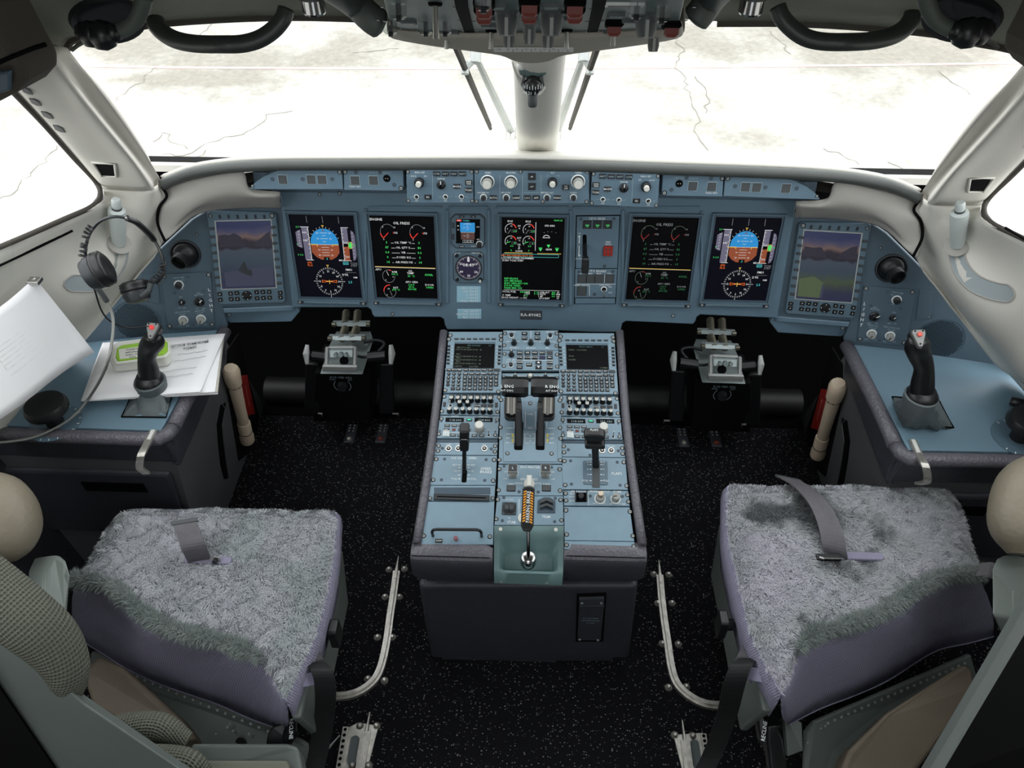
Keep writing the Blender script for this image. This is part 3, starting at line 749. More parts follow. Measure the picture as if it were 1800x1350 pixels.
    def line(s, x0, y0, x1, y1, wpx=1, k=0, z=0.0):
        a, c = V(s.L(x0, y0)), V(s.L(x1, y1)); w_ = s.S(x0, y0, wpx, 1)[0] / 2; t = (c - a).normalized(); n = V((-t.y, t.x)) * w_
        s.lab.add([(*(a - n), z + .0004), (*(c - n), z + .0004), (*(c + n), z + .0004), (*(a + n), z + .0004)], [(0, 1, 2, 3)], k)
    def done(s):
        if s.lab.v: s.lab.obj('lettering', s.labmats, s.o)
        return s.o
class Draw:           # vector graphics laid flat on a screen: x 0..100 across, y 0..H down
    def __init__(s, x0, y1, w_, h_, H, z=.0006, mats=None):
        s.x0, s.y1, s.w_, s.h_, s.H, s.z0 = x0, y1, w_, h_, H, z; s.b = MB(); s.mats = mats or ['e_white', 'e_green', 'e_red', 'e_amber', 'e_orange', 'e_sky', 'e_earth', 'e_cyan', 'e_tape', 'gap_black', 'e_brown', 'e_dim']
        s.K = {c: i for i, c in enumerate('WGRAOSECTKBD')}
    quad = None
    def P(s, x, y, l=0):
        if s.quad:
            a, b_, c, d = [V(q) for q in s.quad]; x, y = x / 100, y / s.H; p = (a * (1 - x) + b_ * x) * (1 - y) + (d * (1 - x) + c * x) * y
            return (p.x, p.y, s.z0 + l * .00015)
        return s.P0(x, y, l)
    def P0(s, x, y, l=0): return (s.x0 + x / 100 * s.w_, s.y1 - y / s.H * s.h_, s.z0 + l * .00015)
    def poly(s, pts, c='W', l=0):
        vs = [s.P(x, y, l) for x, y in pts]; a = sum(vs[i][0] * vs[(i + 1) % len(vs)][1] - vs[(i + 1) % len(vs)][0] * vs[i][1] for i in range(len(vs)))
        if a < 0: vs = vs[::-1]
        s.b.add(vs, [tuple(range(len(vs)))], s.K[c])
    def rect(s, x0, y0, x1, y1, c='W', l=0): s.poly([(x0, y0), (x1, y0), (x1, y1), (x0, y1)], c, l)
    def ln(s, x0, y0, x1, y1, w_=.6, c='W', l=1):
        t = V((x1 - x0, y1 - y0)).normalized() * w_ / 2; s.poly([(x0 - t.y, y0 + t.x), (x1 - t.y, y1 + t.x), (x1 + t.y, y1 - t.x), (x0 + t.y, y0 - t.x)], c, l)
    def box(s, x0, y0, x1, y1, w_=.6, c='W', l=1):
        for a in ((x0, y0, x1, y0), (x1, y0, x1, y1), (x1, y1, x0, y1), (x0, y1, x0, y0)): s.ln(*a, w_, c, l)
    def arc(s, cx, cy, r, a0, a1, w_=.6, c='W', l=1, n=20):
        p = [(cx + r * cos(R(a0 + (a1 - a0) * i / n)), cy - r * sin(R(a0 + (a1 - a0) * i / n))) for i in range(n + 1)]
        for a, d in zip(p, p[1:]): s.ln(*a, *d, w_, c, l)
    def t(s, t, x, y, h_, c='W', l=2, anchor='c', wide=1.0):
        X_, Y_, z = s.P(x, y, l); add_text(s.b, t, X_, Y_, h_ / s.H * s.h_, s.K[c], z, wide, 0, anchor)
    def obj(s, par, name='display_symbols'): return s.b.obj(name, s.mats, par)

# ------------------------------------------------------------ main instrument panel
mp = Pan('instrument_panel', 'wide blue grey main instrument panel below the glareshield', 'instrument panel', MP, (941, 450))
mirp = lambda pts: [tuple(round(c, 2) for c in pix(MX(MP.hit(*p)))) for p in pts]
left = [(941, 340), (488, 336), (492, 345), (514, 547), (518, 541), (646, 541), (652, 545), (654, 553), (658, 558), (774, 558), (780, 562), (782, 572), (786, 580), (941, 580)]
right = mirp(left[1:-1])[::-1]
outline = left + right
mp.plate(outline, .03, 'panel_blue', .003, name='panel_body')
# raised surrounds between the screens
for x0, y0, x1, y1 in ((784, 367, 789, 532), (857, 367, 862, 532), (1000, 368, 1006, 536), (1092, 368, 1098, 536), (640.5, 366, 645.5, 530), (1231, 370, 1236, 534)):
    mp.rplate(x0, y0, x1, y1, .006, 'panel_blue', .0018, .005, 'divider_rib')
for x0, x1 in ((648, 776), (789, 858), (873, 999), (1007, 1091), (1104, 1229)): mp.rplate(x0, 361.5, x1, 365.5, .006, 'panel_blue', .0015, .0045, 'upper_ledge')
# lower fascias that carry the outer screens
for m_ in (1, -1):
    ps = [(385, 546), (506, 537), (522, 541), (520, 566), (408, 566), (396, 560)]
    b = MB(); pts = [MP.hit(x, y, -.012) for x, y in ((522, 540), (510, 541), (386, 549), (398, 562), (404, 568), (512, 566), (527, 548))]
    pts = [p if m_ > 0 else MX(p) for p in pts]
    pts = pts if m_ > 0 else pts[::-1]
    b.slab([Matrix.Translation((0, 0, 0)) @ p for p in pts], (0, .04, 0)); o = b.obj('lower_fascia', 'panel_blue', recalc=True); mod_bevel(o, .003)
    o.parent = mp.o; o.matrix_parent_inverse = mp.o.matrix_world.inverted()
for x, y in ((690, 552), (1183, 555), (597, 340), (1315, 343), (562, 342), (1142, 348)): mp.screw(x, y, 2.6)
for (x0, y0, x1, y1), rows in (((803, 503, 845, 531), [('VFE 1', '250 KT'), ('1+F', '230 KT'), ('2', '200 KT'), ('3', '190 KT'), ('FULL', '180 KT')]), ((804, 543, 846, 560), [('VLE', '255 KT'), ('VLO EXT', '255 KT'), ('RET', '215 KT')])):
    mp.rplate(x0, y0, x1, y1, .0012, 'placard', .0002, .0010, 'speed_placard')
    for i, (a, c) in enumerate(rows):
        y = y0 + (i + .6) * (y1 - y0) / len(rows); mp.text(a, x0 + 19, y, 3.4, 0, anchor='r', z=.0011); mp.text(c, x1 - 4, y, 3.4, 0, anchor='r', z=.0011)
mp.rplate(914, 546, 953, 561, .0012, 'placard_dark', .0003, .0012, 'registration_placard', r=.003)
mp.text('RA-89082', 933, 553, 5.4, 0, 1.02, z=.0014)
mp.done()

def screen_unit(name, label, corners, pl=MP, m=1, group='main screens', mt='screen_navy', H=126):
    """corners: visible glass in the photograph: tl, tr, br, bl"""
    at = (sum(c[0] for c in corners) / 4, sum(c[1] for c in corners) / 4)
    P_ = Pan(name, label, 'display', pl, at, .001, group, m)
    q = [P_.L(*c) for c in corners]; x0 = (q[0][0] + q[3][0]) / 2; x1 = (q[1][0] + q[2][0]) / 2; y1 = (q[0][1] + q[1][1]) / 2; y0 = (q[2][1] + q[3][1]) / 2
    x0, x1 = min(x0, x1), max(x0, x1)
    b = MB()
    def frame(a, c, w0, w1):      # rectangular ring from z=a to z=c
        o_ = [(x0 - w0, y0 - w0), (x1 + w0, y0 - w0), (x1 + w0, y1 + w0), (x0 - w0, y1 + w0)]; i_ = [(x0 - w1, y0 - w1), (x1 + w1, y0 - w1), (x1 + w1, y1 + w1), (x0 - w1, y1 + w1)]
        vs = [(*p, a) for p in o_] + [(*p, c) for p in o_] + [(*p, c) for p in i_] + [(*p, a) for p in i_]
        b.add(vs, [(l * 4 + i, l * 4 + (i + 1) % 4, (l + 1) * 4 + (i + 1) % 4, (l + 1) * 4 + i) for l in range(3) for i in range(4)])
    frame(0, .009, .0105, .0065); b.obj('bezel', 'bezel_blue', P_.o)
    b = MB(); frame(0, .0055, .0065, .001); b.obj('inner_bezel', 'panel_deep', P_.o)
    b = MB(); b.cbox(x0 - .0015, y0 - .0015, 0, x1 + .0015, y1 + .0015, .002); b.obj('screen', mt, P_.o)
    b = MB(); b.cbox(x0 + .004, y0 - .021, 0, x1 - .004, y0 - .0105, .009, .003); b.obj('lower_rim', 'bezel_blue', P_.o)
    for x in (x0 - .004, x1 + .004):
        b = MB(); b.cbox(x - .006, y0 - .02, 0, x + .006, y0 - .0085, .010, .0015); o = b.obj('corner_latch', 'placard_dark', P_.o)
        b = MB(); b.cyl((x, y0 - .0143, .010), (x, y0 - .0143, .0115), .0028, n=10); b.obj('latch_screw', 'alu_paint', o)
    return P_, Draw(x0, y1, x1 - x0, y1 - y0, H, .0024)
def pfd(D, dim=False):
    W = 'W'
    for x in (26, 51, 76): D.ln(x, 2, x + .3, 12, .7, 'D')
    D.poly([(6, 26), (14, 22), (14, 50), (6, 47)], 'T'); D.rect(16, 18, 26, 68, 'T'); D.ln(26.2, 18, 26.2, 68, .8); D.ln(14, 18, 28, 18, .8); D.ln(18, 68, 29, 68, .8)
    for i in range(7): D.ln(23.5, 22 + i * 7, 26, 22 + i * 7, .5)
    D.t('060', 20, 26, 3.2); D.t('040', 20, 38, 3.2); D.ln(24, 44, 32, 44, .8, 'A', 3); D.ln(5, 44, 8, 44, .7, 'G', 3)
    for i in range(6): D.t(str(abs(15 - i * 5)), 10.5, 25 + i * 4.4, 2.2, 'W')
    n = 24; top = [(50 + 22 * cos(pi * i / n), 42 - 22 * sin(pi * i / n)) for i in range(n + 1)]
    D.poly([(72, 44)] + top + [(28, 44)], 'S', 1)
    D.poly([(28, 44), (72, 44), (72, 56), (66, 63), (58, 67), (42, 67), (34, 63), (28, 56)], 'E', 1)
    D.ln(28, 44, 72, 44, .5, 'W', 2)
    for i, y in enumerate((26.5, 30.5, 35, 39.5, 48, 52, 56, 60)):
        w_ = 6 if i % 2 == 0 else 2.5
        if y in (26.5, 35): D.t('20' if y < 30 else '10', 40, y, 2.4); D.t('20' if y < 30 else '10', 60, y, 2.4)
        if y in (52, 60): D.t('10' if y < 55 else '20', 40, y, 2.4); D.t('10' if y < 55 else '20', 60, y, 2.4); w_ = 6
        D.ln(50 - w_, y, 50 + w_, y, .5, 'W', 2)
    for a in (20, 35, 50, 65, 78, 102, 115, 130, 145, 160): D.ln(50 + 22.8 * cos(R(a)), 42 - 22.8 * sin(R(a)), 50 + 25 * cos(R(a)), 42 - 25 * sin(R(a)), .5)
    D.poly([(48, 15), (52, 15), (50, 19)], 'A', 2); D.poly([(48.9, 15.7), (51.1, 15.7), (50, 17.6)], 'K', 3)
    D.poly([(50, 20), (47.5, 24), (52.5, 24)], 'T', 3); D.ln(29, 44, 38, 44, 1.2, 'A', 3); D.ln(38, 44, 38, 47, 1.0, 'A', 3); D.ln(71, 44, 62, 44, 1.2, 'A', 3); D.ln(62, 44, 62, 47, 1.0, 'A', 3); D.rect(49.2, 43.4, 50.8, 44.8, 'A', 3)
    D.rect(46, 63, 55, 67, 'K', 3); D.t('-3', 50.5, 65.4, 3, 'C', 4)
    D.rect(79, 18, 88, 46, 'T'); D.rect(79, 46, 88, 68, 'E'); D.ln(78.8, 18, 78.8, 68, .8); D.ln(78, 18, 90, 18, .7); D.ln(78, 68, 90, 68, .7)
    for i in range(9): D.ln(79, 22 + i * 5.4, 81.5, 22 + i * 5.4, .5)
    D.t('005', 83, 40.5, 3); D.t('000', 84, 62, 3); D.rect(80, 42, 88, 46.5, 'K', 3); D.poly([(88, 41), (93, 39.5), (93, 49), (88, 47.5)], 'G', 3); D.box(87.5, 39.5, 93, 49, .6, 'A', 4)
    D.ln(93, 44, 99, 44, .8, 'G', 3); D.poly([(93, 22), (97, 24), (99, 30), (99, 60), (97, 66), (93, 68)], 'T', 0)
    for i in range(8): D.ln(94, 26 + i * 5.2, 96, 26 + i * 5.2, .5)
    D.t('0.0', 10, 18, 2.6, 'G'); D.t('0 1.0', 9, 60, 2.8, 'G')
    D.t('SPD', 22, 72, 3, 'O'); D.t('FLG', 22, 76, 3, 'O')
    D.t('MDA', 74, 67.5, 2.6); D.t('TCAS', 93, 72, 3, 'D'); D.t('STBY', 93, 75.5, 3, 'D'); D.box(76, 70, 84, 74, .5, 'C'); D.t('QNH', 80, 72, 2.4, 'C')
    cx, cy, r = 50, 101, 22
    for i in range(72):
        a = R(i * 5); k = 3.6 if i % 6 == 0 else (2.6 if i % 2 == 0 else 1.6); D.ln(cx + r * cos(a), cy + r * sin(a), cx + (r - k) * cos(a), cy + (r - k) * sin(a), .5, 'W' if i % 2 == 0 else 'D')
    for i, s_ in enumerate(('21', '24', 'W', '30', '33', 'N', '3', '6', 'E', '12', '15', 'S')):
        a = R(-90 + i * 30); D.t(s_, cx + (r - 6) * cos(a), cy + (r - 6) * sin(a), 2.8)
    for a in (0, 90, 180): D.ln(cx + (r + .6) * cos(R(a)), cy + (r + .6) * sin(R(a)), cx + (r + 3.4) * cos(R(a)), cy + (r + 3.4) * sin(R(a)), .6)
    D.poly([(48, 75), (52, 75), (50, 79)], 'A', 2); D.poly([(49, 75.6), (51, 75.6), (50, 77.6)], 'K', 3)
    for s_ in (-1, 1): D.poly([(cx, cy - .4), (cx + s_ * 12, cy - 2.2), (cx + s_ * 12, cy + 2.2), (cx, cy + .4)], 'O', 1); D.poly([(cx + s_ * 3, cy), (cx + s_ * 11, cy - 1.4), (cx + s_ * 11, cy + 1.4)], 'K', 2)
    D.ln(cx, cy - 2.5, cx, cy + 4, .9, 'A', 3); D.ln(cx - 5, cy, cx + 5, cy, .8, 'A', 3)
    D.t('FMS1', 84, 82, 3.2, 'W'); D.ln(78, 86.5, 95, 86.5, .4, 'D'); D.t('DTK', 77, 90, 3.2); D.t('NM', 93, 94, 2.6); D.t('2.5', 84, 101.5, 3.4, 'C')
def engine(D, k='W'):
    D.t('ENGINE', 9, 5.5, 3.6, k); D.t('OIL PRESS', 49, 10.5, 3.8, k)
    for cx, z in ((26, '1'), (73, '0')):
        D.arc(cx, 24, 11.5, 40, 190, .6, 'D'); D.arc(cx, 24, 11.5, 190, 232, 1.4, 'R'); D.ln(cx - 7, 33, cx + 1, 25, 1.1, 'R', 2); D.t(z, cx + 9, 25, 3, 'R'); D.t('PSI', cx + 13, 25, 2.8, k)
        D.t('5', cx - 7, 16.5, 2.4, k); D.t('10', cx + 11, 17, 2.4, k); D.t('0', cx - 7, 35, 2.4, k)
    for y, a, n, c in ((39.5, '3', 'OIL TEMP \u00b0C', '3'), (47, '87', 'OIL QTY %', '86'), (54.5, '0.0', 'VIB', '0.0'), (62, '0', 'F.USED KG', '0'), (69.5, '14', 'AIR PRESS PSI', '14')):
        D.t(a, 23, y, 3.4, 'G'); D.t(c, 75, y, 3.4, 'G'); D.t(n, 49, y, 3.0, k); L_ = len(n) * 1.15
        D.ln(30, y + 1, 49 - L_ - 2, y + 1, .5, k); D.ln(49 + L_ + 2, y + 1, 68, y + 1, .5, k)
    D.ln(1, 77, 99, 78, .8, 'A'); D.ln(1, 77.8, 99, 78.8, .5, 'W'); D.t('APU', 6, 81.5, 3.2, k)
    D.arc(22, 92, 10, 80, 365, .6, 'D'); D.arc(22, 92, 10, 62, 88, 1.2, 'R'); D.ln(22, 91, 19, 84, .7, 'W'); D.t('RPM', 32, 85, 2.8, k); D.t('100 %', 32, 88.5, 2.8, 'G'); D.t('5', 17, 98, 2.2, k); D.t('0', 29, 93, 2.2, k)
    D.arc(22, 116, 10, 180, 375, .6, 'D'); D.arc(22, 116, 10, 85, 180, 1.3, 'R'); D.ln(22, 115, 25, 123, .7, 'D'); D.t('EGT', 32, 110, 2.8, k); D.t('377 \u00b0C', 32, 113.5, 2.8, 'G'); D.t('10', 20, 112, 2.4, k); D.t('5', 17, 122, 2.2, k)
    D.t('OIL', 58, 83, 2.8, k); D.t('TEMP', 58, 86.5, 3, k); D.t('81 \u00b0C', 59, 91, 3, 'G'); D.t('AVAIL', 88, 88.5, 3.2, 'G')
    D.t('APU GEN', 59, 100.5, 3, k); D.t('114 V', 58, 105, 2.8, 'G'); D.t('30 %', 58, 108.5, 2.8, 'G'); D.t('400 HZ', 59, 112, 2.8, 'G'); D.t('DOOR', 88, 104.5, 3, k); D.t('OPEN', 88, 108.7, 3, 'G')
P_, D = screen_unit('primary_display', 'captain side flight screen with blue and brown horizon and compass', ((513.5, 377), (625, 377.5), (632.5, 522), (525.5, 520)), mt='screen_navy', group='flight screens'); pfd(D); D.obj(P_.o); P_.done()
P_, D = screen_unit('engine_display', 'left engine screen with bright white and green oil readings', ((653, 379), (763, 379), (768, 523), (661, 522)), mt='screen', group='engine screens'); engine(D); D.obj(P_.o); P_.done()
P_, D = screen_unit('engine_display', 'right engine screen with dim oil readings, beside the landing gear lever', ((1110, 381), (1222, 381.5), (1213, 526), (1103, 526)), mt='screen', group='engine screens'); D.mats = ['e_dim', 'e_green2', 'e_red2', 'e_amber', 'e_orange', 'e_sky', 'e_earth', 'e_cyan', 'e_tape', 'gap_black', 'e_brown', 'e_mdim']; engine(D); D.obj(P_.o); P_.done()
P_, D = screen_unit('primary_display', 'first officer side flight screen with blue and brown horizon and compass', ((1253, 381), (1366, 382), (1352, 526), (1242, 526)), mt='screen_navy', group='flight screens'); pfd(D); D.obj(P_.o); P_.done()
P_, D = screen_unit('warning_display', 'centre screen with four round engine dials and green system messages', ((882, 382), (990, 382), (988, 525), (883, 525)), mt='screen', H=133)
for i, cx in enumerate((14, 43)):
    D.t('IDLE', cx - 1, 6, 2.8)
    for cy, nd, g in ((19, 235, 'D'), (38, 200, 'G')):
        D.arc(cx, cy, 9, 75, 215, .7); D.arc(cx, cy, 9, 15, 75, 1.4, 'R'); D.ln(cx, cy, cx + 8 * cos(R(nd)), cy - 8 * sin(R(nd)), .8, g); D.t('10', cx + 1, cy - 5.5, 2.2); D.t('5', cx - 5, cy - 1, 2.2)
        D.t('0.0' if cy < 30 else ('30', '0')[i], cx + 7, cy + 2.3, 2.8, 'G'); D.box(cx + 2, cy + .5, cx + 10, cy + 4, .3, 'D')
    D.t('0.0', cx + 2, 45, 2.8, 'G'); D.t('0', cx + 1, 52, 2.8, 'G')
for y, s_ in ((13, 'N1'), (17, '%'), (32, 'EGT'), (36, '\u00b0C'), (42.5, 'N2'), (46, '%'), (49, 'FF'), (53, 'KG/HR')): D.t(s_, 28, y, 2.5)
D.ln(54.5, 7, 54.5, 52, .8); D.t('SPD BRK', 77, 12, 2.8)
for x, y in ((67, 23), (73, 21.5), (79, 21.5), (86, 23)): D.ln(x, y, x + 2.5, y, .5, 'D')
D.arc(72, 33, 6, 35, 145, 1.0); D.ln(66, 31, 78, 31, .8)
for x, y in ((76, 42), (63, 48), (90, 48)): D.poly([(x - 3, y), (x + 3, y), (x, y + 5)], 'G', 1)
D.ln(60, 47, 66, 47, .5, 'G'); D.ln(87, 47, 93, 47, .5, 'G'); D.t('GEAR', 76.5, 49.5, 2.8)
D.ln(4, 56, 50, 56, .8, 'A'); D.ln(58, 56.5, 97, 56.5, .8, 'A'); D.box(2, 58, 93, 62.5, .5, 'C'); D.t('REC RECORDERS NOT ON', 25, 60.3, 2.8, 'O'); D.t('L/G NW STEER DISARMED', 26, 64.5, 3); D.t('SURV TCAS STBY', 18, 68.5, 3)
for i, s_ in enumerate(('REFUELING', 'NO SMOKING', 'ELEC GEN APU ON', 'DOOR OPEN', 'PARK BRK ON')): D.t(s_, 4, 98.5 + i * 4, 3, 'G', anchor='l')
D.ln(3, 118, 97, 118, .5); D.t('TOTAL FUEL', 12, 121, 2.7); D.t('3080 KG', 38, 121, 2.7, 'G'); D.t('F. TEMP', 8, 127, 2.7); D.t('3 \u00b0C', 40, 127, 2.7, 'G'); D.t('GROSS WEIGHT', 13, 131, 2.7); D.t('---- KG', 36, 131, 2.7)
D.t('SAT', 44, 121, 2.5); D.t('TAT', 44, 124, 2.5); D.t('5 \u00b0C', 58, 121, 2.5, 'G'); D.t('5 \u00b0C', 58, 124, 2.5, 'G'); D.t('CAB ALT', 72, 121, 2.7); D.t('RATE', 69, 124, 2.7); D.t('\u0394P', 67, 127.5, 2.7); D.t('LDG ELEV', 72, 131, 2.7)
D.t('400', 87, 121, 2.7, 'G'); D.t('800', 87, 124, 2.7, 'G'); D.t('0.0', 87, 127.5, 2.7, 'G'); D.t('FT', 95, 121, 2.5); D.t('FPM', 95, 124, 2.5); D.t('PSI', 95, 127.5, 2.5); D.t('FT', 95, 131, 2.5)
D.ln(39, 120, 39, 129, .4); D.ln(62, 120, 62, 129, .4); D.t('08:49:18', 90, 3.5, 2.6, 'G')
D.obj(P_.o); P_.done()

# standby horizon and clock
sb = Pan('standby_horizon', 'small square standby horizon instrument with clipped corners above the clock', 'instrument', MP, (823, 405), .0)
sb.plate([(800, 375.5), (845, 375.5), (853, 383), (853, 429), (846, 436), (802, 436), (793, 428), (792, 383)], .004, 'placard_dark', .001, .003, 'rim'); sb.plate([(801, 377), (844, 377), (851.5, 384), (851.5, 428), (845, 434.5), (803, 434.5), (794.5, 427), (793.5, 384)], .004, 'bezel_blue', .001, .005, 'case')
o = sb.rplate(802, 384, 844, 426.5, .001, 'screen', 0, .0056, 'screen')
q = [sb.L(802, 384), sb.L(844, 384), sb.L(844, 426.5), sb.L(802, 426.5)]; D = Draw(q[0][0], q[0][1], q[1][0] - q[0][0], q[0][1] - q[2][1], 100, .006)
D.rect(16, 13, 78, 52, 'S'); D.rect(18, 56, 76, 84, 'B'); D.ln(18, 54, 76, 54, 1.2); D.rect(2, 1, 23, 8, 'R', 1); D.t('SPD', 12, 5, 5, 'W'); D.t('1013hPa', 42, 5, 5.5, 'C')
for y in (20, 27, 34, 41, 62, 69, 76): D.ln(47 - (8 if y in (34, 69) else 4), y, 47 + (8 if y in (34, 69) else 4), y, 1)
D.arc(47, 40, 24, 50, 130, 1); D.t('10', 32, 34, 5); D.t('10', 32, 69, 5); D.t('40', 8, 27, 6); D.t('20', 8, 43, 5); D.t('-015', 90, 30, 5); D.t('-000', 90, 82, 5); D.box(26, 87, 70, 97, .9); D.t('3. 33 .32', 48, 92, 6)
D.obj(sb.o, 'display_symbols')
for x, y, t in ((812, 379.5, 'C1'), (832, 379.5, 'C2'), (797, 395, ''), (797, 415, ''), (812, 431.5, 'CAGE')): sb.btn(x, y, 10 if y != 395 and y != 415 else 4, 4 if y not in (395, 415) else 10, t, 'placard_dark', .0012, z=.005)
sb.text('BARO', 833, 431.5, 2.2, z=.0052); kn = sb.knob(843, 427.5, 4.5, .012, 'dot'); kn.location.z = .005; sb.done()
cl = Pan('clock', 'round purple faced clock reading 08:49 under the standby horizon', 'clock', MP, (824, 469))
cl.plate([(803, 442), (845, 442), (851, 448), (851, 490), (844, 497), (804, 497), (796.5, 490), (796, 448)], .004, 'placard_dark', .001, .002, 'rim'); cl.plate([(804, 443), (844, 443), (849.8, 449), (849.8, 489), (843, 496), (805, 496), (797.8, 489), (797.2, 449)], .004, 'bezel_blue', .001, .004, 'case')
cx, cy = cl.L(824, 469.5); rr = cl.S(824, 469.5, 47, 1)[0] / 2
b = MB(); b.lathe([(rr, .003), (rr, .006), (rr * .93, .0062), (rr * .92, .0046)], o=(cx, cy, 0), n=36, cap=False); b.obj('ring', 'key_dark', cl.o, smooth=True)
b = MB(); b.cyl((cx, cy, .003), (cx, cy, .0048), rr * .95, n=36); b.obj('dial', 'purple_face', cl.o)
D = Draw(cx - rr, cy + rr, 2 * rr, 2 * rr, 100, .0052)
for i in range(60):
    a = R(i * 6); k = 9 if i % 5 == 0 else 5; D.ln(50 + 45 * cos(a), 50 + 45 * sin(a), 50 + (45 - k) * cos(a), 50 + (45 - k) * sin(a), 1.1 if i % 5 == 0 else .7)
for a, s_ in ((30, '10'), (-30, '20'), (-90, '30'), (210, '40'), (150, '50')): D.t(s_, 50 + 31 * cos(R(a)), 50 - 31 * sin(R(a)), 9)
D.t('08:49', 50, 38, 13, 'W', wide=1.05); D.poly([(50, 3), (45, 17), (55, 17)], 'W', 1); D.rect(46, 18, 54, 25, 'W', 1); D.obj(cl.o, 'display_symbols')
for x, y in ((803, 448), (844, 448.5), (804.5, 489.5)): k_ = cl.knob(x, y, 3, .006, 'dot'); k_.location.z = .003
k_ = cl.knob(844.5, 490, 3.6, .014, 'hollow'); k_.location.z = .004
cl.text('CHR', 807, 443.5, 2.0, z=.0042); cl.text('TIME/DATE', 836, 443.5, 2.0, z=.0042); cl.done()

# landing gear and brake panels
lg = Pan('landing_gear_panel', 'landing gear panel with three green triangles and a black lever', 'control panel', MP, (1048, 424))
lg.plate([(1012.5, 378.5), (1090.5, 377.5), (1086, 472), (1010.5, 472)], .002, 'gap_black', 0, .0012, 'shadow_gap'); lg.plate([(1014, 380), (1089, 379), (1085, 471), (1012, 471)], .004, 'panel_blue', .0008, .003); lg.text('LDG GEAR', 1050, 383.2, 4, z=.003)
for x in (1032, 1050, 1068):
    lg.btn(x, 394, 14, 13.5, None, 'key_dark', .003, 'key_grey', z=.003)
    px_ = lg.L(x, 396); s_ = lg.S(x, 396, 7, 4.5); a, c = s_
    for f, kk, zz_ in ((1, 2, .0063), (.55, 4, .0066)): lg.lab.add([(px_[0] - a / 2 * f, px_[1] + c / 2 * f, zz_), (px_[0], px_[1] - c / 2 * f, zz_), (px_[0] + a / 2 * f, px_[1] + c / 2 * f, zz_)], [(0, 1, 2)], kk)
lg.text('UP', 1018.5, 409.5, 2.4, z=.003); lg.text('DOWN', 1018, 454, 2.4, z=.003)
lg.line(1018.5, 414, 1018, 427, 1.6, z=.003); lg.line(1018, 431, 1017.5, 449, 1.6, z=.003)
for y0_, y1_ in ((412, 416), (451, 447)):
    a = [lg.L(1018.2, y0_), lg.L(1015.6, y1_), lg.L(1020.8, y1_)]; lg.lab.add([(*p, .0034) for p in a], [(0, 1, 2) if y0_ < y1_ else (0, 2, 1)], 0)
b = MB(); b.prism([lg.L(*p) for p in ((1024, 413), (1027.5, 411), (1031, 413), (1032, 458), (1024, 458))], .003, .0034); b.obj('lever_slot', 'gap_black', lg.o)
x, y = lg.L(1027.5, 442); b = MB(); b.cyl((x, y + .02, .003), (x, y - .002, .05), .005, n=10); b.prism(rrect(x - .0085, y - .036, x + .0085, y + .006, .004), .045, .062, c=.003)
for i in range(6): b.cbox(x - .0088, y - .032 + i * .005, .05, x + .0088, y - .030 + i * .005, .0635, .0003)
b.obj('gear_lever', 'black', lg.o, smooth=True)
lg.btn(1068.5, 440, 15, 16, None, 'red', .006, 'red_dull', name='guarded_button', z=.003)
for dx in (-1, 1):
    for dy in (-1, 1): lg.btn(1068.5 + dx * 3.3, 440 + dy * 3.6, 4.6, 5, None, 'red_dull', .0005, z=.009, name='guard_window')
lg.text('EMER', 1069, 424.5, 2.6, z=.003); lg.text('EXTN', 1069, 428.5, 2.6, z=.003)
for x, y in ((1021, 384), (1079, 383.5), (1062.5, 467)): lg.rivet(x, y, 2.6).location.z = .003
lg.done()
ab = Pan('autobrake_panel', 'auto brake panel with dark keys under the landing gear panel', 'control panel', MP, (1048, 497))
ab.plate([(1010, 471.5), (1086, 471.5), (1082.5, 534), (1009, 534)], .002, 'gap_black', 0, .0012, 'shadow_gap'); ab.plate([(1011, 472.5), (1085, 472.5), (1082, 522.5), (1010, 522.5)], .004, 'panel_blue', .0008, .003); ab.text('AUTO BRAKE', 1047.5, 475.5, 3.8, z=.003)
for x, t in ((1023, 'LOW'), (1038, 'MED'), (1053, 'MAX'), (1071.5, 'RTO')): ab.btn(x, 489, 14, 13.5, None, 'key_grey', .003, 'key_dark', z=.003); ab.text(t, x, 480, 2.6, z=.003)
ab.line(1063, 481, 1062.5, 496, .8, z=.003); ab.line(1012, 498.5, 1082, 498.5, .8, z=.003); ab.text('ALERT CANCEL', 1023, 500.5, 2.6, z=.003); ab.text('N/W STRG', 1063, 500.5, 2.6, z=.003)
ab.btn(1022.5, 510.5, 15, 15, None, 'key_grey', .003, 'key_dark', z=.003); ab.line(1036, 501, 1036, 519, .8, z=.003); ab.toggle(1061.5, 507.5, 5, .022, (0, -.45)).location.z = .003; ab.text('ON', 1072, 503.5, 2.6, z=.003); ab.text('OFF', 1072, 513.5, 2.6, z=.003)
for x, y in ((1017.5, 477), (1077, 476.5), (1045, 516.5)): ab.rivet(x, y, 2.6).location.z = .003
ab.rplate(1011, 524, 1081, 533, .004, 'panel_blue', .0006, .003, 'blank_strip'); ab.done()
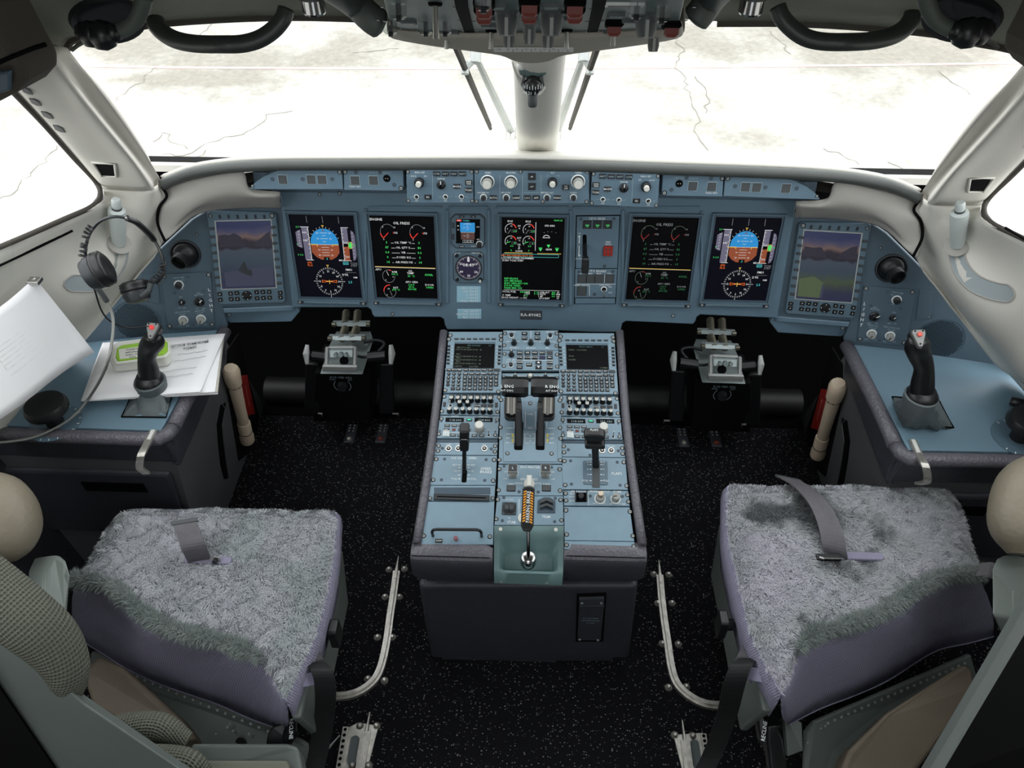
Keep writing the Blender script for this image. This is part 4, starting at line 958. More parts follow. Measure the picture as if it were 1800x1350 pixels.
# ------------------------------------------------------------ angled side panels (left layout read from the photograph, right one mirrored)
def side_panel(m):
    side = 'left' if m < 0 else 'right'
    pl = SPL if m < 0 else SPR
    mm = 1 if m < 0 else -1      # layouts are given for the left side
    def PX(n, l, c, at, h=0.0, g=None): return Pan(n, l, c, pl, at, h, g, mm)
    p = PX('side_instrument_panel', 'blue panel beside the %s outer screen with air outlet and speaker' % ('left' if m < 0 else 'right'), 'instrument panel', (330, 520), g='side panels')
    p.plate([(490, 352), (370, 366), (338, 386), (290, 430), (236, 482), (190, 538), (135, 600), (100, 640), (250, 620), (392, 580), (400, 574), (392, 540), (518, 540), (505, 352)], .02, 'side_blue', .002, name='panel_body')
    # deep lip under the screen and return down to the console
    b = MB(); a = [p.L(*q) for q in ((392, 541), (520, 536), (522, 545), (394, 549))]; b.prism(a, -.03, .006, c=.002); b.obj('screen_shelf', 'panel_blue', p.o)
    # speaker: recessed disc of fine holes
    x, y = p.L(240, 565); r = p.S(240, 565, 84, 1)[0] / 2
    b = MB(); b.lathe([(r * 1.04, 0), (r * 1.02, .0016), (r, .0016), (r * .98, .0004)], o=(x, y, 0), n=40, cap=False); sp = b.obj('speaker_grille', 'panel_deep', p.o, smooth=True)
    b = MB(); b.cyl((x, y, 0), (x, y, .0006), r * .98, n=40, k=0)
    k = 13
    for i in range(-k, k + 1):
        for j in range(-k, k + 1):
            u = (i + (j % 2) * .5) / k; v = j / k * .92
            if u * u + v * v < .93: cx, cy = x + u * r * .95, y + v * r * .95; b.add([(cx + .0016 * cos(t * pi / 3), cy + .0016 * sin(t * pi / 3), .0009) for t in range(6)], [tuple(range(6))], 1)
    b.obj('speaker_holes', ['panel_deep', 'gap_black'], sp)['kind'] = 'stuff'
    # oxygen / audio module edge plate beside the speaker
    p.plate([(251, 482), (277, 480), (281, 534), (262, 530), (256, 524)], .003, 'side_blue', .0006, .002, 'blank_plate'); p.screw(259, 527, 2.8); p.screw(346, 412, 2.2); p.screw(403, 553, 2.2)
    p.done()
    # ball air outlet
    g = PX('air_outlet', '%s black ball shaped air outlet beside the outer screen' % side, 'air vent', (322, 450), g='gasper outlets')
    x, y = g.L(326, 446); r = g.S(326, 446, 50, 1)[0] / 2
    b = MB(); b.lathe([(r * 1.12, 0), (r * 1.1, .004), (r * .98, .006), (r * .95, -.004)], o=(x, y, 0), n=32, cap=False); g_ = b.obj('mounting_ring', 'key_dark', g.o, smooth='all')
    b = MB(); b.lathe([(r * .98 * cos(R(t)), -.008 + r * .98 * sin(R(t))) for t in range(0, 91, 9)], o=(x, y, 0), n=32); b.obj('ball', 'black', g.o, smooth='all')
    d = V((-.35 * (1 if m < 0 else -1) * 1, -.25, .9)).normalized(); b = MB(); b.lathe([(r * .62, r * .62), (r * .60, r * 1.12), (r * .52, r * 1.12), (r * .48, r * .75)], o=(x, y, 0), d=d, n=28, cap=False); b.lathe([(r * .5, r * .72), (0, r * .72)], o=(x, y, 0), d=d, n=20, cap=False)
    b.obj('nozzle', 'black', g.o, smooth=True); g.done()
    # light control panel
    l = PX('light_control_panel', '%s light control panel with four dimmer knobs' % side, 'control panel', (330, 528), .001, g='light control panels')
    l.plate([(283, 481), (371, 478), (378, 574), (296, 577)], .004, 'side_blue', .0008, .004)
    for q in ((289, 485), (367, 482), (299, 572), (373, 569)): l.screw(*q, 3).location.z = .004
    for q in ((331, 486), (307, 514), (358, 511), (340, 570)): l.rivet(*q, 2.4).location.z = .004
    kk = l.knob(315, 499, 6.5, .010, 'dot'); kk.location.z = .004
    kk = l.knob(320, 530, 6.0, .012, 'black', -.5); kk.location.z = .004
    kk = l.knob(351, 529, 9, .014, 'black', -.8); kk.location.z = .004
    for q in ((323, 561), (354, 559)): kk = l.knob(*q, 7, .014, 'grey', 2.7); kk.location.z = .004
    for t, x, y, h in (('STBY/COMP', 314, 487, 2.4), ('BRT', 322, 491, 2.2), ('OFF', 321, 507, 2.2), ('PFD', 318, 521, 2.2), ('MFD', 350, 514, 2.2), ('MAP/TERR', 350, 517, 2.2), ('OFF', 316, 540, 2.2), ('BRT', 325, 540, 2.2), ('OFF', 347, 541, 2.2), ('BRT', 359, 541, 2.2), ('SIDE CONSOLE', 321, 547, 2.4), ('MAIN PNL', 352, 545, 2.4), ('FLOOD', 352, 549, 2.2), ('FLOOD', 321, 551, 2.2), ('OFF', 316, 571, 2.2), ('BRT', 331, 571, 2.2), ('OFF', 348, 569, 2.2), ('BRT', 362, 569, 2.2)): l.text(t, x, y, h, 1, z=.004)
    for i, ch in enumerate('LIGHT'): l.text(ch, 368 + i * 1.1, 508 + i * 9.2, 5.4, z=.004)
    l.done()
    # outer multifunction screen with keys
    s = PX('outer_display', ('left outer screen with a dim blue lake sunset wallpaper' if m < 0 else 'right outer screen with a dim green and violet lake wallpaper'), 'display', (434, 452), .004, g='outer screens')
    s.plate([(364, 373), (371, 370), (480, 372), (486, 376), (502, 527), (498, 531), (388, 534), (383, 530)], .006, 'bezel_blue', .002, .006, 'bezel')
    q = [s.L(*c) for c in ((380, 388), (476, 386), (485, 503), (391, 506))]
    b = MB(); b.prism([(x_ + (.003 if i in (1, 2) else -.003) * mm, y_ + (.003 if i < 2 else -.003)) for i, (x_, y_) in enumerate(q)], .0055, .0066); b.obj('screen_rim', 'alu_paint', s.o)
    b = MB(); qq = q if mm > 0 else [q[1], q[0], q[3], q[2]]
    b.add([(*c, .007) for c in qq], [(3, 2, 1, 0)]); b.uv = {0: (0, 1), 1: (1, 1), 2: (1, 0), 3: (0, 0)}; sc = b.obj('screen', 'wallpaper_blue' if m < 0 else 'wallpaper_green', s.o)
    xs = [c[0] for c in q]; ys = [c[1] for c in q]; D = Draw(min(xs), max(ys), max(xs) - min(xs), max(ys) - min(ys), 120, .0073, ['wall_a', 'wall_b', 'wall_c', 'wall_d'])
    D.K = {c: i for i, c in enumerate('abcd')}
    D.quad = qq
    if m < 0:
        D.poly([(2, 44), (2, 24), (14, 22), (22, 24), (30, 20), (42, 26), (50, 40), (50, 44)], 'a'); D.poly([(64, 44), (70, 36), (80, 30), (90, 22), (97, 18), (98, 44)], 'a'); D.poly([(6, 90), (28, 86), (40, 92), (52, 84), (97, 80), (97, 116), (8, 116)], 'b'); D.poly([(34, 86), (40, 76), (46, 70), (50, 84), (58, 88), (58, 98), (44, 94)], 'c', 1)
    else:
        D.poly([(2, 44), (4, 26), (20, 28), (34, 26), (44, 40), (44, 44)], 'a'); D.poly([(62, 44), (70, 34), (84, 24), (97, 20), (98, 44)], 'a'); D.poly([(2, 84), (28, 78), (46, 88), (42, 116), (2, 116)], 'd'); D.poly([(44, 92), (48, 90), (47, 116), (42, 116)], 'b', 1)
    D.obj(s.o, 'display_symbols')
    for i in range(6): s.btn(387 + i * 15.6, 379.5, 3, 6, None, 'key_dark', .002, 'panel_deep', z=.006)
    s.screw(370.5, 378, 2.6).location.z = .006; s.screw(478.5, 377.5, 3.4).location.z = .006
    for i in range(8):
        s.btn(373 + i * 1.55, 400.5 + i * 14.2, 7, 3.2, None, 'key_grey', .002, 'key_dark', z=.006); s.btn(481 + i * 1.45, 398 + i * 14.0, 7, 3.2, None, 'key_grey', .002, 'key_dark', z=.006)
    for x, y in ((387, 515), (388, 525), (406, 514), (417, 513), (407, 524), (418, 523.5), (451.5, 511.5), (462.5, 511), (473.5, 511), (452.5, 522), (463.5, 521.5), (474.5, 521), (493, 512.5), (493.5, 520.5)):
        s.btn(x, y, 8, 7, None, 'black', .002, z=.006); cx, cy = s.L(x, y); a = .0011
        s.lab.add([(cx - a, cy - a, .0084), (cx + a, cy - a, .0084), (cx + a, cy + a, .0084), (cx - a, cy + a, .0084)], [(0, 1, 2, 3)], 0)
    x, y = s.L(434.5, 517.5); b = MB(); b.lathe([(.0135, .006), (.013, .009), (.007, .009), (.0068, .007)], o=(x, y, 0), n=20, k=0, cap=False); b.lathe([(.006, .006), (.006, .0095), (.004, .0098)], o=(x, y, 0), n=16, k=0)
    for i in range(4): a = i * pi / 2; b.cbox(x + .0102 * cos(a) - .001, y + .0102 * sin(a) - .001, .009, x + .0102 * cos(a) + .001, y + .0102 * sin(a) + .001, .0093, 0, 1)
    b.obj('cursor_ring', ['black', 'print_white'], s.o)
    s.done()
emis('wall_a', (46, 42, 56), .7); emis('wall_b', (66, 70, 92), .6); emis('wall_c', (40, 46, 50), .6); emis('wall_d', (84, 98, 70), .7)
side_panel(-1); side_panel(1)

# ------------------------------------------------------------ panels on the glareshield face
def strip_unit(name, label, m, inner):
    pass
def glare_side(m):
    side = 'left' if m > 0 else 'right'
    g = Pan('warning_light_panel', '%s curved glareshield panel with three square warning lights' % side, 'control panel', GP, (520, 317), 0, 'glareshield light panels', m, GP)
    g.plate([(439, 331), (447, 322), (462, 311), (482, 302), (500, 297), (601, 297), (603, 333), (441, 333)], .03, 'panel_blue', .001)
    for x in (497, 547, 566): g.btn(x, 315.5, 15, 15, None, 'key_grey', .002, 'print_dim')
    for x in (479, 532, 584): g.rivet(x, 315, 3.2)
    g.screw(444, 327, 2.4); g.screw(597, 302.5, 3.0); g.done()
    g = Pan('chronometer_panel', '%s small glareshield panel with two square lights and a dark socket' % side, 'control panel', GP, (660, 317), 0, 'glareshield small panels', m, GP)
    g.plate([(604, 297), (709, 298), (710, 336), (605, 334)], .03, 'panel_blue', .001)
    for x, t in ((624, 'TAWS TEST'), (656.5, 'GS PROX')): g.btn(x, 317, 15, 15, None, 'key_grey', .002, 'print_dim'); g.text(t, x, 328 if x < 640 else 303.5, 2.8, 0 if x < 640 else 1)
    g.knob(680, 313.5, 6.4, .002, 'plug'); g.text('CHRONO', 680, 303.5, 2.8, 1)
    for x, y in ((625.5, 302.5), (668, 303), (693, 325)): g.rivet(x, y, 3.2)
    g.screw(606.5, 302.5, 3.0); g.screw(705, 331, 3.4); g.done()
    c = Pan('course_panel', '%s outer module of the autopilot panel with dark range knob' % side, 'control panel', GP, (760, 325), .012, 'autopilot side modules', m, GP)
    c.plate([(714, 298), (881 - 49, 298), (832.5, 357), (715.5, 357)], .04, 'panel_blue', .001)
    T_ = lambda t, x, y, h=2.8, k=0: c.text(t, x, y, h, k)
    c.knob(737.5, 320, 8.6, .022, 'hollow'); c.knob(775.5, 324.5, 8, .010, 'black')
    T_('BARO SET', 738, 303); T_('IN HG', 727, 309.5, 2.4); T_('hPa', 748, 309.5, 2.4); T_('RANGE', 775.5, 314)
    for x, t in ((767.5, 'CSTR'), (783, 'WPT'), (798, 'NAV'), (813, 'ARPT')): c.btn(x, 305, 12, 8, t, 'black', .003, tk=1)
    c.btn(803.5, 327, 12, 8, 'MODE', 'black', .003); c.btn(824, 320.5, 12, 8.4, 'WXR', 'black', .003, two='TERR'); c.btn(824, 333.5, 12, 8, 'TCAS', 'black', .003)
    c.btn(752.5, 346, 12, 8, 'FD', 'black', .003)
    for x, a, d in ((732, 'OFF', 'ON'), (783, 'ADF', 'VOR'), (811, 'ADF', 'VOR')): c.toggle(x, 346, 4.2, .014, (0, .15)); T_(a, x - 8.5, 346, 2.3, 1); T_(d, x + 8.5, 346, 2.3, 1); T_('OFF', x, 353, 2.4)
    c.line(760.5, 307, 760.5, 350, .7, 1)
    for x, y in ((717, 302), (829, 302), (718, 353), (830, 353)): c.screw(x, y, 2.6)
    c.done()
glare_side(1)
_c = GP.hit(935.6, 325)
GP = Plane(_c, GP.u, GP.v); glare_side(-1)
f = Pan('autopilot_control_unit', 'centre module of the autopilot panel with four pale knobs', 'control panel', GP, (935, 326), .012)
f.plate([(833.5, 298), (1035, 298), (1036, 358), (834.5, 357)], .04, 'panel_blue', .001)
f.knob(857, 319.5, 9.2, .024, 'white'); f.knob(898, 319.5, 8.6, .02, 'white'); f.knob(971, 320, 8.6, .022, 'hollow'); f.knob(1016, 319, 9.2, .024, 'white')
for t, x, y in (('SPEED', 858, 303.5), ('HDG/TRK', 898, 303.5), ('ALT', 971.5, 303.5), ('VS/FPA', 1017, 303.5), ('CAS/MACH', 849, 338.5), ('HDG/TRK', 889.5, 338.5), ('METRIC ALT', 962, 338.5), ('VS/FPA', 1008, 338.5)): f.text(t, x, y, 2.8)
for t, x, y in (('100', 962, 309), ('1000', 981, 309), ('DN', 1006, 328), ('UP', 1007, 309)): f.text(t, x, y, 2.4, 1)
for x in (850, 890, 961.5, 1008): f.knob(x, 347, 4.8, .008, 'dot')
for x, t in ((867.5, 'AUTO'), (907.5, 'LNAV'), (927, 'LOC'), (942.5, 'APP'), (979.5, 'VNAV')): f.btn(x, 347, 12, 8, t, 'black', .003)
f.btn(935, 310, 13, 12, 'AP', 'black', .003, th=2.6); f.btn(935, 327.5, 13, 12, 'A/T', 'black', .003, th=2.6); f.btn(994.5, 329, 12, 9, 'V/S', 'black', .003, two='OFF')
for x in (878.5, 918.5, 951): f.line(x, 308, x, 350, .7, 1)
f.line(921, 338.5, 949, 338.5, .7, 1)
for x, y in ((838, 302), (915, 302), (1032, 302), (838, 354), (954, 354), (1031, 354.5)): f.screw(x, y, 2.6)
f.done()
# mounting ledge under the glareshield modules
led = thing('autopilot_housing', 'blue housing ledge that carries the glareshield control modules', 'housing', tuple(GP.w(0, 0)))
b = MB(); y0, y1 = GP.uv(935, 362)[1], GP.uv(935, 296)[1]
c0, c1 = GP.uv(712, 330)[0], GP.uv(832, 330)[0]
pts = [(-abs(GP.uv(716, 330)[0]) - .004, y0), (abs(GP.uv(716, 330)[0]) + .004, y0), (abs(GP.uv(714, 300)[0]) + .004, y1), (-abs(GP.uv(714, 300)[0]) - .004, y1)]
vs = [GP.w(x, y, h) for h in (-.05, -.029) for x, y in pts]; b.add(vs, [(0, 3, 2, 1), (4, 5, 6, 7), (0, 1, 5, 4), (1, 2, 6, 5), (2, 3, 7, 6), (3, 0, 4, 7)]); reparent(b.obj('tray', 'panel_blue'), led)
b = MB(); xo = abs(GP.uv(441, 333)[0]); yy = GP.uv(520, 333)[1]
vs = [GP.w(x, y, h) for h in (-.06, -.03) for x, y in ((-xo, yy - .012), (xo, yy - .012), (xo, yy + .03), (-xo, yy + .03))]; b.add(vs, [(0, 3, 2, 1), (4, 5, 6, 7), (0, 1, 5, 4), (1, 2, 6, 5), (2, 3, 7, 6), (3, 0, 4, 7)]); reparent(b.obj('side_ledge', 'panel_deep'), led)
# dark backing between the glareshield roll and the panel
b = MB(); b.slab([V((-.66, 1.68, 1.06)), V((.66, 1.68, 1.06)), V((.66, 1.71, .93)), V((-.66, 1.71, .93))], (0, .01, 0)); reparent(b.obj('backing', 'panel_deep'), led)
mat('barrel_grey', (120, 118, 114), .35, .8)
# ------------------------------------------------------------ centre pedestal
ped = thing('pedestal_console', 'padded dark grey centre pedestal body between the seats', 'console', (0, 1.2, 0))
def pedpart(b, nm, mt, **k): return reparent(b.obj(nm, mt, **k), ped)
# body: tapering box below the sloping top
def PPp(x, y, h=0): return PP.hit(x, y, h)
tl, tr, br, bl = PPp(785, 583), PPp(1092, 583), PPp(1128, 965), PPp(738, 963)
dn = lambda p, z, k=1: V((p.x * k, p.y, z))
def blk(name, tops, k=(1, 1, 1, 1), zb=0.0, lo=.02):
    b = MB(); t4 = [p - PP.n * lo for p in tops]; b4 = [V((p.x * q, p.y, zb)) for p, q in zip(tops, k)]
    b.add(t4 + b4, [(3, 2, 1, 0), (0, 1, 5, 4), (1, 2, 6, 5), (2, 3, 7, 6), (3, 0, 4, 7)]); return pedpart(b, name, 'leather_dark', recalc=True)
m_l, m_r = PPp(749, 921), PPp(1119, 921)
blk('body', (tl, tr, m_r, m_l), (1, 1, .95, .95))
tL, tR, uL, uR = PPp(866, 921), PPp(993, 921), PPp(866, 965), PPp(993, 965)
blk('rear_block', (m_l, tL, uL, bl), (.95, 1, 1, .93)); blk('rear_block', (tR, m_r, br, uR), (1, .95, .93, 1))
b = MB(); b.cbox(uL.x - .002, uL.y, 0, uR.x + .002, tL.y, .43); pedpart(b, 'rear_block', 'leather_dark')
# padded side rims
for pp in (((780, 583), (761, 765), (733, 955)), ((1089, 583), (1103, 765), (1129, 958))):
    b = MB(); p3 = [PPp(*q, .0) for q in pp]; pts = spline(p3, 5)
    b.tube(pts, .0105, 10, up=tuple(PP.n)); pedpart(b, 'side_rim', 'leather', smooth='all')
    b = MB(); o_ = V((-.004 if pp[0][0] < 900 else .004, 0, 0)); dz = V((0, 0, -.12)); n_p = len(pts)
    b.add([p + o_ for p in pts] + [p + o_ * 2 + dz for p in pts], [(i, i + 1, n_p + i + 1, n_p + i) for i in range(n_p - 1)]); pedpart(b, 'side_apron', 'leather_dark')
# rear bolster, left and right of the tray; and the fluted upper face below it
Zr = .53
for (xa, xb) in ((722, 866), (992, 1137)):
    b = MB(); pa, pb = PPp(xa, 964, .0), PPp(xb, 964, .0)
    prof = [(.035, -.012), (.028, -.002), (.012, .003), (-.008, .001), (-.022, -.010), (-.026, -.03), (-.026, -.075), (-.018, -.096), (.02, -.10), (.035, -.06)]
    n = 12; rows = []
    for i in range(n + 1):
        t = i / n; x = pa.x + (pb.x - pa.x) * t; e = min(t, 1 - t) * n; sc = 1 if e >= 1 else .82 + .18 * e
        rows.append([(x, pa.y + dy * sc, pa.z - .04 + (dz + .04) * sc) for dy, dz in prof])
    vs = [p for r in rows for p in r]; m_ = len(prof)
    b.add(vs, [(i * m_ + j, i * m_ + (j + 1) % m_, (i + 1) * m_ + (j + 1) % m_, (i + 1) * m_ + j) for i in range(n) for j in range(m_)] + [tuple(range(m_)), tuple(range(n * m_, n * m_ + m_))])
    b.m = [1 if f % m_ in (4, 5, 6, 7, 8) and f < n * m_ else 0 for f in range(len(b.m))]
    pedpart(b, 'rear_bolster', ['leather', 'leather_dark'], smooth=50, recalc=True)
    b = MB(); b.tube([(pa.x + .004, pa.y - .0165, pa.z - .0035), (pb.x - .004, pa.y - .0165, pa.z - .0035)], .0011, 5); pedpart(b, 'seam', 'gap_black')
b = MB(); b.slab([Y(735, 1030, .962), Y(1122, 1030, .962), Y(1106, 1158, .97), Y(757, 1158, .97)], (0, .03, 0)); o = pedpart(b, 'rear_cover', 'leather_dark', recalc=True); mod_bevel(o, .012, 3)
# recessed hatch with a small lid on the rear face
b = MB(); b.slab([Y(1014, 1047, .957), Y(1066, 1045, .957), Y(1060, 1128, .964), Y(1012, 1128, .964)], (0, .01, 0)); o = pedpart(b, 'hatch_recess', 'gap_black', recalc=True)
b = MB(); b.slab([Y(1018, 1066, .950), Y(1062, 1065, .950), Y(1056, 1126, .957), Y(1015, 1126, .957)], (0, .008, 0)); o = pedpart(b, 'hatch_lid', 'leather_dark', recalc=True); mod_bevel(o, .002)
b = MB(); b.slab([Y(1018, 1054, .950), Y(1062, 1053, .950), Y(1062, 1064, .950), Y(1018, 1065, .950)], (0, .008, 0)); pedpart(b, 'hatch_hinge', 'placard_dark', recalc=True)
for x, y in ((1023, 1060), (1057, 1060), (1019, 1124), (1051, 1125)):
    b = MB(); p = Y(x, y, .949); b.cyl(p, p + V((0, -.002, 0)), .003, n=10); pedpart(b, 'screw', 'alu_paint')
b = MB()
for i, s_ in enumerate(('FLOOR PANEL', 'MAINTENANCE', 'ACCESS')):
    p = Y(1038, 1087 + i * 4, .9487); add_text(b, s_, p.x, p.z, .0042, f3=lambda x, z: (x, .9487, z))
pedpart(b, 'lettering', 'print_dim')
for q4_ in (((782, 583), (1088, 583), (1117, 922), (749, 922)), ((749, 922), (867, 922), (867, 962), (738, 962)), ((992, 922), (1117, 922), (1124, 962), (992, 962))):
    b = MB(); b.slab([PPp(x, y, -.006) for x, y in q4_], PP.n * -.01); pedpart(b, 'frame_deck', 'gap_black', recalc=True)
# dzus rails seen as dark seams with screws: the units below leave gaps between them
def unit(name, label, poly, at=None, cat='control panel', group=None, h=.0, mt='unit_blue', screws=(), c=.0008):
    at = at or (sum(p[0] for p in poly) / len(poly), sum(p[1] for p in poly) / len(poly))
    u = Pan(name, label, cat, PP, at, h, group); u.plate(poly, .008, mt, c)
    for q in screws: u.screw(*q, 3.3)
    return u
def _ip(y, ks):
    for (a, p), (c, q) in zip(ks, ks[1:]):
        if y <= c or (c, q) == ks[-1]: return p + (q - p) * (y - a) / (c - a)
def RC(x, y):      # the right column is the left one seen on the other side of the camera's axis
    l0, r0 = _ip(y, ((583, 789), (690, 779.5), (729, 774), (770, 768))), _ip(y, ((583, 883.5), (690, 881), (730, 877.5), (770, 875)))
    l1, r1 = _ip(y, ((583, 982), (690, 983.6), (732, 986), (772, 987.4))), _ip(y, ((583, 1080), (690, 1087), (733, 1090.4), (773, 1094.8)))
    return l1 + (x - l0) / (r0 - l0) * (r1 - l1), y + 2.0 + (x - 780) * .006
def mcdu(dx, lab, title, lines, fx):
    X_ = (lambda x, y: x) if not dx else (lambda x, y: RC(x, y)[0])
    u = Pan('flight_management_unit', lab, 'control unit', PP, (X_(830, 640), 640), .006, 'flight management units')
    P2 = lambda x, y: (x, y) if not dx else RC(x, y)
    u.plate([P2(789, 583), P2(883, 583), P2(881, 690), P2(779.5, 690)], .012, 'unit_blue')
    b = MB(); q = [u.L(*P2(x, y)) for x, y in ((799, 601), (871, 601), (869, 648), (795.5, 648))]; b.prism(q, 0, .0006); b.obj('screen_recess', 'bezel_blue', u.o)
    b = MB(); q = [u.L(*P2(x, y)) for x, y in ((799.5, 604.5), (870, 605), (868.3, 647.5), (796.5, 647))]; b.prism(q, .0006, .0012); b.obj('screen', 'screen', u.o)
    D = Draw(q[3][0], q[0][1], q[1][0] - q[3][0], q[0][1] - q[3][1], 60, .0014); D.quad = q; D.K['W'] = 0; D.mats[0] = 'e_mdim'; D.mats[7] = 'e_mcyan'; D.mats[1] = 'e_mcyan'
    D.t(title[0], 48, 4.5, 3.4, 'C'); D.t(title[1], 88, 4.5, 3.4, 'C')
    for t, x, y in lines: D.t(t, x, y, 3.2, 'W', anchor='l', wide=1.1)
    D.obj(u.o)
    b = MB()
    def key(x, y, w_, h_, rnd=False, k=0, leg=True):
        cx, cy = u.L(*P2(x, y)); a, c = u.S(*P2(x, y), w_, h_)
        if rnd: b.lathe([(a / 2, 0), (a / 2, .003), (a * .42, .0036)], o=(cx, cy, 0), n=10, k=k)
        else: b.cbox(cx - a / 2, cy - c / 2, 0, cx + a / 2, cy + c / 2, .003, .0006, k)
        return cx, cy
    kb = MB(); rows = [(650.8, [(789.5, 0), (799, 0), (808, 0), (819.5, 1), (830, 1), (840.5, 1), (851, 1), (862, 1), (873.5, 2)]), (657.6, [(789, 'r1'), (798.2, 'r2'), (807.5, 'r3'), (818.5, 1), (829.5, 1), (840, 1), (851, 1), (861.5, 1), (872, 1)])]
    legs = [['DIR', 'PROG', 'PERF', 'INIT', 'DATA', 'F-PLN', 'FUEL', 'SEC', 'BRT'], ['1', '2', '3', 'RAD', 'NAV', 'ATC', 'MENU', 'UP', 'DN']]
    for ri, (y, ks) in enumerate(rows):
        for i, (x, k) in enumerate(ks):
            if isinstance(k, str): cx, cy = key(x, y, 6, 4.8, True); add_text(u.lab, legs[ri][i], cx, cy, .0040, 0, .0038)
            else:
                cx, cy = key(x, y, 9 if k < 2 else 11, 4.2, k=1 if k == 2 else 0); add_text(u.lab, legs[ri][i], cx, cy, .0034, 0 if k != 2 else 4, .0033)
    al = iter('ABCDEFGHIJKLMNOPQRSTU'); nm = iter(('4', '5', '6', '7', '8', '9', '.', '0', '+/-'))
    for r in range(3):
        y = 664.2 + r * 6.3
        for i in range(3): cx, cy = key(788.3 + i * 9.3 - r * .5, y, 6, 4.8, True); add_text(u.lab, next(nm), cx, cy, .0040, 0, .0038)
        for i in range(7): cx, cy = key(817.3 + i * 9.15 - r * .15, y, 7, 4.9); add_text(u.lab, next(al), cx, cy, .0045, 0, .0033)
    for i, s_ in enumerate(('/', 'SP')): cx, cy = key(796 + i * 9.5, 683.5, 7, 4.6); add_text(u.lab, s_, cx, cy, .0034, 0, .0033)
    for i, s_ in enumerate(('V', 'W', 'X', 'Y', 'Z', 'CLR')): cx, cy = key(816.2 + i * 9.25, 683.7, 7, 4.7); add_text(u.lab, s_, cx, cy, .0044 if len(s_) < 2 else .0030, 0, .0033)
    for i in range(7): key(802.5 + i * 10.9, 596.3, 7.2, 2.4, k=1)
    for i in range(6):
        key(789 - i * .3, 609 + i * 6, 5, 3); key(878.6 - i * .3, 609.5 + i * 6, 5, 3)
        x0, y0 = P2(793, 607.8 + i * 6); u.line(x0, y0, x0 + 3, y0 + 2.4, .6); x0, y0 = P2(875, 608.8 + i * 6); u.line(x0, y0, x0 - 3, y0 + 2.2, .6)
    b.obj('keys', ['black', 'key_grey'], u.o)['kind'] = 'stuff'
    for q in ((791.5, 589.5), (880.5, 590.5), (789, 596.5), (880.8, 597.5), (782.5, 686), (876, 688.5)): u.screw(*P2(*q), 3)
    u.line(*P2(782, 648.7), *P2(881, 649), .5); u.done()
mcdu(0, 'left flight management unit, its green page full of route lines', ('FMS INIT/REF', '3/3'),
     [('FMS POS GPS', 6, 9.5), ('N55\u00b059.48 E088\u00b057.88   M', 4, 14.5), ('IRS1', 6, 26), ('N55\u00b059.48 E088\u00b057.00   M', 3, 31.5), ('IRS2', 6, 35), ('N55\u00b059.48 E088\u00b057.90   M', 3, 40), ('IRS3', 6, 44), ('N55\u00b059.49 E088\u00b057.61   M', 3, 49), ('<SETUP           ROUTE>', 2, 56)], 0)
mcdu(199.5, 'right flight management unit, its nearly empty screen showing a short menu', ('MCDU MENU', '1/1'),
     [('<FMS2   <ACTIVE>', 4, 12.5), ('<DLK', 4, 28), ('<ACMS', 4, 37), ('COMM>', 78, 56)], .068)
# centre column, upper panels
u = unit('display_switch_panel', 'small switching panel with three pointer knobs at the pedestal top', [(884.5, 580.5), (981, 580.5), (981.5, 615.3), (883.5, 615)], h=.006)
for x in (903.5, 933, 962): u.knob(x, 604, 5.2, .017, 'black')
for x, y in ((899, 590), (967, 590.5)): u.knob(x, y, 3.6, .006, 'dot')
for x in (922, 944.7): u.btn(x, 587, 9.5, 5.2, 'ND', 'black', .003); u.btn(x, 595, 9.5, 5.2, 'ENG', 'black', .003)
for t, x, y in (('ATT/HDG', 904, 611.5), ('AIR DATA', 933, 611.8), ('FMS', 962, 612), ('CAPT', 893.5, 600.5), ('F/O', 912, 600.5), ('CAPT', 924, 600.5), ('F/O', 941.5, 600.5), ('BOTH', 952.5, 601), ('BOTH', 971.5, 601), ('RECONF', 899, 583.5), ('RECONF', 967, 583.5)): u.text(t, x, y, 2.2)
u.line(933.3, 582, 933.3, 593, .6)
for q in ((887.5, 586.5), (978.5, 586.5), (886.5, 607), (978.5, 608)): u.screw(*q, 2.8)
u.done()
u = unit('system_page_panel', 'panel of black system page keys around a framed ENTER key', [(883.3, 616), (981.6, 616), (982.3, 651), (881.8, 651)], h=.006)
u.knob(899, 624.5, 5.2, .016, 'black'); u.knob(898, 642, 3.6, .006, 'dot')
T2 = {(0, 0): 'ENG', (0, 1): 'AIR', (0, 2): 'HYD', (0, 3): 'ELEC', (0, 4): None, (1, 0): 'FUEL', (1, 1): 'DOOR', (1, 2): 'F/CTL', (1, 3): None, (1, 4): 'ALL'}
for (r, c), t in T2.items(): u.btn(914 + c * 13.1, 620.8 + r * 8.1, 10, 5.8, t, 'black' if t else ('key_grey' if r == 0 else 'navy_key'), .003)
for x, y, t in ((913.6, 637.5, 'CLEAR'), (913.4, 646, 'RCL'), (966.5, 638, 'CONF'), (966.5, 646.3, 'PAGE')): u.btn(x, y, 10.3, 5.6, t, 'black', .003)
u.rplate(923.5, 637.8, 937.5, 646.8, .001, 'print_dim', 0, .0006, 'key_surround', r=.002); u.btn(930.2, 641.8, 10.5, 5.8, 'ENT', 'black', .003, z=.0006)
for y, dn_ in ((637.8, 0), (646.2, 1)):
    u.btn(946.6, y, 10.4, 5.8, None, 'black', .003); a = [u.L(946.6 + dx, y + (dy if not dn_ else -dy)) for dx, dy in ((-2.6, 1.7), (2.6, 1.7), (0, -1.8))]
    u.lab.add([(*p, .0034) for p in a], [(0, 1, 2) if not dn_ else (0, 2, 1)], 0)
u.line(908.5, 633.4, 971.5, 633.6, .8); u.text('OFF', 894, 632.8, 2.4); u.text('BRT', 904, 632.8, 2.4); u.text('TO CONF', 898.5, 636.8, 2.4)
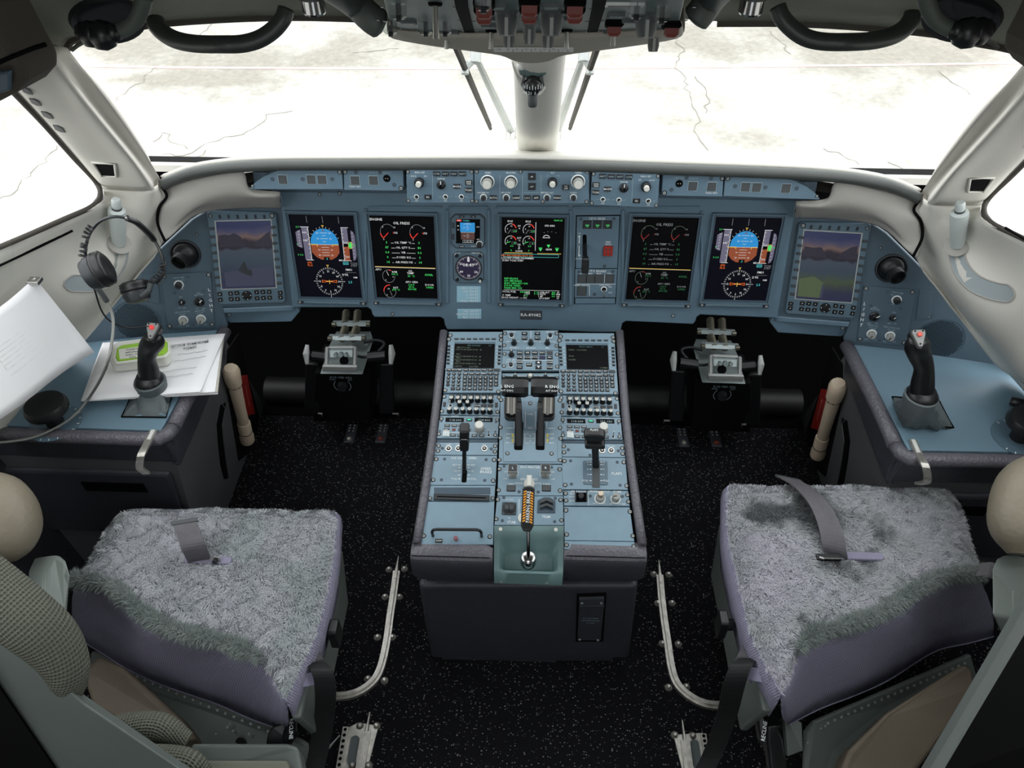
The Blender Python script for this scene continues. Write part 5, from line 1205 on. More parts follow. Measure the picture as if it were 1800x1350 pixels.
for q in ((887, 622.5), (979, 623.5), (886, 643.5), (979.5, 644.5)): u.screw(*q, 2.8)
u.done()
u = unit('cursor_panel', 'narrow panel with three rotary knobs just ahead of the thrust levers', [(882.8, 656), (983, 656), (985, 694), (880.5, 694)], h=.004)
u.knob(905.5, 667.5, 5.4, .02, 'black'); u.knob(958.5, 667.5, 5.4, .02, 'black'); u.knob(932, 665.5, 6.4, .018, 'hollow')
for t, x in (('OFF', 898), ('MAN', 914.5), ('AUTO', 924), ('MAN', 941), ('OFF', 950), ('MAN', 968)): u.text(t, x, 661.5, 2.2)
for q in ((886, 663), (979, 664.5), (884.8, 685), (979.5, 685.5)): u.screw(*q, 2.8)
u.done()
# audio control panels
def audio(dx, sh, lab):
    F = lambda x, y: (x, y) if not dx else RC(x, y)
    u = Pan('audio_panel', lab, 'control panel', PP, F(828, 712), .002, 'audio panels'); u.plate([F(*q) for q in ((779.5, 693), (880, 694.5), (877.5, 730.5), (774, 728.5))], .008, 'unit_blue')
    for i in range(7):
        u.btn(*F(794.5 + i * 11.4, 696.8), 9, 5, None, 'black', .002); u.knob(*F(794 + i * 11.4, 703.8 + i * .15), 5.2, .017, 'audio'); u.knob(*F(790.4 + i * 11.8, 723.2 + i * .2), 5.2, .017, 'audio')
    for i in range(2): u.knob(*F(808.4 + i * 13.9, 711.5), 5.2, .017, 'audio')
    for i in range(3): u.btn(*F(838.8 + i * 11.6, 713.5), 9.4, 5.0, ('VOICE', None, None)[i], 'black', .002)
    for q in ((781.3, 711), (872.5, 712)): u.btn(*F(*q), 4.6, 8, None, 'key_dark', .002)
    u.toggle(*F(791.8, 713), 3.0, .02, (0, .1), 'knob_white')
    for q in ((781, 697.3), (877, 698.5), (776.8, 723), (874.5, 724)): u.screw(*F(*q), 2.8)
    u.done()
audio(0, 0, 'left audio panel with rows of black capped knobs, below the left management unit'); audio(208, .062, 'right audio panel with rows of black capped knobs, below the right management unit')
def radio(dx, sh, lab, freqs, k):
    F = lambda x, y: (x, y) if not dx else RC(x, y)
    u = Pan('radio_tuning_panel', lab, 'radio', PP, F(822, 750), .002, 'radio tuning panels'); u.plate([F(*q) for q in ((773.5, 730.5), (878, 731.5), (875, 769.8), (768, 770))], .008, 'unit_blue')
    for (x0, x1, t) in ((783.5, 815.5, freqs[0]), (834.5, 866, freqs[1])):
        b = MB(); q = [u.L(*F(x, y)) for x, y in ((x0, 734.3), (x1, 734.8), (x1 - .5, 742), (x0 - .5, 741.5))]; b.prism(q, 0, .0012); b.obj('frequency_window', 'screen', u.o)
        cx, cy = u.L(*F((x0 + x1) / 2 + 1, 739)); add_text(u.lab, t, cx, cy, .0052, 1, .0018, 1.25)
    u.btn(*F(824.8, 738.3), 9.4, 4.4, None, 'black', .002); u.rplate(*F(821.5, 737.4), *F(828, 739.3), .0005, 'e_teal', 0, .0027, 'transfer_light')
    u.knob(*F(843, 754.5), 8.2, .026, 'stack')
    for i, t in enumerate(('VHF1', 'VHF2', 'VHF3')): u.btn(*F(786.2 + i * 12.4, 748 + i * .2), 9.6, 4.6, t, 'key_grey', .002)
    for x, y, t in ((785, 755.3, 'HF1'), (810.5, 755.5, 'HF2'), (822.5, 756, 'AM'), (796.3, 765.3, 'NAV'), (809, 765.6, 'VOR'), (834, 766, 'MLS'), (846.5, 766.2, 'ADF')): u.btn(*F(x, y), 9.6, 4.6, t, 'key_grey', .002)
    o_ = u.btn(*F(797.8, 755.5), 6, 4.2, None, 'red_dull', .001)
    b = MB(); q = [u.L(*F(x, y)) for x, y in ((779.2, 756.5), (791, 757), (790, 768.3), (777.5, 767.6))]; b.prism(q, .002, .0045, c=.0006); b.obj('guard_cover', 'clear_plastic', u.o)
    u.toggle(*F(859, 765.5), 2.6, .022, (0, .1)); u.line(*F(779, 760.5), *F(852, 761.3), .5)
    u.text('ACTIVE', *F(800, 731.8), 2.4); u.text('STBY/CRS', *F(850.5, 732.6), 2.4)
    for q in ((776, 736), (874, 737.8), (771.5, 763), (870.5, 765)): u.screw(*F(*q), 2.8)
    for q in ((775.8, 740.8), (871.8, 742), (773, 757.5), (870.8, 759)): u.rivet(*F(*q), 1.6)
    u.done()
radio(0, 0, 'left radio tuning panel with a pale tuning knob, ahead of the speed brake lever', ('118.600', '128.800'), 0); radio(212, .075, 'right radio tuning panel with a pale tuning knob, ahead of the flap lever', ('118.600', '121.150'), 1)
# ledges in front of the radios
for poly, l in (([(768, 770.5), (875, 771), (874.5, 777), (767.5, 777)], 'left'), ([(986.5, 772), (1096, 773), (1097, 779), (987, 778.5)], 'right')):
    u = Pan('filler_strip', 'deep blue filler strip behind the %s radio tuning panel' % l, 'panel', PP, poly[0], -.003, 'filler strips'); u.plate(poly, .003, 'panel_deep', .0003); u.done()
# jack / rudder trim strips
u = unit('dimmer_panel', 'left narrow panel with three round dimmers by the speed brake lever', [(767, 777.5), (875, 777.5), (873.5, 800), (763, 799.5)])
for x, t in ((788.5, 'CAPT'), (805.5, 'OBS'), (851.5, 'F/O')): u.knob(x, 788.5, 5.6, .004, 'jack'); u.text(t, x, 781.5, 2.6)
for q in ((771, 783.5), (870.5, 784), (770, 792.3), (870, 793.8)): u.screw(*q, 3.0)
for q in ((777.5, 788), (863.5, 789)): u.rivet(*q, 2.4)
u.done()
u = unit('dimmer_panel', 'right narrow panel with two round dimmers by the flap lever', [(987, 779), (1097, 780), (1099, 804), (988, 802.5)])
for x, t in ((1058.5, 'RWY'), (1074.5, 'FLOOD')): u.knob(x, 791.8, 5.6, .004, 'jack'); u.text(t, x, 784.5, 2.6)
for q in ((991, 784.5), (1093.5, 788), (991.5, 795), (1094.5, 797.5)): u.screw(*q, 3.0)
for q in ((999, 790.5), (1087, 792.5), (1037, 800)): u.rivet(*q, 2.4)
u.done()
# thrust lever quadrant
u = unit('thrust_quadrant_panel', 'blue quadrant plate with slots and scales under the thrust levers', [(880, 695), (985.5, 695), (988, 815), (876.5, 815)], cat='control panel', h=.002)
u.rplate(885, 705, 980, 812, .002, 'unit_blue', .0006, .002, 'raised_plate')
u.rplate(921, 706, 943.5, 757, .003, 'unit_blue', .001, .004, 'centre_plate')
for x0, x1 in ((904.5, 919.5), (942, 957.5)): u.rplate(x0, 742, x1, 791.5, .001, 'gap_black', 0, .0026, 'lever_slot', r=.004)
for x0, x1 in ((904.5, 919.5), (942, 957.5)): pass
u.line(904, 731, 904, 753, .8, z=.002); u.line(961, 731, 961, 753, .8, z=.002); u.line(923.5, 725, 923, 753, .8, z=.004); u.line(941, 725, 941.2, 753, .8, z=.004); u.line(897, 753.3, 904, 753.3, .8, z=.002); u.line(961, 753.5, 968, 753.5, .8, z=.002)
for t, x, y in (('IDLE', 895, 753), ('IDLE', 932, 753.5), ('IDLE', 970, 753.5), ('IDLE', 894, 763.5), ('REV', 893.5, 771), ('MAX', 893, 779), ('IDLE', 969, 763.7), ('REV', 970, 771.3), ('MAX', 970, 779.3), ('R', 932.3, 766), ('E', 932.3, 771), ('V', 932.3, 776), ('FLARE', 932, 729.5)): u.text(t, x, y, 2.4, z=.004 if x in (932,) and y < 755 else .002)
for x, a in ((901, 1), (962.5, -1)):
    for y0, y1 in ((763.5, 769.5), (772, 778)): u.line(x, y0, x, y1, 3, 6, z=.002)
    u.line(x + a * 2.6, 763, x + a * 2.8, 779.5, .7, z=.002); u.line(x - 3 * a, 763.2, x + 3 * a, 763.2, .6, z=.002); u.line(x - 3 * a, 779.3, x + 3 * a, 779.3, .6, z=.002)
for x in (922.5, 940): u.line(x, 763, x, 779.5, .8, z=.002)
for y in (763.3, 771.3, 779.5): u.line(922.5, y, 929.5, y, .6, z=.002); u.line(935, y, 940, y, .6, z=.002)
u.screw(932, 710.5, 2.6).location.z = .004; u.screw(892, 797.5, 2.8).location.z = .002; u.screw(969.5, 798, 2.8).location.z = .002
for q in ((880.8, 703), (984.3, 704), (879.5, 751), (984.5, 752), (879, 770), (985.5, 771), (877.5, 808.5), (985, 809)): u.screw(*q, 3.0)
u.done()
def thrust(cx, t, lab, sg):
    # arm rises from its slot, handle lies across the top and leans forward
    base = PP.hit(cx, 778, .0); n = PP.n; vv = PP.v
    root = thing('thrust_lever', lab, 'lever', tuple(base), 'thrust levers')
    hb = PP.hit(cx - sg * 1, 716, .055); W_ = V((1, 0, 0))
    b = MB(); th = .0085
    p = [base + n * .002 - vv * .014, base + n * .002 + vv * .02, hb + vv * .018 - n * .012, hb + vv * .01 + n * .012, hb - vv * .012 + n * .010]
    b.slab([q - W_ * th for q in p], W_ * th * 2); o = reparent(b.obj('arm', 'black', recalc=True), root); mod_bevel(o, .003)
    hd = PP.hit(cx - sg * 6.5, 679, .085); wd = .0315
    b = MB(); prof = [(-.021, -.016), (-.006, -.024), (.012, -.020), (.021, -.004), (.020, .012), (.008, .020), (-.012, .018), (-.022, .006)]
    for i in range(2): pass
    rows = []
    for i in range(9):
        t_ = i / 8; e = min(t_, 1 - t_) * 8; sc = .86 if e < .5 else 1; x = -wd + 2 * wd * t_
        rows.append([hd + W_ * x + vv * (a * sc) + n * (c * sc) for a, c in prof])
    m_ = len(prof); b.add([q for r in rows for q in r], [(i * m_ + j, (i + 1) * m_ + j, (i + 1) * m_ + (j + 1) % m_, i * m_ + (j + 1) % m_) for i in range(8) for j in range(m_)] + [tuple(range(m_)), tuple(range(8 * m_, 9 * m_))])
    o = reparent(b.obj('handle', 'black', smooth=35, recalc=True), root)
    b = MB(); b.slab([hb - W_ * th * .9 - vv * .01 - n * .01, hb + W_ * th * .9 - vv * .01 - n * .01, hd + W_ * th * .9 - vv * .012 - n * .012, hd - W_ * th * .9 - vv * .012 - n * .012], vv * .03); reparent(b.obj('neck', 'black', recalc=True), root)
    # pale barrel with the go-around button on its rounded end, outboard of the arm
    bc = PP.hit(cx - sg * 13.5, 712, .06); b = MB(); b.lathe([(.0165, -.02), (.0165, .018)], o=bc, d=vv * .75 + n * .4, n=20); reparent(b.obj('barrel', 'barrel_grey', smooth=True), root)
    b = MB(); ec = PP.hit(cx - sg * 12, 727, .05); b.slab([ec + W_ * a + vv * c for a, c in rrect(-.018, -.014, .018, .012, .012, 5)], n * -.016); o = reparent(b.obj('button_housing', 'black', recalc=True), root); mod_bevel(o, .003)
    b = MB(); b.lathe([(.0062, 0), (.0062, .002), (.004, .003)], o=ec + n * .001 + vv * .002, d=n - vv * .2, n=14); reparent(b.obj('button', 'knob_grey', smooth=True), root)
    b = MB(); q = hd + n * .02; fx = lambda x, y: hd + W_ * x + vv * (y * .82 - .009 - .006) + n * (.0195 + .0012 + (y * .30) - .002)
    add_text(b, t, -sg * .018, .004, .0078, f3=fx); add_text(b, 'A/T DISC', -sg * .018, -.0075, .0052, f3=fx); reparent(b.obj('lettering', 'print_white'), root)
thrust(912, 'L ENG', 'black left thrust lever, handle lettered L ENG', 1); thrust(950, 'R ENG', 'black right thrust lever, handle lettered R ENG', -1)
# speed brake panel + lever
u = unit('speed_brake_control_unit', 'speed brake panel with a white scale and slot', [(763.5, 800.5), (873.5, 801), (871, 852.5), (756, 852.5)])
u.rplate(812, 826, 820.5, 848, .001, 'gap_black', 0, .0008, 'lever_slot', r=.003)
for y, t in ((817.5, 'RET'), (822.3, None), (827.8, '1/2'), (834.8, None), (841.8, 'FULL')):
    u.line(805, y, 809.5, y, 1.2); u.line(821.5, y, 826, y, 1.2)
    if t: u.text(t, 803.5, y, 3, anchor='r'); u.text(t, 828, y, 3, anchor='l')
u.text('SPEED', 854.5, 824, 4.6); u.text('BRAKE', 854, 829.6, 4.6); u.text('GND SPLRS', 804, 805.5, 3); u.text('ARMED', 831, 805.5, 3)
for q in ((767, 807), (868.5, 808.5), (761.5, 843.5), (867, 845)): u.screw(*q, 3.0)
for q in ((781.5, 807), (854.5, 808), (776, 843.5), (852, 844.5)): u.rivet(*q, 2.4)
u.done()
def lever(name, lab, base_px, head_px, hh, mk):
    base = PP.hit(*base_px, 0); root = thing(name, lab, 'lever', tuple(base)); mk(root, base, PP.hit(*head_px, hh)); return root
def sbl(root, base, head):
    n, vv, W_ = PP.n, PP.v, V((1, 0, 0)); b = MB()
    d = (head - base); b.slab([base - W_ * .0045 - vv * .008, base + W_ * .0045 - vv * .008, head + W_ * .0045 - vv * .008, head - W_ * .0045 - vv * .008], vv * .02); o = reparent(b.obj('stem', 'black', recalc=True), root); mod_bevel(o, .001)
    b = MB(); up = d.normalized(); b.slab([head + up * a + W_ * c - vv * .012 for a, c in ((.028, -.011), (.028, .011), (-.028, .0105), (-.028, -.0105))], vv * .026); o = reparent(b.obj('grip', 'black', recalc=True), root); mod_bevel(o, .004, 3)
    b = MB(); b.tube([head + W_ * x - vv * y + up * z for x, y, z in ((-.0095, .0128, .003), (-.007, .0132, .0085), (.007, .0132, .0085), (.0095, .0128, .003))], .0007, 5); reparent(b.obj('edge_line', 'steel'), root)
lever('speed_brake_lever', 'black speed brake lever with a square grip', (816, 828), (816.5, 769), .085, sbl)
# flaps
u = unit('flap_control_unit', 'flap panel with a white scale numbered 1 2 3 FULL', [(988, 803.5), (1099.5, 805), (1104, 861), (989.5, 860)])
u.rplate(1025, 811, 1068, 852, .002, 'bezel_blue', .0006, .0016, 'scale_plate', r=.004)
u.rplate(1041, 812, 1054, 857, .001, 'key_grey', 0, .0020, 'lever_slot')
for y, t in ((813, '0'), (817.5, '1'), (825.3, '2'), (834.8, '3'), (845.5, 'FULL')):
    u.line(1036, y, 1040, y, 1.2, z=.002); u.line(1055, y, 1059, y, 1.2, z=.002); u.text(t, 1034, y, 3, anchor='r', z=.002); u.text(t, 1060.5, y, 3, anchor='l', z=.002)
u.text('FLAPS', 1084, 832.5, 4.6)
for q in ((992, 810.5), (1096.5, 812.5), (993.5, 852.5), (1101.5, 854)): u.screw(*q, 3.0)
for q in ((1003, 810), (1085, 812.5), (1004.5, 851), (1090, 853)): u.rivet(*q, 2.4)
u.done()
def flp(root, base, head):
    n, vv, W_ = PP.n, PP.v, V((1, 0, 0)); b = MB()
    b.slab([base - W_ * .008 - vv * .012, base + W_ * .008 - vv * .012, head + W_ * .008 - vv * .012, head - W_ * .008 - vv * .012], vv * .024); o = reparent(b.obj('stem', 'black', recalc=True), root); mod_bevel(o, .003)
    b = MB(); up = (head - base).normalized(); b.slab([head + W_ * a - vv * .016 + up * c for a, c in rrect(-.023, -.006, .023, .007, .0055, 4)], vv * .03); o = reparent(b.obj('trigger', 'black', recalc=True), root); mod_bevel(o, .002)
    h2 = head + up * .022; b = MB(); b.slab([h2 + W_ * a - vv * .012 + up * c for a, c in ((-.025, .003), (-.023, .009), (-.013, .012), (.013, .012), (.023, .009), (.025, .003), (.017, -.009), (-.017, -.009))], vv * .020); o = reparent(b.obj('handle', 'black', recalc=True), root); mod_bevel(o, .004, 3)
    b = MB(); add_text(b, 'FLAPS', 0, 0, .005, f3=lambda x, y: h2 + W_ * x + up * .0123 + vv * (y * 1.0 + .002)); reparent(b.obj('lettering', 'print_white'), root)
lever('flap_lever', 'black flap lever with a wide T shaped handle', (1047.5, 816), (1045.5, 776), .07, flp)
# engine start panel
u = unit('engine_master_panel', 'engine start panel with two square engine master switches', [(876, 816.5), (988.5, 817), (989.5, 871), (874.5, 871)])
for x, t in ((901.5, 'L'), (958.5, 'R')):
    cx, cy = u.L(x, 833); b = MB(); b.cyl((cx, cy, 0), (cx, cy, .02), .0045, n=10); b.cbox(cx - .009, cy - .012, 0, cx + .009, cy + .006, .002, 0); st = b.obj('switch_stem', 'steel', u.o)
    b = MB(); b.cbox(cx - .0115, cy - .008, .019, cx + .0115, cy + .0125, .030, .002, 0); b.cbox(cx - .0095, cy - .006, .0300, cx + .0095, cy + .0105, .0308, 0, 1); b.obj('master_switch', ['knob_grey', 'key_dark'], u.o); add_text(u.lab, t, cx, cy + .002, .006, 0, .0312)
    u.line(x - 9, 829, x - 9, 837, .6); u.line(x + 9, 829, x + 9, 837, .6)
    u.btn(898.5 if t == 'L' else 960.5, 858.3, 14, 10, None, 'key_grey', .003, 'key_dark'); u.text('L MAN' if t == 'L' else 'R MAN', 898.5 if t == 'L' else 960.5, 851, 2.6)
u.text('ENG MASTER', 932, 821.3, 3.8); u.text('ENG START', 930, 842.5, 3.8); u.text('CRANK', 912, 849.5, 2.6); u.text('IGN/ON', 944, 849.7, 2.6)
for t, x, y in (('ON', 889, 829.5), ('ON', 971, 830), ('OFF', 888, 841.5), ('OFF', 972, 842.5)): u.text(t, x, y, 2.6)
cx, cy = u.L(930, 853); b = MB(); b.lathe([(.013, 0), (.0125, .01), (.010, .012)], o=(cx, cy, 0), n=20); b.cbox(cx - .006, cy - .012, .01, cx + .006, cy + .016, .024, .002); b.obj('start_selector', 'knob_white', u.o)
for q in ((877.8, 824.5), (983.8, 825), (876.2, 861.5), (984.5, 862.5)): u.screw(*q, 3.0)
for q in ((886, 819.5), (969.5, 821.5), (912.5, 864.5), (946, 865)): u.rivet(*q, 2.4)
u.done()
# trim panel
u = unit('trim_panel', 'trim panel lettered STAB and TRIM with two rocker switches', [(874, 872), (989.5, 872), (991, 923), (869, 923)])
u.rplate(882.5, 883.5, 907.5, 905, .002, 'key_dark', .0008, .002, 'switch_frame', r=.002)
cx, cy = u.L(895, 894); b = MB()
for dx in (-.0052, .0052):
    b.add([(cx + dx + sx * .0045, cy + sy, z) for sx in (-1, 1) for sy, z in ((-.009, .004), (-.005, .010), (.005, .010), (.009, .004), (.009, .002), (-.009, .002))], [(0, 1, 2, 3, 4, 5), (11, 10, 9, 8, 7, 6)] + [(i, 6 + i, 6 + (i + 1) % 6, (i + 1) % 6) for i in range(6)])
b.obj('stabiliser_rocker', 'key_grey', u.o, recalc=True)
for q in ((885, 886), (905, 886), (885, 902.5), (905, 902.5)): u.rivet(*q, 1.8).location.z = .002
b = MB(); q = [u.L(x, y) for x, y in ((944, 902), (945, 880), (956, 874.5), (966, 874.5), (976.5, 881), (976, 902))]; b.prism(q, 0, .002, c=.0006); fr = b.obj('switch_frame', 'panel_deep', u.o)
cx, cy = u.L(960.5, 888.5)
for dy in (-.007, .005):
    b = MB(); b.prism([(cx - .015, cy + dy - .004), (cx, cy + dy + .003), (cx + .015, cy + dy - .004), (cx + .015, cy + dy + .003), (cx, cy + dy + .010), (cx - .015, cy + dy + .003)][::1], .002, .010, c=.001); b.obj('trim_rocker', 'key_grey', u.o, recalc=True)
u.text('STAB', 899, 918, 4.6); u.text('TRIM', 960, 908.5, 4.6); u.text('DOWN', 896, 878.5, 2.4); u.text('UP', 895, 911, 2.4); u.line(912.5, 877.5, 912, 917, .8)
for q in ((875, 878), (985.5, 879), (872.5, 912.5), (987, 914.5)): u.screw(*q, 3.0)
for q in ((885.5, 874.5), (976, 876), (883, 915), (975, 917)): u.rivet(*q, 2.4)
x, y = u.L(919.5, 911); b = MB(); b.lathe([(.012, 0), (.012, .003), (.010, .004)], o=(x, y, 0), n=20); b.obj('round_cap', 'knob_white', u.o)
u.done()
# parking brake: chrome post, bent rod and a striped lettered grip
base = PP.hit(928.5, 986, -.040); n, vv, W_ = PP.n, PP.v, V((1, 0, 0))
pb = thing('parking_brake_handle', 'black and yellow striped parking brake grip on a chrome stalk', 'lever', tuple(base))
k0, k1 = PP.hit(928.8, 978, -.005), PP.hit(928.5, 932, .045); g0, g1 = PP.hit(926.5, 930, .048), PP.hit(929.5, 857, .062)
b = MB(); b.lathe([(.018, -.01), (.018, .006), (.0165, .018), (.0155, .030), (.011, .033)], o=base, d=(k0 - base), n=24); reparent(b.obj('socket', 'chrome', smooth=True), pb)
b = MB(); b.tube([base.lerp(k0, .5), k0, k0.lerp(k1, .5), k1, g0.lerp(g1, .1)], .0042, 10); reparent(b.obj('rod', 'chrome', smooth='all'), pb)
gd = (g1 - g0).normalized(); gn = W_.cross(gd).normalized(); L_ = (g1 - g0).length
b = MB(); b.slab([g0 + gd * a + W_ * c for a, c in ((-.006, -.008), (-.006, .008), (.006, .014), (L_ * .95, .0135), (L_, .007), (L_, -.007), (L_ * .95, -.0135), (.006, -.014))], gn * .014); o = reparent(b.obj('grip', 'black', recalc=True), pb); mod_bevel(o, .003, 3)
b = MB(); top = gn * .0143
for i in range(12):
    for sx in (-1, 1):
        a0 = .012 + i * (L_ - .022) / 12; p = g0 + gd * a0 + top + W_ * sx * .0078
        b.add([p + W_ * -.0030, p + W_ * .0030 - gd * .003 * sx, p + W_ * .0030 + gd * .0034 - gd * .003 * sx, p + W_ * -.0030 + gd * .0034], [(0, 1, 2, 3)])
reparent(b.obj('stripes', 'orange'), pb)
b = MB(); add_text(b, 'PARKING BRAKE', 0, 0, .0080, wide=.82, f3=lambda x, y: g0 + gd * (L_ * .5 + x) + W_ * -y + top * 1.03); reparent(b.obj('lettering', 'print_white'), pb)
# tray moulding
tr_ = thing('tray', 'pale teal moulded tray at the rear end of the pedestal', 'tray', tuple(PP.hit(930, 960)))
P4 = [PP.hit(x, y, .001) for x, y in ((869, 924), (991, 924), (991, 945), (868, 945))]
A, B_, C_, D_ = PP.hit(868.5, 924, .0), PP.hit(991.5, 924, .0), V((PP.hit(991.5, 975).x, .95, .47)), V((PP.hit(868, 975).x, .95, .47))
nx, ny = 13, 14; rows = []
for j in range(ny + 1):
    t = j / ny; row = []
    for i in range(nx + 1):
        s_ = i / nx; p = A.lerp(B_, s_).lerp(D_.lerp(C_, s_), t)
        e = min(s_, 1 - s_) * nx; sx = max(0, min(1, (e - .8) / 1.4)); sx = sx * sx * (3 - 2 * sx); f_ = max(0, min(1, (j - 2.2) / 2.2)); f_ = f_ * f_ * (3 - 2 * f_); g_ = max(0, min(1, (ny - .9 - j) / 1.4))
        p = p + V((0, .012 * sx * f_ * 0, -.052 * sx * f_ * g_)); row.append(p)
    rows.append(row)
rows.append([p + V((0, 0, -.045)) for p in rows[-1]])
rows.append([p + V((0, .02, -.0)) for p in rows[-1]])
b = MB(); b.grid(rows[::-1]); reparent(b.obj('tray_body', 'tray_teal', smooth=60), tr_)
b = MB()
for x, y in ((880, 930), (977, 931)): p = PP.hit(x, y, .0012); b.cyl(p, p + PP.n * .001, .0042, n=14); b.cyl(p + PP.n * .001, p + PP.n * .0013, .0016, n=8)
reparent(b.obj('screw', 'knob_white'), tr_)
b = MB()
for sx in (-.052, .052): p = V((sx - .006, .951, .432)); b.cyl(p, p + V((0, -.003, 0)), .003, n=10)
reparent(b.obj('screw', 'alu_paint'), tr_)
# right: cockpit door and lighting strip, blank panels; left: printer slot, cover with handle
u = unit('door_and_light_panel', 'pedestal panel with a guarded door toggle and two pale fluted knobs', [(990.5, 862), (1104.5, 863), (1107, 889.5), (991.5, 888.5)])
u.rplate(1011, 866, 1031, 882.5, .004, 'gap_black', .0006, .0015, 'toggle_well')
for x0 in (1010.5, 1030): u.rplate(x0, 864, x0 + 2, 883, .004, 'key_dark', .0004, .008, 'guard_wing')
cx, cy = u.L(1020.5, 877); b = MB(); b.lathe([(.004, 0), (.006, .018), (.0065, .021)], o=(cx, cy, .001), n=8); b.obj('door_toggle', 'black', u.o)
u.knob(1054.5, 876.8, 8, .014, 'grey'); kk = u.knob(1054.5, 874.5, 4.8, .013, 'stack'); kk.location.z = .014; kk.data = kk.data.copy(); kk.data.materials[3] = M['cream']; kk.data.materials[2] = M['tan_leather']
u.knob(1082, 877.5, 7.2, .02, 'grey', 1.7)
for t, x, y, h in (('CKPT DOOR', 1017, 864.2, 3.2), ('CENTRAL FLT LT', 1053, 864.2, 3.2), ('DOME', 1085, 864.4, 3.2), ('UNLK', 1005.5, 868, 2.4), ('AUTO', 1005.5, 873, 2.4), ('LOCK', 1005.5, 880.5, 2.4), ('OFF', 1045, 885, 2.4), ('BRT', 1061.5, 885, 2.4), ('OFF', 1074, 885.5, 2.4), ('STORM', 1093, 886, 2.4)): u.text(t, x, y, h)
u.line(1034, 865, 1034.5, 888, .6)
for q in ((994.3, 867.5), (1103, 870), (995, 879.8), (1104.5, 882)): u.screw(*q, 3.0)
for q in ((1037.5, 872), (1094, 872.5)): u.rivet(*q, 2.4)
u.done()
u = unit('blank_cover', 'large plain blue panel at the rear right of the pedestal', [(991.5, 890.5), (1107, 891.5), (1115, 951.5), (992.5, 949.5)])
for q in ((994.8, 897), (1107.5, 899.5), (996, 939.5), (1112.5, 942)): u.screw(*q, 3.2)
u.done()
u = unit('blank_strip', 'narrow plain strip behind the large blank panel', [(992.5, 950.5), (1115, 952.5), (1116.5, 965), (992.5, 965)])
for q in ((996, 958), (1114, 960.5)): u.screw(*q, 3.2)
u.done()
u = unit('printer', 'flush printer with a dark paper slot on the left of the pedestal', [(756.5, 853.5), (870.5, 853.5), (869, 880.5), (752, 880)], cat='printer')
u.rplate(763, 857, 862, 869, .004, 'panel_deep', .0004, .0006, 'paper_recess'); cx, cy = u.L(762.5, 874); a, c = u.S(811, 874, 98, 10.5)
b = MB(); b.cbox(cx, cy - c / 2, 0, cx + a, cy + c / 2, .005, .0012); bar = b.obj('tear_bar', 'key_dark', u.o); b = MB(); b.cbox(cx + .008, cy - .0012, .005, cx + a - .008, cy + .0012, .0056, 0); b.obj('slot', 'gap_black', bar); u.screw(756, 876, 2.8); u.screw(866, 876, 2.8); u.done()
u = unit('access_cover', 'blue cover with a black grab handle and a small pink button', [(752, 881.5), (869, 881.5), (866.5, 957), (739.5, 957)])
q = [u.L(x, y) for x, y in ((760, 943), (761.5, 936), (766.5, 933), (840, 933), (846, 936), (847.5, 943))]
p3 = [(q[0][0], q[0][1], 0), (q[0][0], q[0][1], .018), (q[1][0], q[1][1] - .002, .026), (q[2][0], q[2][1] - .006, .028), (q[3][0], q[3][1] - .006, .028), (q[4][0], q[4][1] - .002, .026), (q[5][0], q[5][1], .018), (q[5][0], q[5][1], 0)]
q0, q1 = u.L(761, 942), u.L(846.5, 943); zt = .030; hp = [(q0[0], q0[1], 0), (q0[0], q0[1] + .002, .022), (q0[0] + .003, q0[1] + .004, .028), (q0[0] + .010, q0[1] + .005, zt), (q1[0] - .010, q1[1] + .005, zt), (q1[0] - .003, q1[1] + .004, .028), (q1[0], q1[1] + .002, .022), (q1[0], q1[1], 0)]
b = MB(); b.tube(hp, .0034, 10, up=None); b.obj('grab_handle', 'black', u.o, smooth='all')
x, y = u.L(801.5, 948); b = MB(); b.lathe([(.0048, 0), (.0048, .010), (.004, .011)], o=(x, y, 0), n=16); b.obj('button', 'pink_cap', u.o, smooth=True)
u.btn(771.5, 951, 13, 7, 'SLEW', 'black', .003, 'print_dim'); u.screw(745, 942, 3.2); u.screw(861, 943.5, 3.2); u.done()
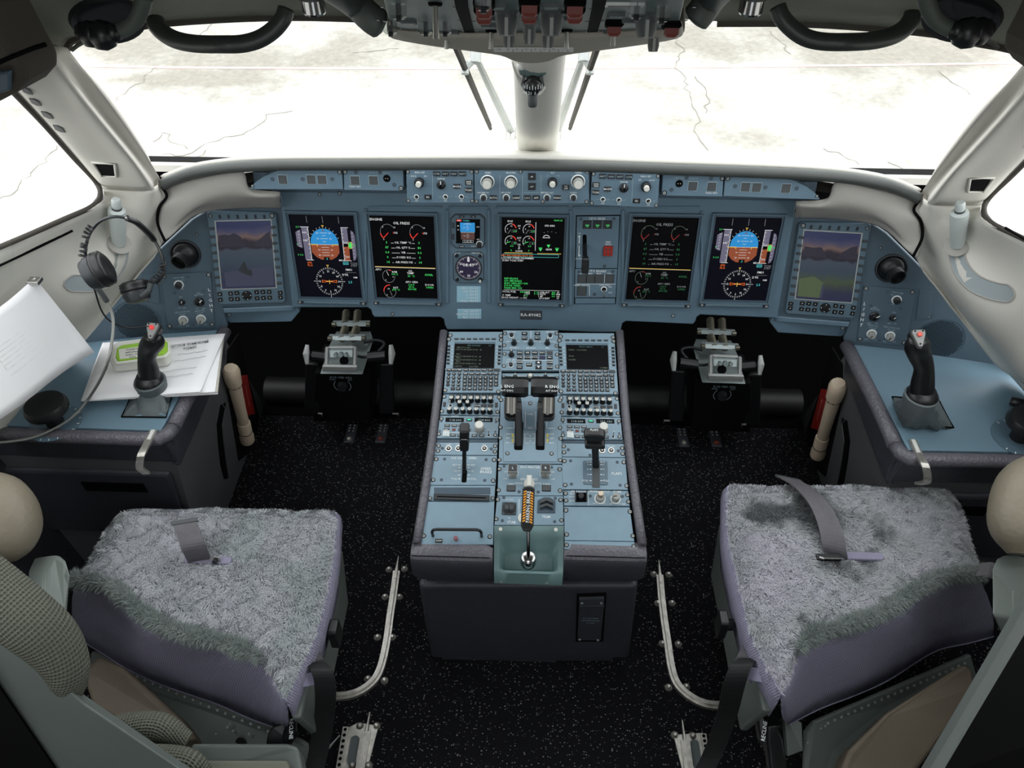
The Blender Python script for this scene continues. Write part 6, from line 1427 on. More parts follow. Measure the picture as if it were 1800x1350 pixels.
# ------------------------------------------------------------ side consoles
from mathutils.bvhtree import BVHTree
def bvh_of(names):
    vs, fs = [], []
    for nm in names:
        me = bpy.data.objects[nm].data; n = len(vs); vs += [v.co.copy() for v in me.vertices]; fs += [[i + n for i in p.vertices] for p in me.polygons]
    return BVHTree.FromPolygons(vs, fs)
LB = {-1: bvh_of(['wall_liner_left', 'wall_pillar_left']), 1: bvh_of(['wall_liner_right', 'wall_pillar_right'])}
def wall_hit(s_, px, py, lift=0):
    d = ray(px, py).normalized(); loc, no, i, t = LB[s_].ray_cast(CAM, d)
    if loc is None: loc, no = Y(px, py, 1.3), V((-s_, -.5, .5)).normalized()
    if no.dot(d) > 0: no = -no
    return loc + no * lift, no
CT = [(.838, 1.553), (1.24, 1.48), (1.30, 1.2), (.865, 1.185)]       # console top outline, right side
def console(s_):
    side = 'left' if s_ < 0 else 'right'
    c = thing('side_console', 'blue topped %s side console with padded dark rim' % side, 'console', (s_ * 1.05, 1.35, 0))
    A = lambda x, y, z: V((s_ * x, y, z))
    b = MB(); b.slab([A(.852, 1.57, CZ), A(1.33, 1.50, CZ), A(1.33, 1.205, CZ), A(.872, 1.200, CZ)], (0, 0, -.02)); o = reparent(b.obj('worktop', 'top_blue', recalc=True), c); mod_bevel(o, .002)
    b = MB(); bot = [A(.955, 1.9, 0), A(1.33, 1.9, 0), A(1.33, 1.24, 0), A(.955, 1.24, 0)]; top = [A(.85, 1.58, CZ - .02), A(1.33, 1.58, CZ - .02), A(1.33, 1.20, CZ - .02), A(.86, 1.20, CZ - .02)]
    b.add(bot + top, [(0, 1, 2, 3), (4, 5, 6, 7), (0, 1, 5, 4), (1, 2, 6, 5), (2, 3, 7, 6), (3, 0, 4, 7)]); o = reparent(b.obj('body', 'console_grey', recalc=True), c)
    # padded rim along the inner and aft edges
    def rim(pts, nm, r=.017):
        b = MB(); b.tube([A(*p) for p in pts], r, 12, flat=1.0); return reparent(b.obj(nm, 'leather', smooth='all'), c)
    rim([(.835, 1.575, CZ - .008), (.839, 1.50, CZ - .007), (.846, 1.38, CZ - .007), (.850, 1.27, CZ - .008), (.852, 1.225, CZ - .012)], 'inner_rim')
    rim([(.855, 1.228, CZ - .016), (.858, 1.200, CZ - .012), (.872, 1.183, CZ - .010), (.91, 1.180, CZ - .009), (1.1, 1.182, CZ - .009), (1.33, 1.184, CZ - .009)], 'aft_rim')
    b = MB(); b.slab([A(.842, 1.58, CZ - .015), A(.852, 1.21, CZ - .015), A(.862, 1.20, CZ - .13), A(.858, 1.58, CZ - .11)], (s_ * .02, 0, 0)); o = reparent(b.obj('inner_padding', 'leather_dark', recalc=True), c); mod_bevel(o, .006)
    b = MB(); b.slab([A(.856, 1.182, CZ - .012), A(1.33, 1.182, CZ - .012), A(1.33, 1.20, CZ - .11), A(.862, 1.20, CZ - .12)], (0, .02, 0)); o = reparent(b.obj('aft_padding', 'leather_dark', recalc=True), c); mod_bevel(o, .008)
    b = MB(); b.slab([A(.90, 1.196, CZ - .16), A(1.33, 1.196, CZ - .16), A(1.33, 1.21, .2), A(.94, 1.21, .2)], (0, .02, 0)); o = reparent(b.obj('aft_cover', 'leather_dark', recalc=True), c); mod_bevel(o, .01)
    b = MB(); b.slab([A(.98, 1.194, CZ - .20), A(1.14, 1.194, CZ - .20), A(1.14, 1.196, CZ - .235), A(.98, 1.196, CZ - .235)], (0, .004, 0)); reparent(b.obj('pocket_slot', 'gap_black', recalc=True), c)
    # document pocket: curved slot cut in the inner wall, and seams
    wp = Plane(A(.85, 1.5, .62), (0, -1, 0) if s_ > 0 else (0, 1, 0), A(-.105, 0, .62))
    R_ = Plane((.85, 1.5, .62), (0, -1, 0), (-.105, 0, .62))
    q = [R_.hit(x, y, .004) for x, y in ((1480, 734), (1487, 740), (1492, 775), (1488, 810), (1482, 846), (1474, 872), (1468, 870), (1474, 840), (1480, 806), (1484, 776), (1479, 745))]
    q = [sd(MX(p), s_) for p in q]; b = MB(); b.slab(q, (s_ * .004, 0, 0)); reparent(b.obj('pocket_opening', 'gap_black', recalc=True), c)
    b = MB(); b.tube([sd(MX(R_.hit(x, y, .005)), s_) for x, y in ((1474, 735), (1481, 733), (1486, 738), (1480, 745), (1484, 776), (1480, 806), (1474, 840), (1468, 868))], .0015, 5); reparent(b.obj('pocket_edge', 'console_grey'), c)
    # flashlight bay
    q = [R_.hit(x, y, .003) for x, y in ((1462, 610), (1480, 640), (1480, 700), (1450, 838), (1424, 815), (1417, 757), (1440, 690))]
    q = [sd(MX(p), s_) for p in q]; b = MB(); b.slab(q, (s_ * .003, 0, 0)); reparent(b.obj('bay_back', 'black_matte', recalc=True), c)
    # label
    q = [R_.hit(x, y, .008) for x, y in ((1443, 683), (1457, 686), (1442, 757), (1425, 752))]; qs = [sd(MX(p), s_) for p in q]; b = MB(); b.slab(qs, (s_ * .002, 0, 0)); lb = reparent(b.obj('label_strip', 'red', recalc=True), c)
    # lettering runs along the strip
    b = MB()
    if s_ > 0: a0, a1 = q[3].lerp(q[2], .45), q[0].lerp(q[1], .55)
    else: a0, a1 = sd(MX(q[3].lerp(q[2], .5)), -1), sd(MX(q[0].lerp(q[1], .5)), -1)
    if s_ > 0: a0, a1 = a1, a0
    ex = (a1 - a0); L_ = ex.length; ex.normalize(); nn = V((-s_ * .98, 0, -.17)).normalized(); ey = nn.cross(ex).normalized()
    add_text(b, 'EMERGENCY FLASHLIGHT', L_ / 2, 0, .0115, wide=.62, f3=lambda x, y: a0 + ex * x + ey * y + nn * .0012); reparent(b.obj('lettering', 'red_text'), c)
    # flashlight
    fp = [sd(MX(R_.hit(x, y, .022)), s_) for x, y in ((1474, 672), (1471, 686), (1466, 700), (1452, 748), (1446, 768), (1440, 790), (1437, 800))]
    fl = thing('flashlight', 'cream emergency flashlight clipped to the %s console wall' % side, 'flashlight', tuple(fp[-1]), 'emergency flashlights')
    b = MB(); b.tube([fp[2], fp[3], fp[4]], [.0195, .0175, .0175], 12); reparent(b.obj('barrel', 'cream', smooth=True), fl)
    b = MB(); b.tube([fp[0], fp[0].lerp(fp[1], .3), fp[1], fp[2]], [.018, .024, .0245, .0225], 10); reparent(b.obj('head', 'cream', smooth=True), fl)
    b = MB(); b.tube([fp[4], fp[4].lerp(fp[5], .1), fp[5], fp[5].lerp(fp[6], .2), fp[6]], [.019, .021, .021, .0235, .0225], 14); reparent(b.obj('tail_cap', 'cream', smooth=True), fl)
    b = MB()
    for t_ in (fp[2], fp[4].lerp(fp[5], .72)): dd = (fp[3] - fp[2]).normalized() * .0012; b.cyl(t_ - dd, t_ + dd, .0228 if t_ is fp[2] else .0222, n=14)
    reparent(b.obj('o_ring', 'black'), fl)
    return c
mat('top_blue', (104, 130, 145), .42, noise=.05, nscale=6)
mat('pipe_black', (22, 22, 22), .55); mat('red_text', (230, 140, 130), .5)
console(-1); console(1)
# ------------------------------------------------------------ slots, latches and grab handles on the wall liner
for s_ in (-1, 1):
    for cx, cy in ((47, 158), (62, 178), (83, 201), (104, 225)):
        if s_ < 0: pp = [(cx + dx, cy + dy) for dx, dy in ((-11, -6), (-3, -5), (6, -1), (11, 7), (3, 6), (-6, 2))]
        else: pp = [pix(MX(wall_hit(-1, cx + dx, cy + dy)[0])) for dx, dy in ((-11, -6), (-3, -5), (6, -1), (11, 7), (3, 6), (-6, 2))]
        hh = [wall_hit(s_, *p, .0015) for p in pp]; nn = sum((n for _, n in hh), V()).normalized()
        b = MB(); b.slab([p for p, _ in hh], nn * -.003); b.obj('trim_defrost_slot', 'key_dark', recalc=True)['kind'] = 'structure'
    pp = [(166, 286), (200, 287.5), (203, 308), (178, 307)]
    if s_ > 0: pp = [pix(MX(wall_hit(-1, *p)[0])) for p in pp]
    hh = [wall_hit(s_, *p, .001) for p in pp]; nn = sum((n for _, n in hh), V()).normalized(); q = [p for p, _ in hh]; c = sum(q, V()) / 4
    b = MB(); b.tube([c + (p - c) * 1.12 for p in q], .0035, 8, closed=True); o = b.obj('trim_latch_frame', 'liner', smooth='all'); o['kind'] = 'structure'
    b = MB(); b.slab([p + nn * .001 for p in q], nn * -.004); b.obj('latch_recess', 'gap_black', o, recalc=True)
for s_ in (-1, 1):
    side = 'left' if s_ < 0 else 'right'
    pth = ((209, 432), (214, 448), (213, 464), (205, 480), (190, 492), (165, 498), (135, 498), (112, 497)) if s_ < 0 else ((1681, 432), (1682, 455), (1692, 478), (1712, 497), (1738, 509), (1765, 515), (1784, 515))
    b = MB(); pts = []
    for p in pth: pts.append(wall_hit(s_, *p, .0015))
    P3 = spline([p for p, _ in pts], 5); N3 = spline([n for _, n in pts], 5); L3 = []; R3 = []
    for i, p in enumerate(P3):
        t = (P3[min(i + 1, len(P3) - 1)] - P3[max(i - 1, 0)]).normalized(); sdv = t.cross(N3[i]).normalized(); ww = .019
        if i >= len(P3) - 4: ww *= (.95, .8, .6, .25)[i - len(P3) + 4]
        # drape the edges on the wall
        for sg, LL in ((1, L3), (-1, R3)):
            q = p + sdv * ww * sg; loc, no, ii, dist = LB[s_].find_nearest(q); LL.append((loc + N3[i] * .0018) if loc is not None else q)
    b.grid([L3, R3]); o = b.obj('trim_track', 'slot_grey', smooth='all'); o['kind'] = 'structure'
    b = MB(); b.tube(L3 + R3[::-1], .0016, 5, closed=True); e = b.obj('track_edge', 'liner_grey'); e.parent = o
    # window crank handle standing on the track
    hp, tp = ((208, 428), (204, 350)) if s_ < 0 else ((1684, 430), (1688, 355))
    p, n = wall_hit(s_, *hp, .003); up = V((0, 0, 1)); k = (tp[1] - hp[1])
    tip = Y(tp[0], tp[1], p.y - .008); best = (tip - p).length; up = (tip - p).normalized()      # the handle leans inboard a little
    hd = thing('window_handle', 'pale grey window handle standing on the %s window shelf' % side, 'handle', tuple(p), 'window handles')
    b = MB(); b.lathe([(.027, -.002), (.027, .003), (.024, .004)], o=p, d=n.lerp(up, .4), n=24); reparent(b.obj('base_disc', 'liner_grey', smooth=True), hd)
    H = best; b = MB(); b.lathe([(.0145, 0), (.017, H * .35), (.0185, H * .68), (.0175, H * .76), (.0125, H * .79)], o=p, d=up, n=20); reparent(b.obj('grip', 'handle_pale', smooth=True), hd)
    b = MB(); b.lathe([(.0105, H * .79), (.0105, H * .83)], o=p, d=up, n=16); reparent(b.obj('collar', 'key_grey', smooth=True), hd)
    b = MB(); b.lathe([(.0098, H * .83), (.0102, H * .96), (.0075, H)], o=p, d=up, n=16); reparent(b.obj('push_button', 'handle_pale', smooth=True), hd)
    # long dark defog slit under the side window
    b = MB(); q = ((126, 405), (60, 437), (-10, 470), (-90, 508)) if s_ < 0 else ((1768, 401), (1810, 425), (1850, 448))
    tp_ = [wall_hit(s_, *x_, .001)[0] for x_ in q]; b.tube(spline(tp_, 4), .0042, 6, flat=.6); o = b.obj('trim_slit', 'gap_black', smooth='all'); o['kind'] = 'structure'

# ------------------------------------------------------------ sidesticks
def sidestick(lab, yy, base, well, path, radii, face, wire=None):
    p0 = Y(*base, yy); root = thing('sidestick', lab, 'control stick', tuple(p0))
    b = MB(); q = [Z(x, y, CZ + .0015) for x, y in well]; c = sum(q, V()) / 4; b.slab(q, (0, 0, .0)) if False else None
    fr = MB(); n = 24
    # crumpled gaiter: square at the console, round at the collar
    ring0 = []; 
    for i in range(n): t = i / n * 4; k = int(t) % 4; ring0.append(q[k].lerp(q[(k + 1) % 4], t - int(t)))
    col = Y(*path[0], yy); rows = []
    for j in range(7):
        t = j / 6; row = []
        for i in range(n):
            a = atan2((ring0[i] - c).y, (ring0[i] - c).x); r1 = .030; tgt = col + V((cos(a) * r1, sin(a) * r1, -.012)); e = t ** 1.5
            h = ring0[i].lerp(tgt, t); h.z = ring0[i].z + (tgt.z - ring0[i].z) * (t ** 2.2)
            h.z += (.006 * sin(i * 1.7 + j) + .005 * sin(i * 2.9 - j * 1.3)) * sin(pi * t) ; h += V((cos(a), sin(a), 0)) * .006 * sin(pi * t) * sin(i * 2.3 + j * 1.1); row.append(h)
        rows.append(row + [row[0]])
    fr.grid(rows); reparent(fr.obj('gaiter', 'rubber_gaiter', smooth='all'), root)
    b = MB(); rr = q + [q[0]]; b.tube([p + V((0, 0, .001)) for p in q], .0022, 5, closed=True); reparent(b.obj('well_edge', 'gap_black'), root)
    b = MB(); b.lathe([(.024, -.058), (.031, -.040), (.037, -.004), (.0375, .004), (.034, .007)], o=col, n=26); reparent(b.obj('cup', 'rubber_gaiter', smooth=True), root)
    b = MB(); b.lathe([(.034, .004), (.0345, .010), (.030, .015), (.025, .024)], o=col, n=26); reparent(b.obj('palm_rest', 'black', smooth='all'), root)
    pts = spline([Y(x, y, yy + dy) for x, y, dy in path[0:0] + [(path[0][0], path[0][1], 0)] + [(x, y, dy) for x, y, dy in path[1]]], 4) if isinstance(path[1], list) else None
    rad = spline([V((r, 0, 0)) for r in radii], 4)
    b = MB(); b.tube(pts, [r.x for r in rad], 14, flat=.82, up=(0, 1, 0)); o = reparent(b.obj('grip', 'black', smooth='all'), root)
    # finger hook and the angled face plate with its red button
    top = pts[-1]; fc, fu, fv = face; c0 = Y(*fc, yy - .02); nn = (CAM - c0).normalized() * .5 + V((0, -.2, .55)); nn.normalize(); W_ = V((1, 0, 0)); vv = nn.cross(W_).normalized(); W_ = vv.cross(nn).normalized()
    poly = [(-.011, .017), (.011, .017), (.014, .010), (.004, -.020), (-.004, -.020), (-.012, .008)]
    b = MB(); b.slab([c0 + W_ * a * fu + vv * d for a, d in poly], nn * -.012); o = reparent(b.obj('face_plate', 'face_grey', recalc=True), root); mod_bevel(o, .002)
    b = MB(); b.slab([c0 + nn * -.008 + (W_ * a * fu + vv * d) * 1.22 for a, d in poly], nn * -.03); o = reparent(b.obj('head', 'black', recalc=True), root); mod_bevel(o, .006, 3)
    b = MB(); bc = c0 + vv * .006; b.lathe([(.0052, 0), (.0050, .0035), (.004, .0045)], o=bc, d=nn, n=16); reparent(b.obj('red_button', 'e_redlamp' if fu > 0 else 'red_soft', smooth=True), root)
    b = MB()
    for a, d in ((-.007, .014), (.008, .014), (0, -.014)): p = c0 + W_ * a * fu + vv * d; b.cyl(p, p + nn * .001, .0017, n=8)
    reparent(b.obj('screw', 'gap_black'), root)
    return root, bc
mat('red_soft', (206, 84, 70), .4); mat('face_grey', (128, 130, 128), .4, .3)
_, LBTN = sidestick('black left sidestick with a glowing red button and a cable to it', 1.31, (262, 712), [(214, 733), (292, 734), (304, 692), (232, 692)],
    [(264, 672), [(261, 650, .002), (258, 630, .004), (262, 612, .002), (270, 600, -.008), (268, 590, -.012)]], [.0265, .0245, .0205, .0235, .0250, .018], ((266, 580), 1, 1))
sidestick('black right sidestick with a dull red button beside a square gaiter', 1.265, (1622, 735), [(1590, 750), (1676, 752), (1650, 703), (1568, 698)],
    [(1619, 698), [(1622, 672, .002), (1624, 645, .004), (1616, 622, .002), (1612, 606, -.008), (1615, 596, -.012)]], [.027, .025, .021, .024, .0255, .018], ((1617, 593), -1, 1))
# tillers and the silver straps on the console edges
def tiller(lab, px, z, r, dial):
    p = Z(*px, CZ); t = thing('steering_tiller', lab, 'steering wheel', tuple(p))
    b = MB(); b.lathe([(.020, 0), (.020, .03), (r * .6, .038), (r, .046), (r * 1.02, .056), (r * .9, .068), (r * .4, .074)], o=p, n=28); reparent(b.obj('hand_wheel', 'black', smooth=True), t)
    b = MB(); b.lathe([(r * 1.25, .0), (r * 1.25, .0012)], o=p, n=32); d = reparent(b.obj('dial_plate', 'bezel_blue'), t)
    b = MB()
    for i in range(14):
        a = R(-140 + i * 20); u = V((cos(a), sin(a), 0)); w_ = V((-sin(a), cos(a), 0)) * .0012; b.add([p + u * r * 1.08 + w_ + V((0, 0, .0016)), p + u * r * 1.08 - w_ + V((0, 0, .0016)), p + u * r * 1.2 - w_ + V((0, 0, .0016)), p + u * r * 1.2 + w_ + V((0, 0, .0016))], [(0, 1, 2, 3)])
    reparent(b.obj('dial_marks', 'print_white'), t)
tiller('round black steering tiller on the left console under the white sheet', (98, 744), CZ, .048, 0)
tiller('round black steering tiller on the right console at the photo edge', (1790, 770), CZ, .048, 0)
t = thing('console_grip', 'small black rounded grip on the right console behind the tiller', 'handle', tuple(Z(1800, 710, CZ)))
b = MB(); b.tube([Z(1776, 704, CZ + .014), Z(1790, 708, CZ + .016), Z(1830, 716, CZ + .014)], [.012, .014, .013], 10, flat=.8); reparent(b.obj('grip', 'black', smooth='all'), t)
b = MB(); b.cyl(Z(1790, 712, CZ), Z(1790, 712, CZ + .01), .012); reparent(b.obj('foot', 'black'), t)
for lab, pts, w_ in (('worn silver strap hanging over the left console corner', [(270, 757, CZ + .004), (262, 774, CZ + .005), (252, 793, CZ + .012), (247, 805, CZ + .004), (246, 822, CZ - .03), (258, 832, CZ - .055)], .017),
                ('worn silver strap hanging over the right console corner', [(1604, 774, CZ + .004), (1614, 797, CZ + .005), (1624, 815, CZ + .010), (1629, 828, CZ - .002), (1629, 846, CZ - .028), (1614, 850, CZ - .055)], .017)):
    p3 = [Z(*p) for p in pts]; t = thing('armrest_catch', lab, 'bracket', tuple(p3[0]), 'silver console straps')
    b = MB(); b.strap(spline(p3, 4), w_, V((1, .12 if lab.find('left') > 0 else -.12, 0)), .003); o = reparent(b.obj('strap', 'steel_worn'), t)
    b = MB(); b.strap([p3[0] + V((0, 0, .0034)), p3[1] + V((0, 0, .0034))], w_ * .5, V((1, 0, 0)), .0004); reparent(b.obj('worn_label', 'label_pale'), t)
# ------------------------------------------------------------ papers, box, headset on the left side
lg_ = thing('logbook', 'open white technical logbook lying under the lunch box', 'book', tuple(Z(270, 650, CZ)))
sheet = lambda pts, z: [Z(x, y, z) for x, y in pts]
for i in range(7):
    z = CZ + .002 + i * .004; j = (random.uniform(-3, 3), random.uniform(-2, 2)); b = MB()
    b.slab(sheet([(184 + j[0], 604), (393 + j[0] * .4, 590 + j[1]), (380 + j[0], 692 + j[1]), (146 + j[0], 706)], z), (0, 0, .0034)); reparent(b.obj('page_block', 'paper_edge' if i % 2 else 'paper', recalc=True), lg_)
zt = CZ + .030; rows = []
for i in range(9):
    t = i / 8; row = []
    for j in range(9):
        s_ = j / 8; a = V((183 + (396 - 183) * s_, 603 - 16 * s_, 0)); c = V((143 + (352 - 143) * s_, 705 - 16 * s_, 0)); p = a.lerp(c, t)
        row.append(Z(p.x, p.y, zt + .012 * max(0, s_ - .6) * 2.5 * (1 - t) * .6 + .010 * max(0, t - .7) * max(0, s_ - .7) * 11))
    rows.append(row)
b = MB(); b.grid(rows[::-1]); o = reparent(b.obj('cover_page', 'paper', smooth='all'), lg_); mod_solid(o, .0012, 1)
b = MB()
def on_page(x, y): return Z(x, y, zt + .0032)
def ptext(s, x, y, hpx, rot, w_=1.0):
    add_text(b, s, 0, 0, hpx, wide=w_, f3=lambda u, v: on_page(x + u * cos(rot) - v * sin(rot) * -0 + v * 0, y - v - u * sin(rot)) + V((0, 0, .004)))
ptext('\u0411\u043e\u0440\u0442\u043e\u0432\u043e\u0439 \u0442\u0435\u0445\u043d\u0438\u0447\u0435\u0441\u043a\u0438\u0439', 332, 606, 5, .14, .9); ptext('\u0436\u0443\u0440\u043d\u0430\u043b', 334, 612.5, 5, .14, .9)
reparent(b.obj('title', 'ink'), lg_)
b = MB()
for x0, y0, x1, y1 in ((312, 625, 365, 618), (306, 637, 362, 628), (284, 656, 346, 647), (280, 667, 340, 658)):
    p = [on_page(x0 + (x1 - x0) * i / 12, y0 + (y1 - y0) * i / 12 + random.uniform(-.9, .9)) + V((0, 0, .003)) for i in range(13)]; b.tube(p, .0006, 4)
reparent(b.obj('handwriting', 'ink_light'), lg_)
bx = thing('lunch_box', 'white plastic food box with a lime green lid and paper label', 'box', tuple(Z(250, 635, zt)))
def boxring(pts, z0, z1, mt, nm, bev):
    b = MB(); b.slab(sheet(pts, z0), (0, 0, z1 - z0)); o = reparent(b.obj(nm, mt, recalc=True), bx); mod_bevel(o, bev, 4); return o
z0 = zt + .005
rp = [(199, 646), (203, 656), (297, 645), (303, 636), (302, 610), (291, 604), (214, 614), (204, 620)]
boxring(rp, z0, z0 + .030, 'box_white', 'box', .008)
z1 = z0 + .030; lid = [(199, 634), (204, 643), (292, 631), (301, 622), (300, 603), (289, 597), (213, 608), (203, 614)]
boxring(lid, z1, z1 + .008, 'box_white', 'rim', .004); boxring([(205, 632), (209, 638), (289, 626.5), (296, 620), (295.5, 605), (288, 600), (216, 610.5), (207, 616)], z1 + .004, z1 + .013, 'lime', 'lid', .004)
boxring([(209, 615), (255, 609), (256, 627), (211, 632)], z1 + .012, z1 + .0138, 'box_white', 'label', .0)
b = MB()
for i, s in enumerate(('\u0423\u0441\u0442\u0440\u043e\u0439\u0441\u0442\u0432\u043e', '\u0438\u043d\u0444\u043e\u0440\u043c\u0430\u0446\u0438\u0438', '\u0417\u0430\u043f\u0438\u0441\u044c, \u0441\u0447\u0438\u0442.', '\u0431\u043b\u043e\u043a\u0430')):
    add_text(b, s, 0, 0, 3.0, wide=.95, f3=lambda u, v, i=i: Z(233 + u, 613.5 + i * 4.6 - v - u * .12, z1 + .0142))
reparent(b.obj('lettering', 'ink'), bx)
b = MB(); q = [Z(x, y, z) for x, y, z in ((246, 607, z1 + .014), (247, 618, z1 + .0145), (248, 629, z1 + .0145), (249, 635, z1 + .010), (250, 652, z0 + .004))]; b.tube(q, .0018, 6); b.tube([p + V((.004, 0, 0)) for p in q], .0015, 6); reparent(b.obj('rubber_band', 'orange'), bx)
# loose form: tilted sheet leaning from the window shelf over the tiller
fm = thing('paper_form', 'large white printed form sheet leaning over the left console', 'paper', tuple(Z(60, 610, .82)))
cA, cB, cC, cD = wall_hit(-1, 44, 477, .03)[0], Z(165, 618, .84), Z(-20, 750, .84), wall_hit(-1, -110, 590, .05)[0]
rows = []
for i in range(11):
    row = []
    for j in range(11):
        s_, t = j / 10, i / 10; p = (cD.lerp(cA, s_)).lerp(cC.lerp(cB, s_), t); p = p + V((0, 0, .010 * sin(pi * s_) * sin(pi * t) + .003 * sin(7 * s_ + 3 * t))); row.append(p)
    rows.append(row)
b = MB(); b.grid(rows[::-1]); o = reparent(b.obj('sheet', 'paper', smooth='all'), fm); mod_solid(o, .0006, 1)
def on_form(s_, t):
    p = (cD.lerp(cA, s_)).lerp(cC.lerp(cB, s_), t); return p + V((0, 0, .010 * sin(pi * s_) * sin(pi * t) + .003 * sin(7 * s_ + 3 * t) + .0016))
ex_ = (cA - cD).length; ey_ = (cC - cD).length
b = MB()
def ftext(s, s0, t0, h): add_text(b, s, 0, 0, h, wide=.9, anchor='l', f3=lambda u, v: on_form(s0 + u / ex_, t0 - v / ey_))
for i, (s, s0) in enumerate((('\u0424\u043e\u0440\u043c\u0430 33.1.12', .78), ('29.08.2020', .80), ('\u0427\u0430\u0441\u0442\u043d\u043e\u0439 \u0437\u0430\u043a\u0430\u0437 \u0420\u041e\u041c\u041e\u0412 \u0412.\u0412.', .5), ('\u0437\u0430\u0434\u0430\u043d\u0438\u0435 \u043d\u0430 \u0440\u0430\u0431\u043e\u0442\u0443', .55), ('\u0437\u0430\u043c\u0435\u0447\u0430\u043d\u0438\u044f', .4))): ftext(s, s0, .07 + i * .06, .0055)
for i in range(4): ftext('\u043f\u043e\u0434\u043f\u0438\u0441\u044c \u043a\u043e\u043c\u0430\u043d\u0434\u0438\u0440\u0430 \u044d\u043a\u0438\u043f\u0430\u0436\u0430 \u0434\u0430\u0442\u0430', .34, .82 + i * .035, .004)
def fl_(s0, t0, s1, t1, mt=0):
    n = 6; pts = [on_form(s0 + (s1 - s0) * i / n, t0 + (t1 - t0) * i / n) for i in range(n + 1)]; b.tube(pts, .0004, 4)
for i in range(6): fl_(.35, .38 + i * .05, .95, .38 + i * .05)
for i in range(4): fl_(.35 + i * .2, .38, .35 + i * .2, .63)
fl_(.35, .7, .95, .7); fl_(.55, .63, .55, .74)
reparent(b.obj('print', 'ink'), fm)
b = MB(); q = on_form(.98, .03); b.cbox(q.x - .012, q.y - .01, q.z - .004, q.x + .012, q.y + .01, q.z + .004, .001); reparent(b.obj('clip', 'steel'), fm)
# headset hanging from the handle
hs = thing('headset', 'black aviation headset hung on the left window handle', 'headset', tuple(Y(205, 400, 1.30)))
HY = lambda l: [Y(*p) for p in l]
band = HY([(152, 468, 1.23), (150, 440, 1.24), (157, 412, 1.26), (175, 390, 1.27), (200, 381, 1.27), (225, 385, 1.28), (252, 402, 1.30), (273, 425, 1.33), (286, 455, 1.36), (288, 480, 1.37), (276, 498, 1.38)])
b = MB(); bp_ = spline(band, 5); b.tube(bp_, .0042, 8, flat=.7); reparent(b.obj('headband', 'key_dark', smooth='all'), hs)
b = MB(); b.tube([p + V((.003, -.004, .0035)) for p in bp_[24:44]], .0024, 6); reparent(b.obj('steel_spring', 'steel', smooth='all'), hs)
b = MB(); b.tube(spline(HY([(222, 383, 1.275), (240, 391, 1.285), (262, 411, 1.31), (270, 421, 1.32)]), 4), .0085, 8, flat=.7); reparent(b.obj('pad', 'black', smooth='all'), hs)
def cup(c, d, r):
    c = V(c); d = V(d).normalized(); b = MB(); b.lathe([(r * .5, -.022), (r * .85, -.018), (r, -.004), (r * .98, .004)], o=c, d=d, n=26); cu = reparent(b.obj('ear_cup', 'key_dark', smooth=True), hs)
    b = MB(); 
    b.lathe([(r * 1.04, .004), (r * 1.08, .010), (r * 1.0, .013), (r * 1.07, .016), (r * 1.0, .019), (r * 1.05, .022), (r * .8, .027), (r * .45, .024)], o=c, d=d, n=26); reparent(b.obj('ear_cushion', 'black', smooth='all'), hs)
cup(Y(168, 478, 1.22), (.85, .35, .25), .034); cup(Y(240, 515, 1.36), (-.25, .55, .75), .030)
def coil(path, r, turns, wr, n=14):
    pts = spline(path, 8); out = []; L_ = len(pts) - 1
    for i in range(turns * n + 1):
        t = i / (turns * n) * L_; k = min(int(t), L_ - 1); p = pts[k].lerp(pts[k + 1], t - k); d = (pts[k + 1] - pts[k]).normalized(); u, v, _ = basis(d); a = 2 * pi * i / n; out.append(p + (u * cos(a) + v * sin(a)) * r)
    b = MB(); b.tube(out, wr, 5); return b
reparent(coil(HY([(160, 398, 1.25), (151, 412, 1.245), (147, 435, 1.24), (144, 455, 1.235)]), .0062, 8, .0016).obj('coil_cord', 'black', smooth='all'), hs)
reparent(coil(HY([(286, 462, 1.355), (284, 478, 1.36), (270, 492, 1.375), (262, 500, 1.38)]), .0058, 10, .0014).obj('coil_cord', 'black', smooth='all'), hs)
b = MB(); b.tube(spline(HY([(144, 455, 1.235), (152, 458, 1.225), (160, 466, 1.22), (146, 458, 1.235), (148, 470, 1.23)]), 5), .0018, 6); b.tube(HY([(246, 522, 1.34), (262, 510, 1.36), (264, 498, 1.37)]), .007, 8); reparent(b.obj('yoke', 'key_grey', smooth='all'), hs)
b = MB(); b.tube(spline(HY([(170, 505, 1.235), (178, 515, 1.235), (188, 530, 1.235)]), 4), .0055, 8); reparent(b.obj('strain_relief', 'key_grey', smooth='all'), hs)
cab = [Y(188, 530, 1.235), Y(198, 556, 1.22), Y(198, 590, 1.18), Y(188, 640, 1.12), Z(163, 690, .70), Z(125, 735, .665), Z(70, 765, CZ + .012), Z(20, 776, CZ + .012), Z(-40, 780, CZ + .012)]
b = MB(); b.tube(spline(cab, 8), .0032, 8); reparent(b.obj('cable', 'cable_grey', smooth='all'), hs)
b = MB(); b.tube(spline([Y(165, 505, 1.235), Y(178, 545, 1.24), Y(196, 566, 1.26), Y(225, 576, 1.28), LBTN + V((-.012, 0, .002)), LBTN + V((0, 0, .004))], 7), .0018, 6); reparent(b.obj('microphone_wire', 'black', smooth='all'), hs)

